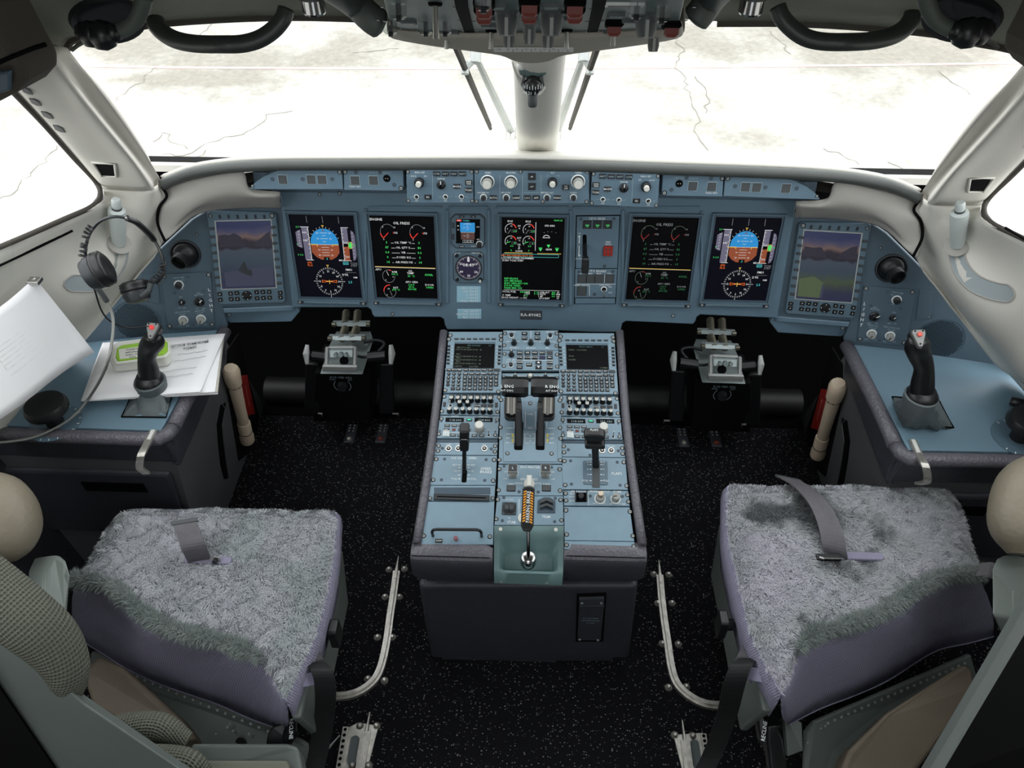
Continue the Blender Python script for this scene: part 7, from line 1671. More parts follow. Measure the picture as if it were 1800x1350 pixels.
# ------------------------------------------------------------ rudder pedals deep in the footwells
def pedals(s_):
    side = 'left' if s_ < 0 else 'right'
    Yl = lambda x, y, d: sd(Y(x, y, d), s_)
    root = thing('rudder_pedal_unit', 'rudder pedal unit with paired springs in the %s footwell' % side, 'pedal unit', tuple(sd(Y(605, 740, 1.75), s_)), 'rudder pedal units')
    def P_(b, nm, mt, bev=0, **k):
        o = reparent(b.obj(nm, mt, recalc=True, **k), root)
        if bev: mod_bevel(o, bev)
        return o
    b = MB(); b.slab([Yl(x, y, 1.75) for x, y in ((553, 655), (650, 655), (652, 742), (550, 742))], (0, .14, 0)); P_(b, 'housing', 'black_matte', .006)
    b = MB(); b.slab([Yl(563, 657, 1.72), Yl(637, 658, 1.72), Yl(655, 600, 1.86), Yl(650, 585, 1.93), Yl(590, 585, 1.93), Yl(578, 610, 1.84)], (0, .012, -.004)); P_(b, 'base_plate', 'pedal_metal', .003)
    b = MB(); b.slab([Yl(566, 644, 1.70), Yl(628, 645, 1.70), Yl(628, 655, 1.70), Yl(566, 654, 1.70)], (0, .012, 0)); P_(b, 'front_bar', 'alu_paint', .004)
    b = MB(); q = [Yl(574, 644, 1.71), Yl(575, 612, 1.79), Yl(580, 611, 1.795), Yl(620, 611, 1.795), Yl(625, 612, 1.79), Yl(624, 644, 1.71)]; b.tube(q, .0065, 6); P_(b, 'bail_frame', 'alu_paint')
    b = MB(); b.slab([Yl(580, 628, 1.745), Yl(619, 628, 1.745), Yl(620, 616, 1.77), Yl(580, 616, 1.77)], (0, .008, 0)); P_(b, 'bracket', 'pedal_metal', .002)
    for x in (591, 600, 609): b = MB(); p = Yl(x, 622, 1.752); b.cyl(p, p + V((0, -.012, .006)), .006 if x != 600 else .008, n=10); P_(b, 'bolt', 'pedal_metal')
    b = MB(); p = Yl(605, 634, 1.735); b.lathe([(.014, 0), (.014, .002)], o=p, d=(0, -.7, .7), n=14); P_(b, 'hole', 'gap_black')
    for (x0, x1, y, d, h) in ((577, 642, 599, 1.83, 8), (584, 650, 574, 1.93, 7)):
        b = MB(); b.slab([Yl(x0, y, d), Yl(x1, y, d), Yl(x1, y - h, d + .015), Yl(x0, y - h, d + .015)], (0, .012, 0)); P_(b, 'cross_beam', 'pedal_metal', .003)
        for x in (x0 + 3, x1 - 3): b = MB(); p = Yl(x, y - h / 2, d - .004); b.cyl(p + V((-.006, 0, 0)), p + V((.006, 0, 0)), .008, n=10); P_(b, 'clevis', 'spring')
    for (xa, xb) in ((601, 607), (620, 627)):
        for p0, p1 in (((xa, 597, 1.84), (xb, 577, 1.92)), ((xb, 570, 1.945), (xb + 2, 548, 2.03))):
            a, c = Yl(*p0), Yl(*p1); b = coil([a, a.lerp(c, .5), c], .012, 9, .0022, 10); o = reparent(b.obj('spring', 'spring', smooth='all'), root)
            b = MB(); b.cyl(a, c, .0045, n=8); P_(b, 'spring_rod', 'key_grey')
    for x, xx in ((540, 545), (687, 683)):
        b = MB(); b.tube([Yl(x, 606, 1.80), Yl(x - (2 if x < 600 else -2), 622, 1.78), Yl(x, 640, 1.76)], [.006, .011, .006], 8, flat=.4); P_(b, 'pedal_edge', 'alu_paint')
        b = MB(); a = Yl(xx + (4 if x < 600 else -4), 625, 1.79); b.cyl(a, Yl(573 if x < 600 else 648, 628, 1.79), .018, n=12); P_(b, 'cross_shaft', 'black')
        b = MB(); xo = x + (8 if x < 600 else -8); b.slab([Yl(xo - 12, 640, 1.78), Yl(xo + 12, 640, 1.78), Yl(xo + 13, 728, 1.74), Yl(xo - 13, 728, 1.74)], (0, .02, 0)); P_(b, 'pedal', 'black', .005)
    for x0, x1 in ((559, 566), (690, 700)): b = MB(); b.tube([Yl(x0, 727, 1.73), Yl(x1, 727, 1.73), Yl(x1, 731, 1.73)], .0035, 6); P_(b, 'pin', 'steel')
    b = MB(); c = Yl(602, 678, 1.745); n = 14
    for i in range(n):
        for a0, a1 in ((60 + i * 6, 66 + i * 6), (-40 - i * 0 + i * 3, -37 + i * 3)): pass
    for i in range(24):
        a0, a1 = R(-50 + i * 11.6), R(-50 + (i + 1) * 11.6)
        if 8 <= i <= 15: continue
        for r in (.026,): b.add([c + V((r * cos(a0), 0, r * sin(a0))), c + V((r * cos(a1), 0, r * sin(a1))), c + V(((r + .002) * cos(a1), 0, (r + .002) * sin(a1))), c + V(((r + .002) * cos(a0), 0, (r + .002) * sin(a0)))], [(0, 1, 2, 3)])
    add_text(b, 'RUD PED ADJ', 0, 0, .008, f3=lambda x, y: c + V((x, 0, y + .036))); add_text(b, 'FWD', 0, 0, .006, f3=lambda x, y: c + V((x - .028, 0, y + .026))); add_text(b, 'AFT', 0, 0, .006, f3=lambda x, y: c + V((x + .028, 0, y + .026)))
    P_(b, 'lettering', 'print_dim')
    b = MB(); b.lathe([(.016, 0), (.014, .016)], o=c + V((0, .004, -.002)), d=(0, -1, 0), n=14); P_(b, 'adjuster_knob', 'key_dark')
    cb = [Yl(543, 618, 1.80), Yl(552, 628, 1.79), Yl(565, 622, 1.80), Yl(575, 618, 1.82)]
    b = MB(); b.tube(spline(cb, 5), .005, 6); b.tube(spline([Yl(640, 602, 1.86), Yl(660, 598, 1.86), Yl(676, 604, 1.83), Yl(660, 622, 1.80), Yl(640, 628, 1.79), Yl(628, 626, 1.78)], 5), .005, 6); reparent(b.obj('cables', 'key_dark', smooth='all'), root)
pedals(-1); pedals(1)
for x, y, s_, side, nm in ((617, 762, 0, 'left', 'outer'), (671.5, 762, 1, 'left', 'inner'), (1200, 769, 0, 'right', 'inner'), (1256.5, 769, 1, 'right', 'outer')):
    p = Z(x, y, 0); t = thing('floor_fitting', 'studded dark floor fitting, %s one under the %s rudder pedals' % (nm, side), 'floor fitting', tuple(p), 'studded floor fittings')
    hw = .014; b = MB(); b.cbox(-.017, -.045, 0, .017, .04, .006, .002); o = b.obj('plate', 'placard_dark', t)
    b = MB()
    for i in range(2):
        for j in range(3): b.lathe([(.0032, .006), (.0032, .0085), (.002, .0095)], o=(-.0075 + i * .015, .032 - j * .013, 0), n=8)
    b.obj('studs', 'steel', t)['kind'] = 'stuff'
    b = MB(); b.lathe([(.010, .006), (.008, .013), (.003, .015)], o=(0, -.03, 0), n=10); b.obj('bolt_head', 'red_dull' if s_ else 'steel_worn', t)
b = MB(); b.slab([V(q) for q in ((-1.3, 1.86, .003), (1.3, 1.86, .003), (1.3, 2.32, .30), (-1.3, 2.32, .30))], (0, 0, -.01)); b.obj('trim_footwell_shade', 'gap_black', recalc=True)['kind'] = 'structure'  # added black sheet over the carpet, standing in for footwell shade
# ducts beside the pedestal in the footwells
for s_ in (-1, 1):
    t = thing('footwell_duct', 'dark round duct crossing the %s footwell' % ('left' if s_ < 0 else 'right'), 'duct', tuple(sd(V((-.6, 2.0, .1)), s_)), 'footwell ducts')
    b = MB(); b.cyl(sd(V((-.30, 1.93, .055)), s_), sd(V((-.94, 1.93, .055)), s_), .05, n=18); reparent(b.obj('pipe', 'pipe_black', smooth=True), t)
# ------------------------------------------------------------ pilot seats
mat('lug_grey', (112, 110, 104), .5, .6)
def resample(pts, n):
    pts = [V(p) for p in pts]; L = [0]
    for a, c in zip(pts, pts[1:]): L.append(L[-1] + (c - a).length)
    out = []
    for i in range(n + 1):
        t = L[-1] * i / n; k = 0
        while k < len(L) - 2 and L[k + 1] < t: k += 1
        out.append(pts[k].lerp(pts[k + 1], (t - L[k]) / max(L[k + 1] - L[k], 1e-9)))
    return out
def coons(front, right, rear, left, n, m):
    F, Rr, B, L = resample(front, n), resample(right, m), resample(rear, n), resample(left, m); rows = []
    for j in range(m + 1):
        v = j / m; row = []
        for i in range(n + 1):
            u = i / n
            row.append(F[i] * (1 - v) + B[i] * v + L[j] * (1 - u) + Rr[j] * u - (F[0] * (1 - u) * (1 - v) + F[n] * u * (1 - v) + B[0] * (1 - u) * v + B[n] * u * v))
        rows.append(row)
    return rows
import numpy as np
def fur(rows, count, length, width, name, mt, parent, seed, lean=(0, -1, 0), skip=None, clump=.5):
    """tufts of pile standing on a grid of points"""
    rng = np.random.default_rng(seed); G = np.array([[tuple(p) for p in r] for r in rows]); m, n = G.shape[0] - 1, G.shape[1] - 1
    v = rng.random(count) * m; u = rng.random(count) * n; j = np.minimum(v.astype(int), m - 1); i = np.minimum(u.astype(int), n - 1); fv = (v - j)[:, None]; fu = (u - i)[:, None]
    P = (G[j, i] * (1 - fu) + G[j, i + 1] * fu) * (1 - fv) + (G[j + 1, i] * (1 - fu) + G[j + 1, i + 1] * fu) * fv
    N = np.cross(G[j, i + 1] - G[j, i], G[j + 1, i] - G[j, i]); N /= np.linalg.norm(N, axis=1)[:, None] + 1e-9; N *= np.where(N[:, 2:3] < 0, -1, 1)
    if skip is not None:
        k = np.array([not skip(p) for p in P]); P, N = P[k], N[k]; 
    c = len(P); cell = 95.0
    h = np.sin(P[:, 0] * cell * 1.3 + 2.1 * np.sin(P[:, 1] * cell * .9)) + np.cos(P[:, 1] * cell * 1.1 + 1.7 * np.sin(P[:, 0] * cell * .8)); ang = h * 1.3 + rng.normal(0, .8, c)
    D = np.stack([np.cos(ang), np.sin(ang), np.zeros(c)], 1) * .8 + np.array(lean) * .5 + rng.normal(0, .25, (c, 3)); D -= N * (D * N).sum(1)[:, None]
    Ln = (length * (.7 + .6 * rng.random(c)))[:, None]; S = np.cross(N, D); S /= np.linalg.norm(S, axis=1)[:, None] + 1e-9; w_ = width * (.7 + .6 * rng.random(c))[:, None]
    a = P - S * w_; b_ = P + S * w_; m1 = P + N * Ln * .62 + D * Ln * .35; c1 = m1 - S * w_ * .8; d1 = m1 + S * w_ * .8; tip = P + N * Ln * .86 + D * Ln * .95
    vs = np.stack([a, b_, d1, c1, tip], 1).reshape(-1, 3); base = np.arange(c) * 5
    fs = [(x, x + 1, x + 2, x + 3) for x in base.tolist()] + [(x + 3, x + 2, x + 4) for x in base.tolist()]
    me = bpy.data.meshes.new(name); me.from_pydata(vs.tolist(), [], fs); me.materials.append(M[mt]); me.polygons.foreach_set('use_smooth', [True] * len(me.polygons)); me.update()
    o = put(name, me); reparent(o, parent); o['kind'] = 'stuff'; return o
def wgrid(b, rows, su=1.0):
    """grid with metric uvs, for knitted cloth"""
    uv = []; base = 0
    for j, r in enumerate(rows):
        if j: base += (V(r[len(r) // 2]) - V(rows[j - 1][len(r) // 2])).length
        x = 0; line = []
        for i, p in enumerate(r):
            if i: x += (V(p) - V(r[i - 1])).length
            line.append((x, base))
        uv.append(line)
    b.grid(rows, uvs=uv)
def wtube(path, rad, n, mt, nm, root, flat=1.0):
    path = [V(p) for p in path]; m = len(path); rows = []; pu = None
    for i, p in enumerate(path):
        t = (path[min(i + 1, m - 1)] - path[max(i - 1, 0)]).normalized()
        u = basis(t)[0] if pu is None else (pu - t * pu.dot(t)).normalized(); pu = u; w_ = t.cross(u)
        rows.append([p + (u * cos(2 * pi * j / n) + w_ * sin(2 * pi * j / n) * flat) * rad[i] for j in range(n + 1)])
    b = MB(); wgrid(b, rows); b.add([rows[0][j] for j in range(n)], [tuple(range(n))[::-1]]); b.add([rows[-1][j] for j in range(n)], [tuple(range(n))])
    return reparent(b.obj(nm, mt, smooth='all'), root)
def seat(s_, C, lab, fleece_m):
    SZ = .50
    root = thing('pilot_seat', lab, 'seat', tuple(Z(*C['rear'][2], 0)), 'pilot seats')
    Pr = lambda b, nm, mt, bev=0, seg=2, **k: (lambda o: (mod_bevel(o, bev, seg) if bev else 0, reparent(o, root))[1])(b.obj(nm, mt, recalc=True, **k))
    zc = lambda l, z: [Z(x, y, z) for x, y in l]
    F, Ri, B, L = (zc(C[k], SZ) for k in ('front', 'inner', 'rear', 'outer'))
    F = spline(F, 4); Ri = spline(Ri, 4); B = spline(B, 5); L = spline(L, 4)
    rows = coons(F, Ri, B, L, 30, 26); cen = rows[13][15]
    slot = Z(*C['slot'], SZ)
    for j, r in enumerate(rows):
        for i, p in enumerate(r):
            e = min(i, 30 - i, j, 26 - j); p.z += -.022 * max(0, 1 - e / 3.0) ** 2 + .005 * sin(i * .6) * sin(j * .5 + i * .15)
            dd = (p - slot); q = (dd.x / .10) ** 2 + (dd.y / .035) ** 2; p.z -= .014 * math.exp(-q)
    # cushion top cloth (under the pile) and knitted skirts
    b = MB(); b.grid(rows); reparent(b.obj('cushion_top', fleece_m, smooth='all'), root)
    def skirt(top, h, nm, out=.0, mt='waffle_lilac', bot=None, cen=cen):
        rr = []
        for k in range(5):
            t = k / 4; row = []
            for i, p in enumerate(top):
                o_ = V((p.x - cen.x, p.y - cen.y, 0)).normalized()
                if bot: q = p.lerp(bot[i], t) + o_ * .012 * sin(pi * t) * (1 + .5 * sin(i * .7))
                else: q = p + V((0, 0, -h * t)) + o_ * (.010 * sin(pi * min(1, t * 1.4)) - .004 * t)
                row.append(q)
            rr.append(row)
        b = MB(); wgrid(b, rr); o = reparent(b.obj(nm, mt, smooth='all'), root); mod_solid(o, .004, 0); return rr
    last = rows[-1]; inner = [r[-1] for r in rows]; outer = [r[0] for r in rows]
    rb = resample(spline(zc(C['skirt'], C.get('skz', .23)), 5), 30)
    skirt(last, 0, 'rear_skirt', bot=rb); si = skirt(inner, .115, 'inner_skirt'); skirt(outer, .09, 'outer_skirt'); skirt(rows[0], .09, 'front_skirt')
    b = MB(); b.tube(rb, .0035, 6); reparent(b.obj('hem', 'lilac_trim', smooth='all'), root)
    # fleece pile over the top, thicker turned-back roll along the rear edge
    fur(rows, 72000, .0088, .0009, 'fleece_pile', fleece_m, root, 3 if s_ < 0 else 5, skip=lambda p: (abs(p[0] - slot.x) < .052 and abs(p[1] - slot.y) < .009))
    roll = [p + V((0, 0, -.001)) for p in resample(resample(B, 80)[:68], 60)]; rg = []
    for i, p in enumerate(roll):
        t = (roll[min(i + 1, 60)] - roll[max(i - 1, 0)]).normalized(); o_ = t.cross(V((0, 0, 1))); o_ = o_ if o_.dot(p - cen) > 0 else -o_; r_ = .0105 * (1 + .2 * sin(i * .5)) * (1 if i < 56 else .5)
        rg.append([p + o_ * (r_ * cos(a)) + V((0, 0, r_ * sin(a))) for a in [R(-50 + k * 25) for k in range(9)]])
    b = MB(); b.grid(rg); reparent(b.obj('fleece_edge', 'fleece_rim', smooth='all'), root)
    G = [list(r) for r in rg]
    rng_rows = G
    # pile of the roll points away from its axis
    def fur_roll():
        rng = np.random.default_rng(11); vs = []; fs = []
        for _ in range(9000):
            i = rng.integers(0, 60); k = rng.integers(0, 8); f1, f2 = rng.random(2); p = rg[i][k].lerp(rg[i + 1][k], f1).lerp(rg[i][k + 1].lerp(rg[i + 1][k + 1], f1), f2); c = roll[i].lerp(roll[i + 1], f1)
            nn = (p - c).normalized() + V(rng.normal(0, .35, 3).tolist()); s1 = basis(nn)[0] * .0011; tip = p + nn * (.007 + .006 * rng.random()) + V((0, 0, -.003)); n0 = len(vs); vs += [p - s1, p + s1, tip]; fs.append((n0, n0 + 1, n0 + 2))
        me = bpy.data.meshes.new('edge_pile'); me.from_pydata([tuple(v) for v in vs], [], fs); me.materials.append(M['fleece_rim']); o = put('edge_pile', me); reparent(o, root); o['kind'] = 'stuff'
    fur_roll()
    # slot for the crotch strap: knitted lining, strap and buckle
    b = MB(); a = [slot + V((x, y, -.012)) for x, y in rrect(-.054, -.010, .054, .010, .008)]; b.slab(a, (0, 0, .010)); Pr(b, 'slot_lining', 'lilac', .003)
    sp = [Z(*q) for q in C['strap']]; b = MB(); b.strap(spline(sp, 5), C['strap_w'], V(C['strap_side']), .0016); Pr(b, 'crotch_strap', 'webbing')
    e0 = sp[0] if C.get('tip0', True) else sp[-1]; tdir = (sp[0] - sp[1]).normalized(); sdv = V(C['strap_side']).normalized(); b = MB()
    b.obox(sp[0], sdv * C['strap_w'] * .56, tdir * .005, tdir.cross(sdv) * .0035); Pr(b, 'strap_end', 'key_grey', .001)
    bc = Z(*C['buckle']); b = MB(); uu = V((1, 0, 0))
    if s_ < 0:
        vv_ = V((0, .35, .94)); b.slab([bc + uu * x + vv_ * y for x, y in rrect(-.012, -.012, .012, .016, .004)], V((0, -.003, .001))); Pr(b, 'buckle', 'steel', .001); b = MB(); b.lathe([(.0055, 0), (.0055, .004)], o=bc + vv_ * .005 + V((0, -.0045, .002)), d=(0, -1, .35), n=12); Pr(b, 'buckle_eye', 'key_dark')
    else:
        b.slab([bc + V((x, y, 0)) for x, y in rrect(-.030, -.008, .024, .009, .004)], (0, 0, .007)); Pr(b, 'buckle', 'black', .002); b = MB(); b.tube([bc + V((-.026, -.004, .010)), bc + V((-.018, -.008, .011)), bc + V((.02, -.007, .010))], .0026, 6); Pr(b, 'buckle_bar', 'chrome')
    # seat pan frame under the cushion
    iz = lambda p, z, d=0: V((p.x + d, p.y, z))
    i0, i1 = inner[1], inner[-2]; o0, o1 = outer[1], outer[-2]; ds = -s_ * -.0
    pc = (i0 + i1 + o0 + o1) / 4; b = MB(); b.slab([V((pc.x + (p.x - pc.x) * .68, pc.y + (p.y - pc.y) * .68, .42)) for p in (i0, i1, o1, o0)], (0, 0, -.05)); Pr(b, 'seat_pan', 'key_dark', .01)
    b = MB(); w_ = -s_ * .012; b.slab([iz(i0, .40, w_) + V((0, -.03, 0)), iz(i1, .40, w_) + V((0, -.02, 0)), iz(i1, .20, w_) + V((0, .02, 0)), iz(i0, .24, w_) + V((0, -.08, 0))], (s_ * .02, 0, 0)); Pr(b, 'side_frame', 'teal', .006)
    b = MB(); cx = (i1.x + o1.x) / 2; cy = (i0.y + i1.y) / 2; b.slab([V((cx - .15, cy - .06, 0)), V((cx + .15, cy - .06, 0)), V((cx + .15, cy + .16, 0)), V((cx - .15, cy + .16, 0))], (0, 0, .08)); Pr(b, 'floor_base', 'black', .01)
    b = MB(); b.slab([V((cx - .06, cy, .07)), V((cx + .06, cy, .07)), V((cx + .06, cy + .12, .07)), V((cx - .06, cy + .12, .07))], (0, 0, .30)); Pr(b, 'pillar', 'key_dark', .01)
    # height adjuster knob on the inboard side
    kx = Z(*C['adj']); b = MB(); b.cyl(kx + V((s_ * .03, 0, 0)), kx, .006, n=10); b.lathe([(.013, -.005), (.014, .008)], o=kx, d=(-s_, 0, 0), n=14); b.slab([kx + V((-s_ * .012, y, z)) for y, z in rrect(-.020, -.034, .020, .034, .008)], (-s_ * .018, 0, 0)); Pr(b, 'adjuster_knob', 'black', .003)
    # riveted teal back plate with its pivot, pad and levers
    pl = [Z(*q) for q in C['plate']]; c_ = sum(pl, V()) / len(pl); nn = (pl[1] - pl[0]).cross(pl[-1] - pl[0]).normalized(); nn = nn if nn.dot(CAM - c_) > 0 else -nn
    b = MB(); b.slab(pl, nn * -.012); Pr(b, 'back_plate', 'teal', .004)
    b = MB(); n_r = 22
    a0, a1 = pl[0], pl[1]; dn_ = (pl[-1] - pl[0]).normalized(); ex = (a1 - a0).normalized(); dn_ = (dn_ - ex * dn_.dot(ex)).normalized()
    for k in range(n_r): p = a0.lerp(a1, (k + 1.2) / (n_r + 2)) + dn_ * .013 + nn * .001; b.lathe([(.0042, 0), (.0036, .002), (.0012, .003)], o=p, d=nn, n=8)
    for q in C.get('rivets2', ()): d_ = ray(*q); p = CAM + d_ * ((pl[0] - CAM).dot(nn) / d_.dot(nn)); b.lathe([(.0036, 0), (.003, .002), (.001, .003)], o=p, d=nn, n=8)
    o = Pr(b, 'rivets', 'alu_paint'); o['kind'] = 'stuff'
    d_ = ray(*C['pivot']); p = CAM + d_ * ((pl[0] - CAM).dot(nn) / d_.dot(nn)); b = MB(); b.lathe([(C['pivot_r'], 0), (C['pivot_r'], .001), (C['pivot_r'] * .8, .0012)], o=p + nn * .0006, d=nn, n=20); Pr(b, 'pivot', 'black', smooth=True)
    for nm, mt, poly, off, bev in C['extras']:
        q = [Z(*x) for x in poly]; b = MB(); b.slab(q, V(off)); Pr(b, nm, mt, bev, 4)
    for nm, mt, path, rad, fl in C['tubes']: wtube(spline([Z(*x) for x in path], 5), [r.x for r in spline([V((r, 0, 0)) for r in rad], 5)], 24, mt, nm, root, fl)
    for nm, mt, path, w2, sd_ in C['straps']: b = MB(); b.strap(spline([Z(*x) for x in path], 5), w2, V(sd_), .0016); Pr(b, nm, mt)
    for txt, px_, py_, z_, h_, rot_ in C['texts']:
        b = MB(); add_text(b, txt, 0, 0, h_, f3=lambda x, y: Z(px_, py_, z_) + V((x * cos(rot_) - y * sin(rot_), x * sin(rot_) + y * cos(rot_), .0))); reparent(b.obj('lettering', 'print_white'), root)
    return root
CL = dict(
    front=[(207, 896), (300, 890), (440, 889), (588, 893)], inner=[(588, 893), (582, 960), (571, 1030), (553, 1095), (528, 1150), (498, 1222)],
    rear=[(126, 1014), (200, 1032), (250, 1075), (310, 1108), (400, 1130), (462, 1160), (498, 1222)], outer=[(207, 896), (182, 925), (166, 955), (148, 985), (126, 1014)],
    slot=(364, 982), skirt=[(140, 1122), (185, 1150), (230, 1178), (300, 1208), (380, 1235), (440, 1262), (500, 1282)],
    strap=[(324, 917, .575), (332, 940, .565), (342, 965, .545), (352, 988, .490)], strap_w=.050, strap_side=(1, .25, .0), buckle=(380, 988, .495), adj=(573, 1113, .40),
    plate=[(160, 1146, .22), (500, 1286, .20), (540, 1310, .16), (540, 1380, .10), (300, 1380, .10), (200, 1240, .12), (155, 1180, .18)], pivot=(424, 1306), pivot_r=.014, rivets2=[(400, 1278), (410, 1284), (405, 1272), (438, 1290), (450, 1315), (380, 1290)],
    extras=[
        ('back_pad', 'tan', [(172, 1150, .36), (215, 1170, .36), (318, 1262, .34), (345, 1300, .33), (250, 1300, .34), (160, 1240, .38), (140, 1180, .38)], (0, .01, -.07), .015),
        ('outboard_armrest', 'teal', [(74, 1075, .66), (80, 1000, .66), (90, 978, .66), (105, 972, .66), (120, 985, .66), (125, 1010, .66), (122, 1085, .62)], (-.05, .005, -.02), .010),
        ('recline_lever', 'black', [(470, 1290, .30), (478, 1276, .30), (500, 1268, .30), (512, 1300, .28), (490, 1335, .26), (462, 1330, .27)], (0, .01, -.03), .006),
        ('recline_lever', 'black', [(505, 1262, .32), (525, 1258, .32), (522, 1290, .30), (505, 1310, .28), (492, 1300, .28)], (0, .01, -.025), .005),
        ('back_shell', 'teal', [(-60, 1035, 1.0), (10, 1112, .92), (150, 1238, .78), (345, 1372, .62), (425, 1445, .50), (190, 1455, .50), (112, 1372, .62), (-60, 1120, .92)], (-.03, .03, -.02), .008),
        ('back_panel', 'black_matte', [(-60, 1125, .93), (110, 1372, .63), (188, 1452, .51), (-420, 1460, .50), (-520, 1180, .92)], (-.03, .03, -.02), 0),
        ('inner_armrest', 'teal', [(335, 1306, .36), (505, 1306, .36), (524, 1312, .36), (536, 1372, .33), (330, 1372, .33)], (0, .005, -.06), .008),
        ('armrest_face', 'waffle_grey', [(342, 1336, .375), (505, 1336, .375), (515, 1375, .36), (345, 1375, .36)], (0, .004, -.03), .006)],
    tubes=[('back_bolster', 'waffle_grey', [(-90, 985, 1.0), (-30, 1030, .96), (44, 1088, .91), (86, 1124, .87), (112, 1162, .83), (122, 1200, .79), (130, 1228, .76)], [.045, .046, .045, .042, .036, .028, .012], 1.0),
           ('head_cushion', 'tan_leather', [(-50, 868, .76), (-18, 888, .75), (6, 922, .73), (12, 958, .71), (10, 985, .69)], [.05, .07, .068, .052, .02], .9),
           ('lumbar_roll', 'waffle_grey', [(196, 1272, .50), (235, 1274, .49), (285, 1280, .48), (330, 1302, .46)], [.014, .024, .027, .016], 1.0),
           ('lumbar_roll', 'waffle_grey', [(225, 1322, .50), (275, 1328, .49), (330, 1340, .48), (360, 1362, .46)], [.010, .020, .024, .018], 1.0)],
    straps=[('cover_tie', 'lilac_trim', [(510, 1195, .43), (530, 1196, .44), (552, 1192, .43), (560, 1188, .42)], .026, (0, .9, .5)),
            ('cover_tie', 'webbing', [(548, 1140, .42), (556, 1155, .43), (562, 1168, .42)], .022, (1, .3, 0)),
            ('lap_belt', 'webbing_black', [(553, 1165, .44), (566, 1180, .46), (572, 1210, .42), (570, 1260, .30), (560, 1320, .20), (545, 1380, .14)], .045, (1, 0, .1)),
            ('belt_loop', 'webbing_black', [(540, 1350, .12), (560, 1330, .13), (575, 1320, .13)], .05, (.6, .8, 0)),
            ('belt_tongue', 'steel', [(572, 1322, .135), (583, 1308, .14), (590, 1300, .14)], .026, (.6, .8, 0)),
            ('white_piping', 'print_white', [(188, 1276, .56), (225, 1300, .55), (262, 1322, .54)], .010, (.6, .8, 0))],
    texts=[('RECLINE', 512, 1281, .325, .008, -1.35)])
CRR = dict(
    front=[(1282, 847), (1400, 846), (1540, 850), (1672, 856)], inner=[(1282, 847), (1284, 930), (1297, 1000), (1318, 1080), (1345, 1150), (1378, 1212)],
    rear=[(1728, 1006), (1660, 1012), (1610, 1035), (1550, 1075), (1480, 1100), (1415, 1125), (1378, 1212)], outer=[(1672, 856), (1695, 890), (1706, 930), (1718, 970), (1728, 1006)],
    slot=(1512, 975), skirt=[(1745, 1118), (1700, 1130), (1640, 1145), (1560, 1195), (1500, 1222), (1440, 1245), (1386, 1272)],
    strap=[(1386, 841, .508), (1416, 860, .535), (1442, 890, .545), (1458, 925, .54), (1466, 960, .52), (1470, 982, .49)], strap_w=.052, strap_side=(1, -.25, 0), buckle=(1458, 982, .505), adj=(1285, 1098, .40),
    plate=[(1708, 1152, .22), (1432, 1272, .20), (1416, 1290, .17), (1414, 1380, .10), (1560, 1380, .10), (1720, 1200, .14)], pivot=(1437, 1321), pivot_r=.014, rivets2=[(1442, 1280), (1450, 1276), (1420, 1305), (1427, 1345), (1416, 1335), (1452, 1345), (1446, 1300)],
    extras=[
        ('back_pad', 'tan', [(1694, 1166, .36), (1712, 1176, .36), (1716, 1215, .35), (1600, 1372, .30), (1470, 1372, .31), (1492, 1318, .33), (1560, 1252, .35)], (0, .01, -.07), .015),
        ('outboard_armrest', 'teal', [(1744, 1080, .66), (1742, 1000, .66), (1750, 982, .66), (1766, 974, .66), (1790, 976, .66), (1820, 990, .66), (1822, 1080, .62), (1765, 1128, .60)], (.05, .005, -.02), .010),
        ('recline_lever', 'black', [(1330, 1256, .32), (1346, 1262, .32), (1358, 1300, .29), (1352, 1322, .28), (1336, 1298, .28)], (0, .01, -.025), .005),
        ('recline_lever', 'black', [(1350, 1276, .34), (1368, 1274, .34), (1378, 1300, .32), (1384, 1345, .28), (1380, 1380, .26), (1358, 1380, .26), (1348, 1300, .32)], (0, .01, -.03), .006),
        ('back_shell', 'teal', [(1864, 1012, 1.02), (1644, 1378, .72), (1557, 1512, .52), (1535, 1500, .52), (1622, 1372, .72), (1845, 990, 1.02)], (.01, .02, -.03), .003),
        ('back_panel', 'black_matte', [(1860, 1008, .99), (2330, 1110, .98), (2230, 1500, .50), (1555, 1510, .50), (1642, 1372, .69)], (.03, .03, -.02), 0),
        ('belt_bracket', 'teal', [(1378, 1255, .20), (1410, 1270, .20), (1412, 1320, .15), (1385, 1330, .15)], (0, .01, -.02), .003)],
    tubes=[('head_cushion', 'tan_leather', [(1840, 830, .77), (1818, 860, .76), (1803, 900, .74), (1796, 940, .72), (1796, 975, .70)], [.05, .066, .066, .056, .025], .9)],
    straps=[('cover_tie', 'lilac_trim', [(1365, 1188, .44), (1345, 1188, .45), (1322, 1184, .44), (1308, 1180, .42)], .026, (0, .9, .5)),
            ('cover_tie', 'webbing', [(1316, 1135, .42), (1308, 1150, .43), (1300, 1165, .42)], .022, (1, -.3, 0)),
            ('lap_belt', 'webbing_black', [(1318, 1158, .44), (1302, 1172, .46), (1290, 1205, .42), (1278, 1255, .28), (1255, 1320, .16), (1225, 1380, .10)], .045, (1, 0, .1)),
            ('side_strap', 'webbing', [(1720, 1002, .56), (1745, 1002, .58), (1765, 1030, .56)], .03, (.3, .6, .6))],
    texts=[('RECLINE', 1343, 1285, .335, .008, 1.25)])
seat(-1, CL, 'left pilot seat with grey fleece cushion and a short upright crotch strap', 'fleece_left')
seat(1, CRR, 'right pilot seat with stained grey fleece and a long strap over the front', 'fleece_right')
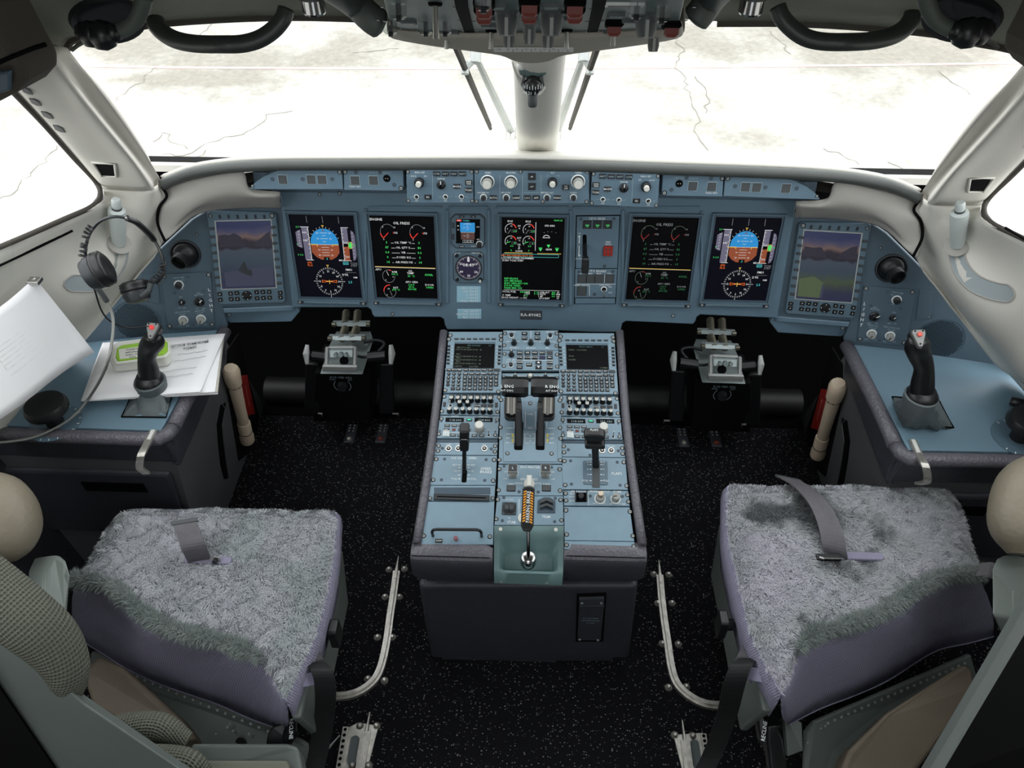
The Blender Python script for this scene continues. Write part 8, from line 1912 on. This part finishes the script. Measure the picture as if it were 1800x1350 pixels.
# ------------------------------------------------------------ seat rails and floor fittings
def rail(lab, pts, lugs, w_=.020):
    p3 = [Z(x, y, .012) for x, y in pts]; t = thing('seat_rail', lab, 'rail', tuple(p3[0]), 'seat rails')
    P3 = spline(p3, 8)
    b = MB(); b.strap([p + V((0, 0, -.006)) for p in P3], w_, [ (lambda d: V((d.y, -d.x, 0)))((P3[min(i + 1, len(P3) - 1)] - P3[max(i - 1, 0)])) for i in range(len(P3))], .006); reparent(b.obj('rail_body', 'steel_worn'), t)
    b = MB(); b.strap([p + V((0, 0, .004)) for p in P3], w_ * .35, [ (lambda d: V((d.y, -d.x, 0)))((P3[min(i + 1, len(P3) - 1)] - P3[max(i - 1, 0)])) for i in range(len(P3))], .004); reparent(b.obj('rail_crown', 'steel_worn'), t)
    tip = p3[0]; b = MB(); d = (p3[0] - p3[1]).normalized(); b.tube([tip, tip + d * .03, tip + d * .05], [.006, .004, .0015], 6); b.lathe([(.0028, .007), (.0028, .0105)], o=tip - d * .03, n=8); reparent(b.obj('rail_tip', 'steel_worn'), t)
    for x, y in lugs:
        p = Z(x, y, .0); b = MB(); b.lathe([(.0105, 0), (.0095, .004), (.007, .004), (.007, .007)], o=p, n=14, k=1); b.lathe([(.005, .007), (.005, .011), (.0035, .012)], o=p, n=6); reparent(b.obj('bolt_lug', ['steel_worn', 'lug_grey']), t)
    return t
rail('left curved seat rail beside the left seat', [(697, 1003), (692, 1040), (686, 1080), (679, 1130), (669, 1172), (656, 1196), (632, 1214), (605, 1222), (570, 1223)], [(684, 1002), (711, 1001), (677, 1050), (702, 1050), (664, 1121), (690, 1121), (676, 1197), (647, 1194)])
rail('right curved seat rail beside the right seat', [(1160, 1010), (1163, 1048), (1168, 1090), (1174, 1130), (1180, 1170), (1190, 1200), (1212, 1222), (1240, 1236), (1280, 1240)], [(1149, 1010), (1175, 1011), (1156, 1061), (1181, 1061), (1164, 1132), (1192, 1133), (1175, 1209), (1206, 1208)])
def anchor(lab, tip, end, strip, plate, lugs, wdt=.022):
    a, c = Z(*tip, .010), Z(*end, .010); t = thing('floor_anchor', lab, 'floor fitting', tuple(a), 'rear floor anchors'); d = (c - a).normalized(); sdv = V((d.y, -d.x, 0))
    b = MB(); b.slab([Z(x, y, .004) for x, y in plate], (0, 0, -.004)); reparent(b.obj('base_plate', 'steel_worn', recalc=True), t)
    b = MB(); b.strap([a + d * .05, a + d * .08, c], wdt, sdv, .006); b.tube([a - d * .0, a + d * .03, a + d * .055], [.002, .0035, .006], 6); b.strap([a + d * .08 + V((0, 0, .006)), c + V((0, 0, .006))], wdt * .3, sdv, .003); reparent(b.obj('rail_body', 'steel_worn'), t)
    s0, s1 = Z(*strip[0], .012), Z(*strip[1], .012); b = MB(); b.strap([s0, s1], .014, sdv, .003); o = reparent(b.obj('perforated_strip', 'steel_worn'), t)
    b = MB(); 
    for i in range(9): p = s0.lerp(s1, (i + .5) / 9); b.lathe([(.0042, .0032), (.0042, .0037)], o=p, n=10)
    h = reparent(b.obj('strip_holes', 'gap_black'), t); h['kind'] = 'stuff'
    p = (s0 + s1) / 2 + ((a + c) / 2 - (s0 + s1) / 2) * .5; b = MB(); e = [p + d * y + sdv * x + V((0, 0, -.006)) for x, y in rrect(-.011, -.035, .011, .035, .010)]; b.slab(e, (0, 0, .0015)); reparent(b.obj('window', 'rubber_gaiter', recalc=True), t)
    for x, y in lugs: p = Z(x, y, 0); b = MB(); b.lathe([(.0105, 0), (.0095, .004), (.007, .004), (.007, .007)], o=p, n=14, k=1); b.lathe([(.005, .007), (.005, .011), (.0035, .012)], o=p, n=6); reparent(b.obj('bolt_lug', ['steel_worn', 'lug_grey']), t)
anchor('left rear floor anchor with a perforated strip by the left seat', (650, 1252), (630, 1372), ((608, 1278), (592, 1372)), [(606, 1282), (630, 1270), (665, 1276), (640, 1375), (590, 1375)], [(633, 1277), (662, 1277), (620, 1346), (648, 1347)])
anchor('right rear floor anchor half covered by the black belt', (1199, 1266), (1213, 1372), ((1236, 1290), (1250, 1372)), [(1184, 1292), (1235, 1288), (1252, 1375), (1205, 1375)], [(1186, 1293), (1217, 1294), (1245, 1345)])
mat('overhead_grey', (84, 98, 98), .5, noise=.06, nscale=20); mat('label_dim', (120, 132, 132), .6); mat('header_beige', (150, 146, 136), .65, noise=.03, nscale=8, bump=.1, bscale=400)
mat('visor_dark', (74, 80, 76), .55, noise=.04, nscale=10); mat('teal_dark', (78, 98, 98), .4); mat('handle_black', (48, 52, 50), .42, bump=.1, bscale=300)
# ------------------------------------------------------------ overhead panel
def OHp(x, y, h=0): return OP.hit(x, y, h)
oh = Pan('overhead_control_unit', 'blue grey overhead switch panel above the windscreen post', 'control panel', OP, (935, 40))
oh.plate([(690, 58), (672, -10), (650, -120), (1240, -120), (1205, -10), (1190, 58)], .02, 'overhead_grey', .001)
for x0, x1, x2, x3 in ((803, 811, 831, 822), (1040, 1047, 1037, 1030)):
    pass
def groove(p0, p1, w_): a, c = V(oh.L(*p0)), V(oh.L(*p1)); t = (c - a).normalized(); n = V((-t.y, t.x)) * w_; b = MB(); b.prism([tuple(a - n), tuple(c - n), tuple(c + n), tuple(a + n)], .0, .0015); b.obj('panel_joint', 'gap_black', oh.o)
groove((826, 58), (812, 12), .007); groove((812, 12), (804, -60), .007); groove((1041, 56), (1052, 12), .007); groove((1052, 12), (1062, -60), .007)
def guard(x, y, cover=0, h=.015):      # clear flip guard with a lever inside
    cx, cy = oh.L(x, y); b = MB(); b.cbox(cx - .008, cy - .006, 0, cx + .008, cy + .012, h, .003); b.obj('clear_guard', 'clear_plastic', oh.o)
    b = MB(); b.cyl((cx, cy, 0), (cx, cy, h * 1.15), .003, n=8); b.obj('toggle_lever', 'key_dark', oh.o)
def okey(x, y, c='key_grey'):
    cx, cy = oh.L(x, y); b = MB(); b.cbox(cx - .0095, cy - .0095, 0, cx + .0095, cy + .0095, .004, 0, 0); b.cbox(cx - .0075, cy - .0075, .004, cx + .0075, cy + .0075, .0046, 0, 1); b.obj('push_key', [c, 'label_dim'], oh.o)
def redg(x, y):
    cx, cy = oh.L(x, y); b = MB(); b.cbox(cx - .011, cy - .010, 0, cx + .011, cy + .010, .008, .002, 1); b.cbox(cx - .008, cy - .006, .006, cx + .008, cy + .008, .018, .003, 0); b.obj('red_guard', ['red_dull', 'gap_black'], oh.o)
def oknob(x, y, r=.011, h=.04):
    h *= .7
    cx, cy = oh.L(x, y); b = MB(); b.lathe([(r * 1.25, 0), (r, .004), (r, h * .7), (r * .8, h)], o=(cx, cy, 0), n=16, k=0); b.cbox(cx - .002, cy - .002, h * .3, cx + .002, cy + r, h * 1.02, 0, 1); b.obj('rotary_knob', ['key_grey', 'knob_grey'], oh.o, smooth=35)
def otog(x, y, h=.03):
    h *= .7
    cx, cy = oh.L(x, y); b = MB(); b.lathe([(.008, 0), (.007, .003)], o=(cx, cy, 0), n=12, k=0); b.cyl((cx, cy, 0), (cx, cy - .004, h), .0025, .0035, n=8, k=1); b.obj('toggle_switch', ['gap_black', 'steel'], oh.o)
for q in ((686, 39), (748, 39), (782, 39)): guard(*q)
otog(765, 5, .05)
for q in ((718, 36), (795, 55), (857, 31), (859, 43), (874, 8), (931, 31), (969, 8), (1007, 20), (1005, 31), (1083, 24), (1106, 35), (1072, 55)): okey(*q)
for q in ((851, 12), (931, 10), (1011, 10), (1080, 36), (1181, 38)): redg(*q)
redg(851, 0); redg(1011, -2); redg(931, -4)
for q in ((891, 20), (970, 20), (1137, 24)): oknob(*q, .012, .036)
for q in ((863, 53), (997, 52), (1079, 45)): otog(*q, .034)
for q in ((895, 50), (931, 42), (964, 50), (1150, 58)): oknob(*q, .008, .034)
for q in ((784, 58),): otog(*q, .03)
for q in ((1165, 12), (1120, 5), (700, 8), (850, -10)): guard(*q, 1)
cx, cy = oh.L(1098, 6); b = MB(); b.cbox(cx - .02, cy - .008, 0, cx + .02, cy + .008, .003, 0, 0); b.cbox(cx - .017, cy - .005, .003, cx + .017, cy + .005, .0034, 0, 1); b.obj('status_window', ['label_pale', 'key_dark'], oh.o)
for q in ((672, 12), (665, 35), (704, 49), (800, 13), (808, 36), (822, 17), (831, 38), (814, 53), (838, 53), (1060, 13), (1040, 16), (1057, 36), (1033, 38), (1031, 55), (1052, 54), (1220, 12), (1205, 35)): oh.screw(*q, 3.2)
oh.done()
# fairing under the overhead panel with its correction card
fa = thing('overhead_fairing', 'beige fairing around the front edge of the overhead panel', 'fairing', tuple(OHp(935, 60)))
yf = 1.15
front = [(680, 46), (690, 60), (760, 74), (830, 84), (880, 92), (905, 103), (935, 107), (965, 103), (990, 92), (1050, 83), (1120, 73), (1190, 60), (1204, 46)]
back = [(684, 40), (700, 56), (770, 60), (830, 61), (880, 61), (908, 61), (935, 61), (962, 61), (990, 61), (1050, 60), (1115, 58), (1185, 54), (1200, 40)]
rowA = [OHp(x, y, .004) for x, y in back]; rowC = [Y(x, y, 1.20 + .0006 * (107 - y) * -1 + (.03 if 900 < x < 970 else 0)) for x, y in front]; rowB = [a.lerp(c, .6) + V((0, 0, -.006)) for a, c in zip(rowA, rowC)]; rowD = [c + V((0, .05, .05)) for c in rowC]
loft_rows = [rowA, rowB, rowC, rowD]; o = loft('fairing_shell', loft_rows, 'header_beige', thick=.004, sub=1); reparent(o, fa)
bv = bvh_of([o.name])
def fa_hit(x, y, l=.002): d = ray(x, y).normalized(); loc, no, i, t = bv.ray_cast(CAM, d); return (loc if loc is not None else Y(x, y, 1.19)) - d * l
b = MB(); q = [[fa_hit(868 + (1008 - 868) * i / 14, y0, .003) for i in range(15)] for y0 in (91.5, 83)]; b.grid(q); reparent(b.obj('deviation_card', 'label_pale'), fa)
b = MB()
for i in range(1, 8): x = 886 + i * 16; p, c = fa_hit(x, 91, .004), fa_hit(x, 87, .004); b.cyl(p, c, .0004, n=4)
for i, s in enumerate(('FOR', 'N', '30', '60', 'E', '120', '150', 'S')): add_text(b, s, 0, 0, 2.8, f3=lambda u, v, i=i: fa_hit(877 + i * 16 + u, 87 - v, .004))
reparent(b.obj('lettering', 'ink'), fa)
# side bolsters of the overhead console (handrails)
for s_, pts in ((-1, [(560, -40), (618, 0), (652, 32), (676, 47)]), (1, [(1290, -50), (1252, -5), (1232, 22), (1218, 38)])):
    p3 = spline([Y(x, y, 1.10 - .12 * (i == 0)) for i, (x, y) in enumerate(pts)], 5); t = thing('overhead_handrail', 'dark rounded handrail on the %s edge of the overhead panel' % ('left' if s_ < 0 else 'right'), 'handrail', tuple(p3[-1]), 'overhead handrails')
    n_ = len(p3); b = MB(); b.tube(p3, [.020] * (n_ - 3) + [.020, .017, .009], 14); reparent(b.obj('rail', 'visor_dark', smooth='all'), t)
# magnetic compass in its bowl on the post
cp = thing('standby_compass', 'small dark standby compass hanging in a pale shell on the centre post', 'compass', tuple(Y(937, 150, 1.33)))
b = MB(); n = 15; sh = [(902, 104), (905, 118), (912, 138), (922, 158), (930, 165), (937, 167), (944, 165), (952, 158), (962, 138), (969, 118), (973, 104)]
p3 = spline([Y(x, y, 1.335 + .0008 * (y - 104)) for x, y in sh], 3); b.tube(p3, .0042, 8); reparent(b.obj('shell_rim', 'box_white', smooth='all'), cp)
c3 = Y(937, 115, 1.345); b = MB(); b.add([p + V((0, .012, 0)) for p in p3] + [c3 + V((0, .012, 0))], [(i, i + 1, len(p3)) for i in range(len(p3) - 1)]); reparent(b.obj('shell_back', 'key_grey'), cp)
for x in (916, 954): b = MB(); p = Y(x, 115, 1.31); b.lathe([(.0001, -.008), (.006, -.006), (.0085, 0), (.006, .006), (.0001, .008)], o=p, n=16); reparent(b.obj('lamp_globe', 'label_pale', smooth='all'), cp)
b = MB(); b.slab([Y(x, y, 1.31) for x, y in ((911, 122), (962, 122), (960, 132), (948, 136), (925, 136), (913, 132))], (0, .03, 0)); o = reparent(b.obj('bracket', 'teal_dark', recalc=True), cp); mod_bevel(o, .002)
b = MB(); p = Y(936.5, 148, 1.315); b.lathe([(.0005, -.019), (.010, -.016), (.017, -.008), (.0185, 0), (.017, .008), (.010, .015), (.004, .018)], o=p, n=20); reparent(b.obj('bowl', 'black', smooth='all'), cp)
b = MB()
for i in range(9): a = R(-60 + i * 15); q = p + V((.0187 * sin(a), -.0187 * cos(a), -.002)); b.cyl(q, q + V((0, 0, .005 if i % 2 else .008)), .0006, n=4)
for i, s in enumerate(('24', '21', 'S', '15')): a = R(-40 + i * 27); q = p + V((.019 * sin(a), -.019 * cos(a), -.008)); add_text(b, s, 0, 0, .005, f3=lambda u, v, q=q, a=a: q + V((u * cos(a), u * sin(a), v)))
reparent(b.obj('card_marks', 'print_white'), cp)
b = MB(); b.lathe([(.009, 0), (.0095, .012), (.008, .022), (.006, .024)], o=Y(936.5, 163, 1.318), d=(0, -.25, -1), n=16); reparent(b.obj('dimmer_knob', 'key_grey', smooth=True), cp)
for x in (921, 952): b = MB(); a, c = Y(x, 134, 1.305), Y(x + (3 if x < 937 else -3), 158, 1.32); b.tube([a, a.lerp(c, .5) + V((-.004 if x < 937 else .004, -.004, 0)), c], .003, 8); reparent(b.obj('yoke_arm', 'key_grey', smooth='all'), cp)
b = MB(); 
for x in (931, 942): b.lathe([(.004, 0), (.003, .003)], o=Y(x, 119, 1.308), d=(0, -1, -.3), n=10)
reparent(b.obj('screw', 'steel'), cp)
# assist handles above the windscreens
for s_, pts, lab in ((-1, [(273, 34), (276, 46), (290, 60), (312, 71), (345, 77), (390, 78), (425, 77), (455, 69), (480, 53), (497, 33), (503, 16)], 'black assist handle above the left windscreen'),
                     (1, [(1367, 12), (1374, 30), (1392, 50), (1416, 66), (1446, 73), (1490, 74), (1535, 71), (1570, 62), (1592, 48), (1604, 30), (1606, 22)], 'black assist handle above the right windscreen')):
    p3 = spline([Y(x, y, 1.13 + .04 * (1 - abs(i - 5) / 5) * -1) for i, (x, y) in enumerate(pts)], 4); t = thing('assist_handle', lab, 'handle', tuple(p3[len(p3) // 2]), 'assist handles')
    b = MB(); b.tube(p3, .0125, 12, flat=.9); reparent(b.obj('grip', 'handle_black', smooth='all'), t)
# small spotlights
for s_, (x, y) in ((-1, (552, 12)), (1, (1320, 12))):
    p = Y(x, y, 1.12); t = thing('reading_light', 'chrome reading light above the %s windscreen' % ('left' if s_ < 0 else 'right'), 'lamp', tuple(p), 'chrome reading lights')
    b = MB(); b.lathe([(.016, .012), (.0165, -.006), (.014, -.009)], o=p, n=24); reparent(b.obj('barrel', 'chrome', smooth=True), t); b = MB(); b.lathe([(.020, .012), (.019, .018)], o=p, n=24); reparent(b.obj('collar', 'key_grey', smooth=True), t)
# eyeball vents with hanging cameras at the upper corners
for s_, c, lab in ((-1, (190, 34), 'dark round vent and swivel lamp at the upper left corner'), (1, (1690, 30), 'dark round vent and swivel lamp at the upper right corner')):
    sx = 1 if s_ < 0 else -1; t = thing('swivel_vent', lab, 'air vent', tuple(Y(*c, 1.0)), 'upper corner vents')
    o0 = Y(*c, 1.02); dd = (CAM - o0).normalized() * .6 + V((0, -.1, -.7)); dd.normalize()
    b = MB(); b.lathe([(.046, 0), (.044, .006), (.036, .006), (.030, -.012), (.006, -.016)], o=o0, d=dd, n=30); reparent(b.obj('recess', 'black', smooth=True), t)
    for dx, dy, r in ((-30, 26, .017), (-10, 28, .019), (8, 24, .012), (-42, 22, .012)): p = Y(c[0] + sx * dx, c[1] + dy, .985); b = MB(); b.lathe([(.001, -r), (r * .7, -r * .7), (r, 0), (r * .7, r * .7), (.001, r)], o=p, n=16); reparent(b.obj('swivel_joint', 'black', smooth='all'), t)
    b = MB(); b.tube(spline([Y(c[0] + sx * x, c[1] + y, .99) for x, y in ((-10, 26), (20, 20), (44, 6), (56, -14), (64, -40))], 5), .010, 10); reparent(b.obj('arm', 'visor_dark', smooth='all'), t)
    b = MB(); b.tube([Y(c[0] + sx * x, c[1] + y, 1.05) for x, y in ((-40, 38), (-54, 46), (-64, 54))], .003, 6); reparent(b.obj('probe', 'steel'), t)
# padded stowage box / mask box above the side windows
for s_ in (-1, 1):
    poly = [(-60, 190), (0, 174), (45, 158), (76, 142), (92, 124), (95, 104), (84, 84), (60, 40), (30, -20), (-60, -60)] if s_ < 0 else [(1860, 150), (1812, 130), (1785, 110), (1772, 92), (1776, 66), (1800, 20), (1820, -30), (1870, -40)]
    q = [Y(x, y, .86) for x, y in poly]; t = thing('mask_box', 'dark padded box above the %s side window' % ('left' if s_ < 0 else 'right'), 'box', tuple(q[0]), 'boxes above the side windows')
    b = MB(); b.slab(q, (0, -.06, .02)); b.slab(q, (0, .02, -.01)); 
    b = MB(); b.slab([p + V((0, .02, 0)) for p in q], (0, -.08, .01)); o = reparent(b.obj('box', 'header_dark', recalc=True), t); mod_bevel(o, .012, 4)
    if s_ < 0:
        b = MB(); b.slab([Y(x, y, .795) for x, y in ((-20, 168), (23, 156), (24, 120), (-20, 126))], (0, -.006, 0)); o = reparent(b.obj('mask_door', 'panel_deep', recalc=True), t); mod_bevel(o, .003)
        b = MB(); b.tube([Y(x, y, .80) for x, y in ((-20, 118), (20, 100), (60, 84), (80, 78))], .0025, 6); reparent(b.obj('door_seam', 'gap_black'), t)
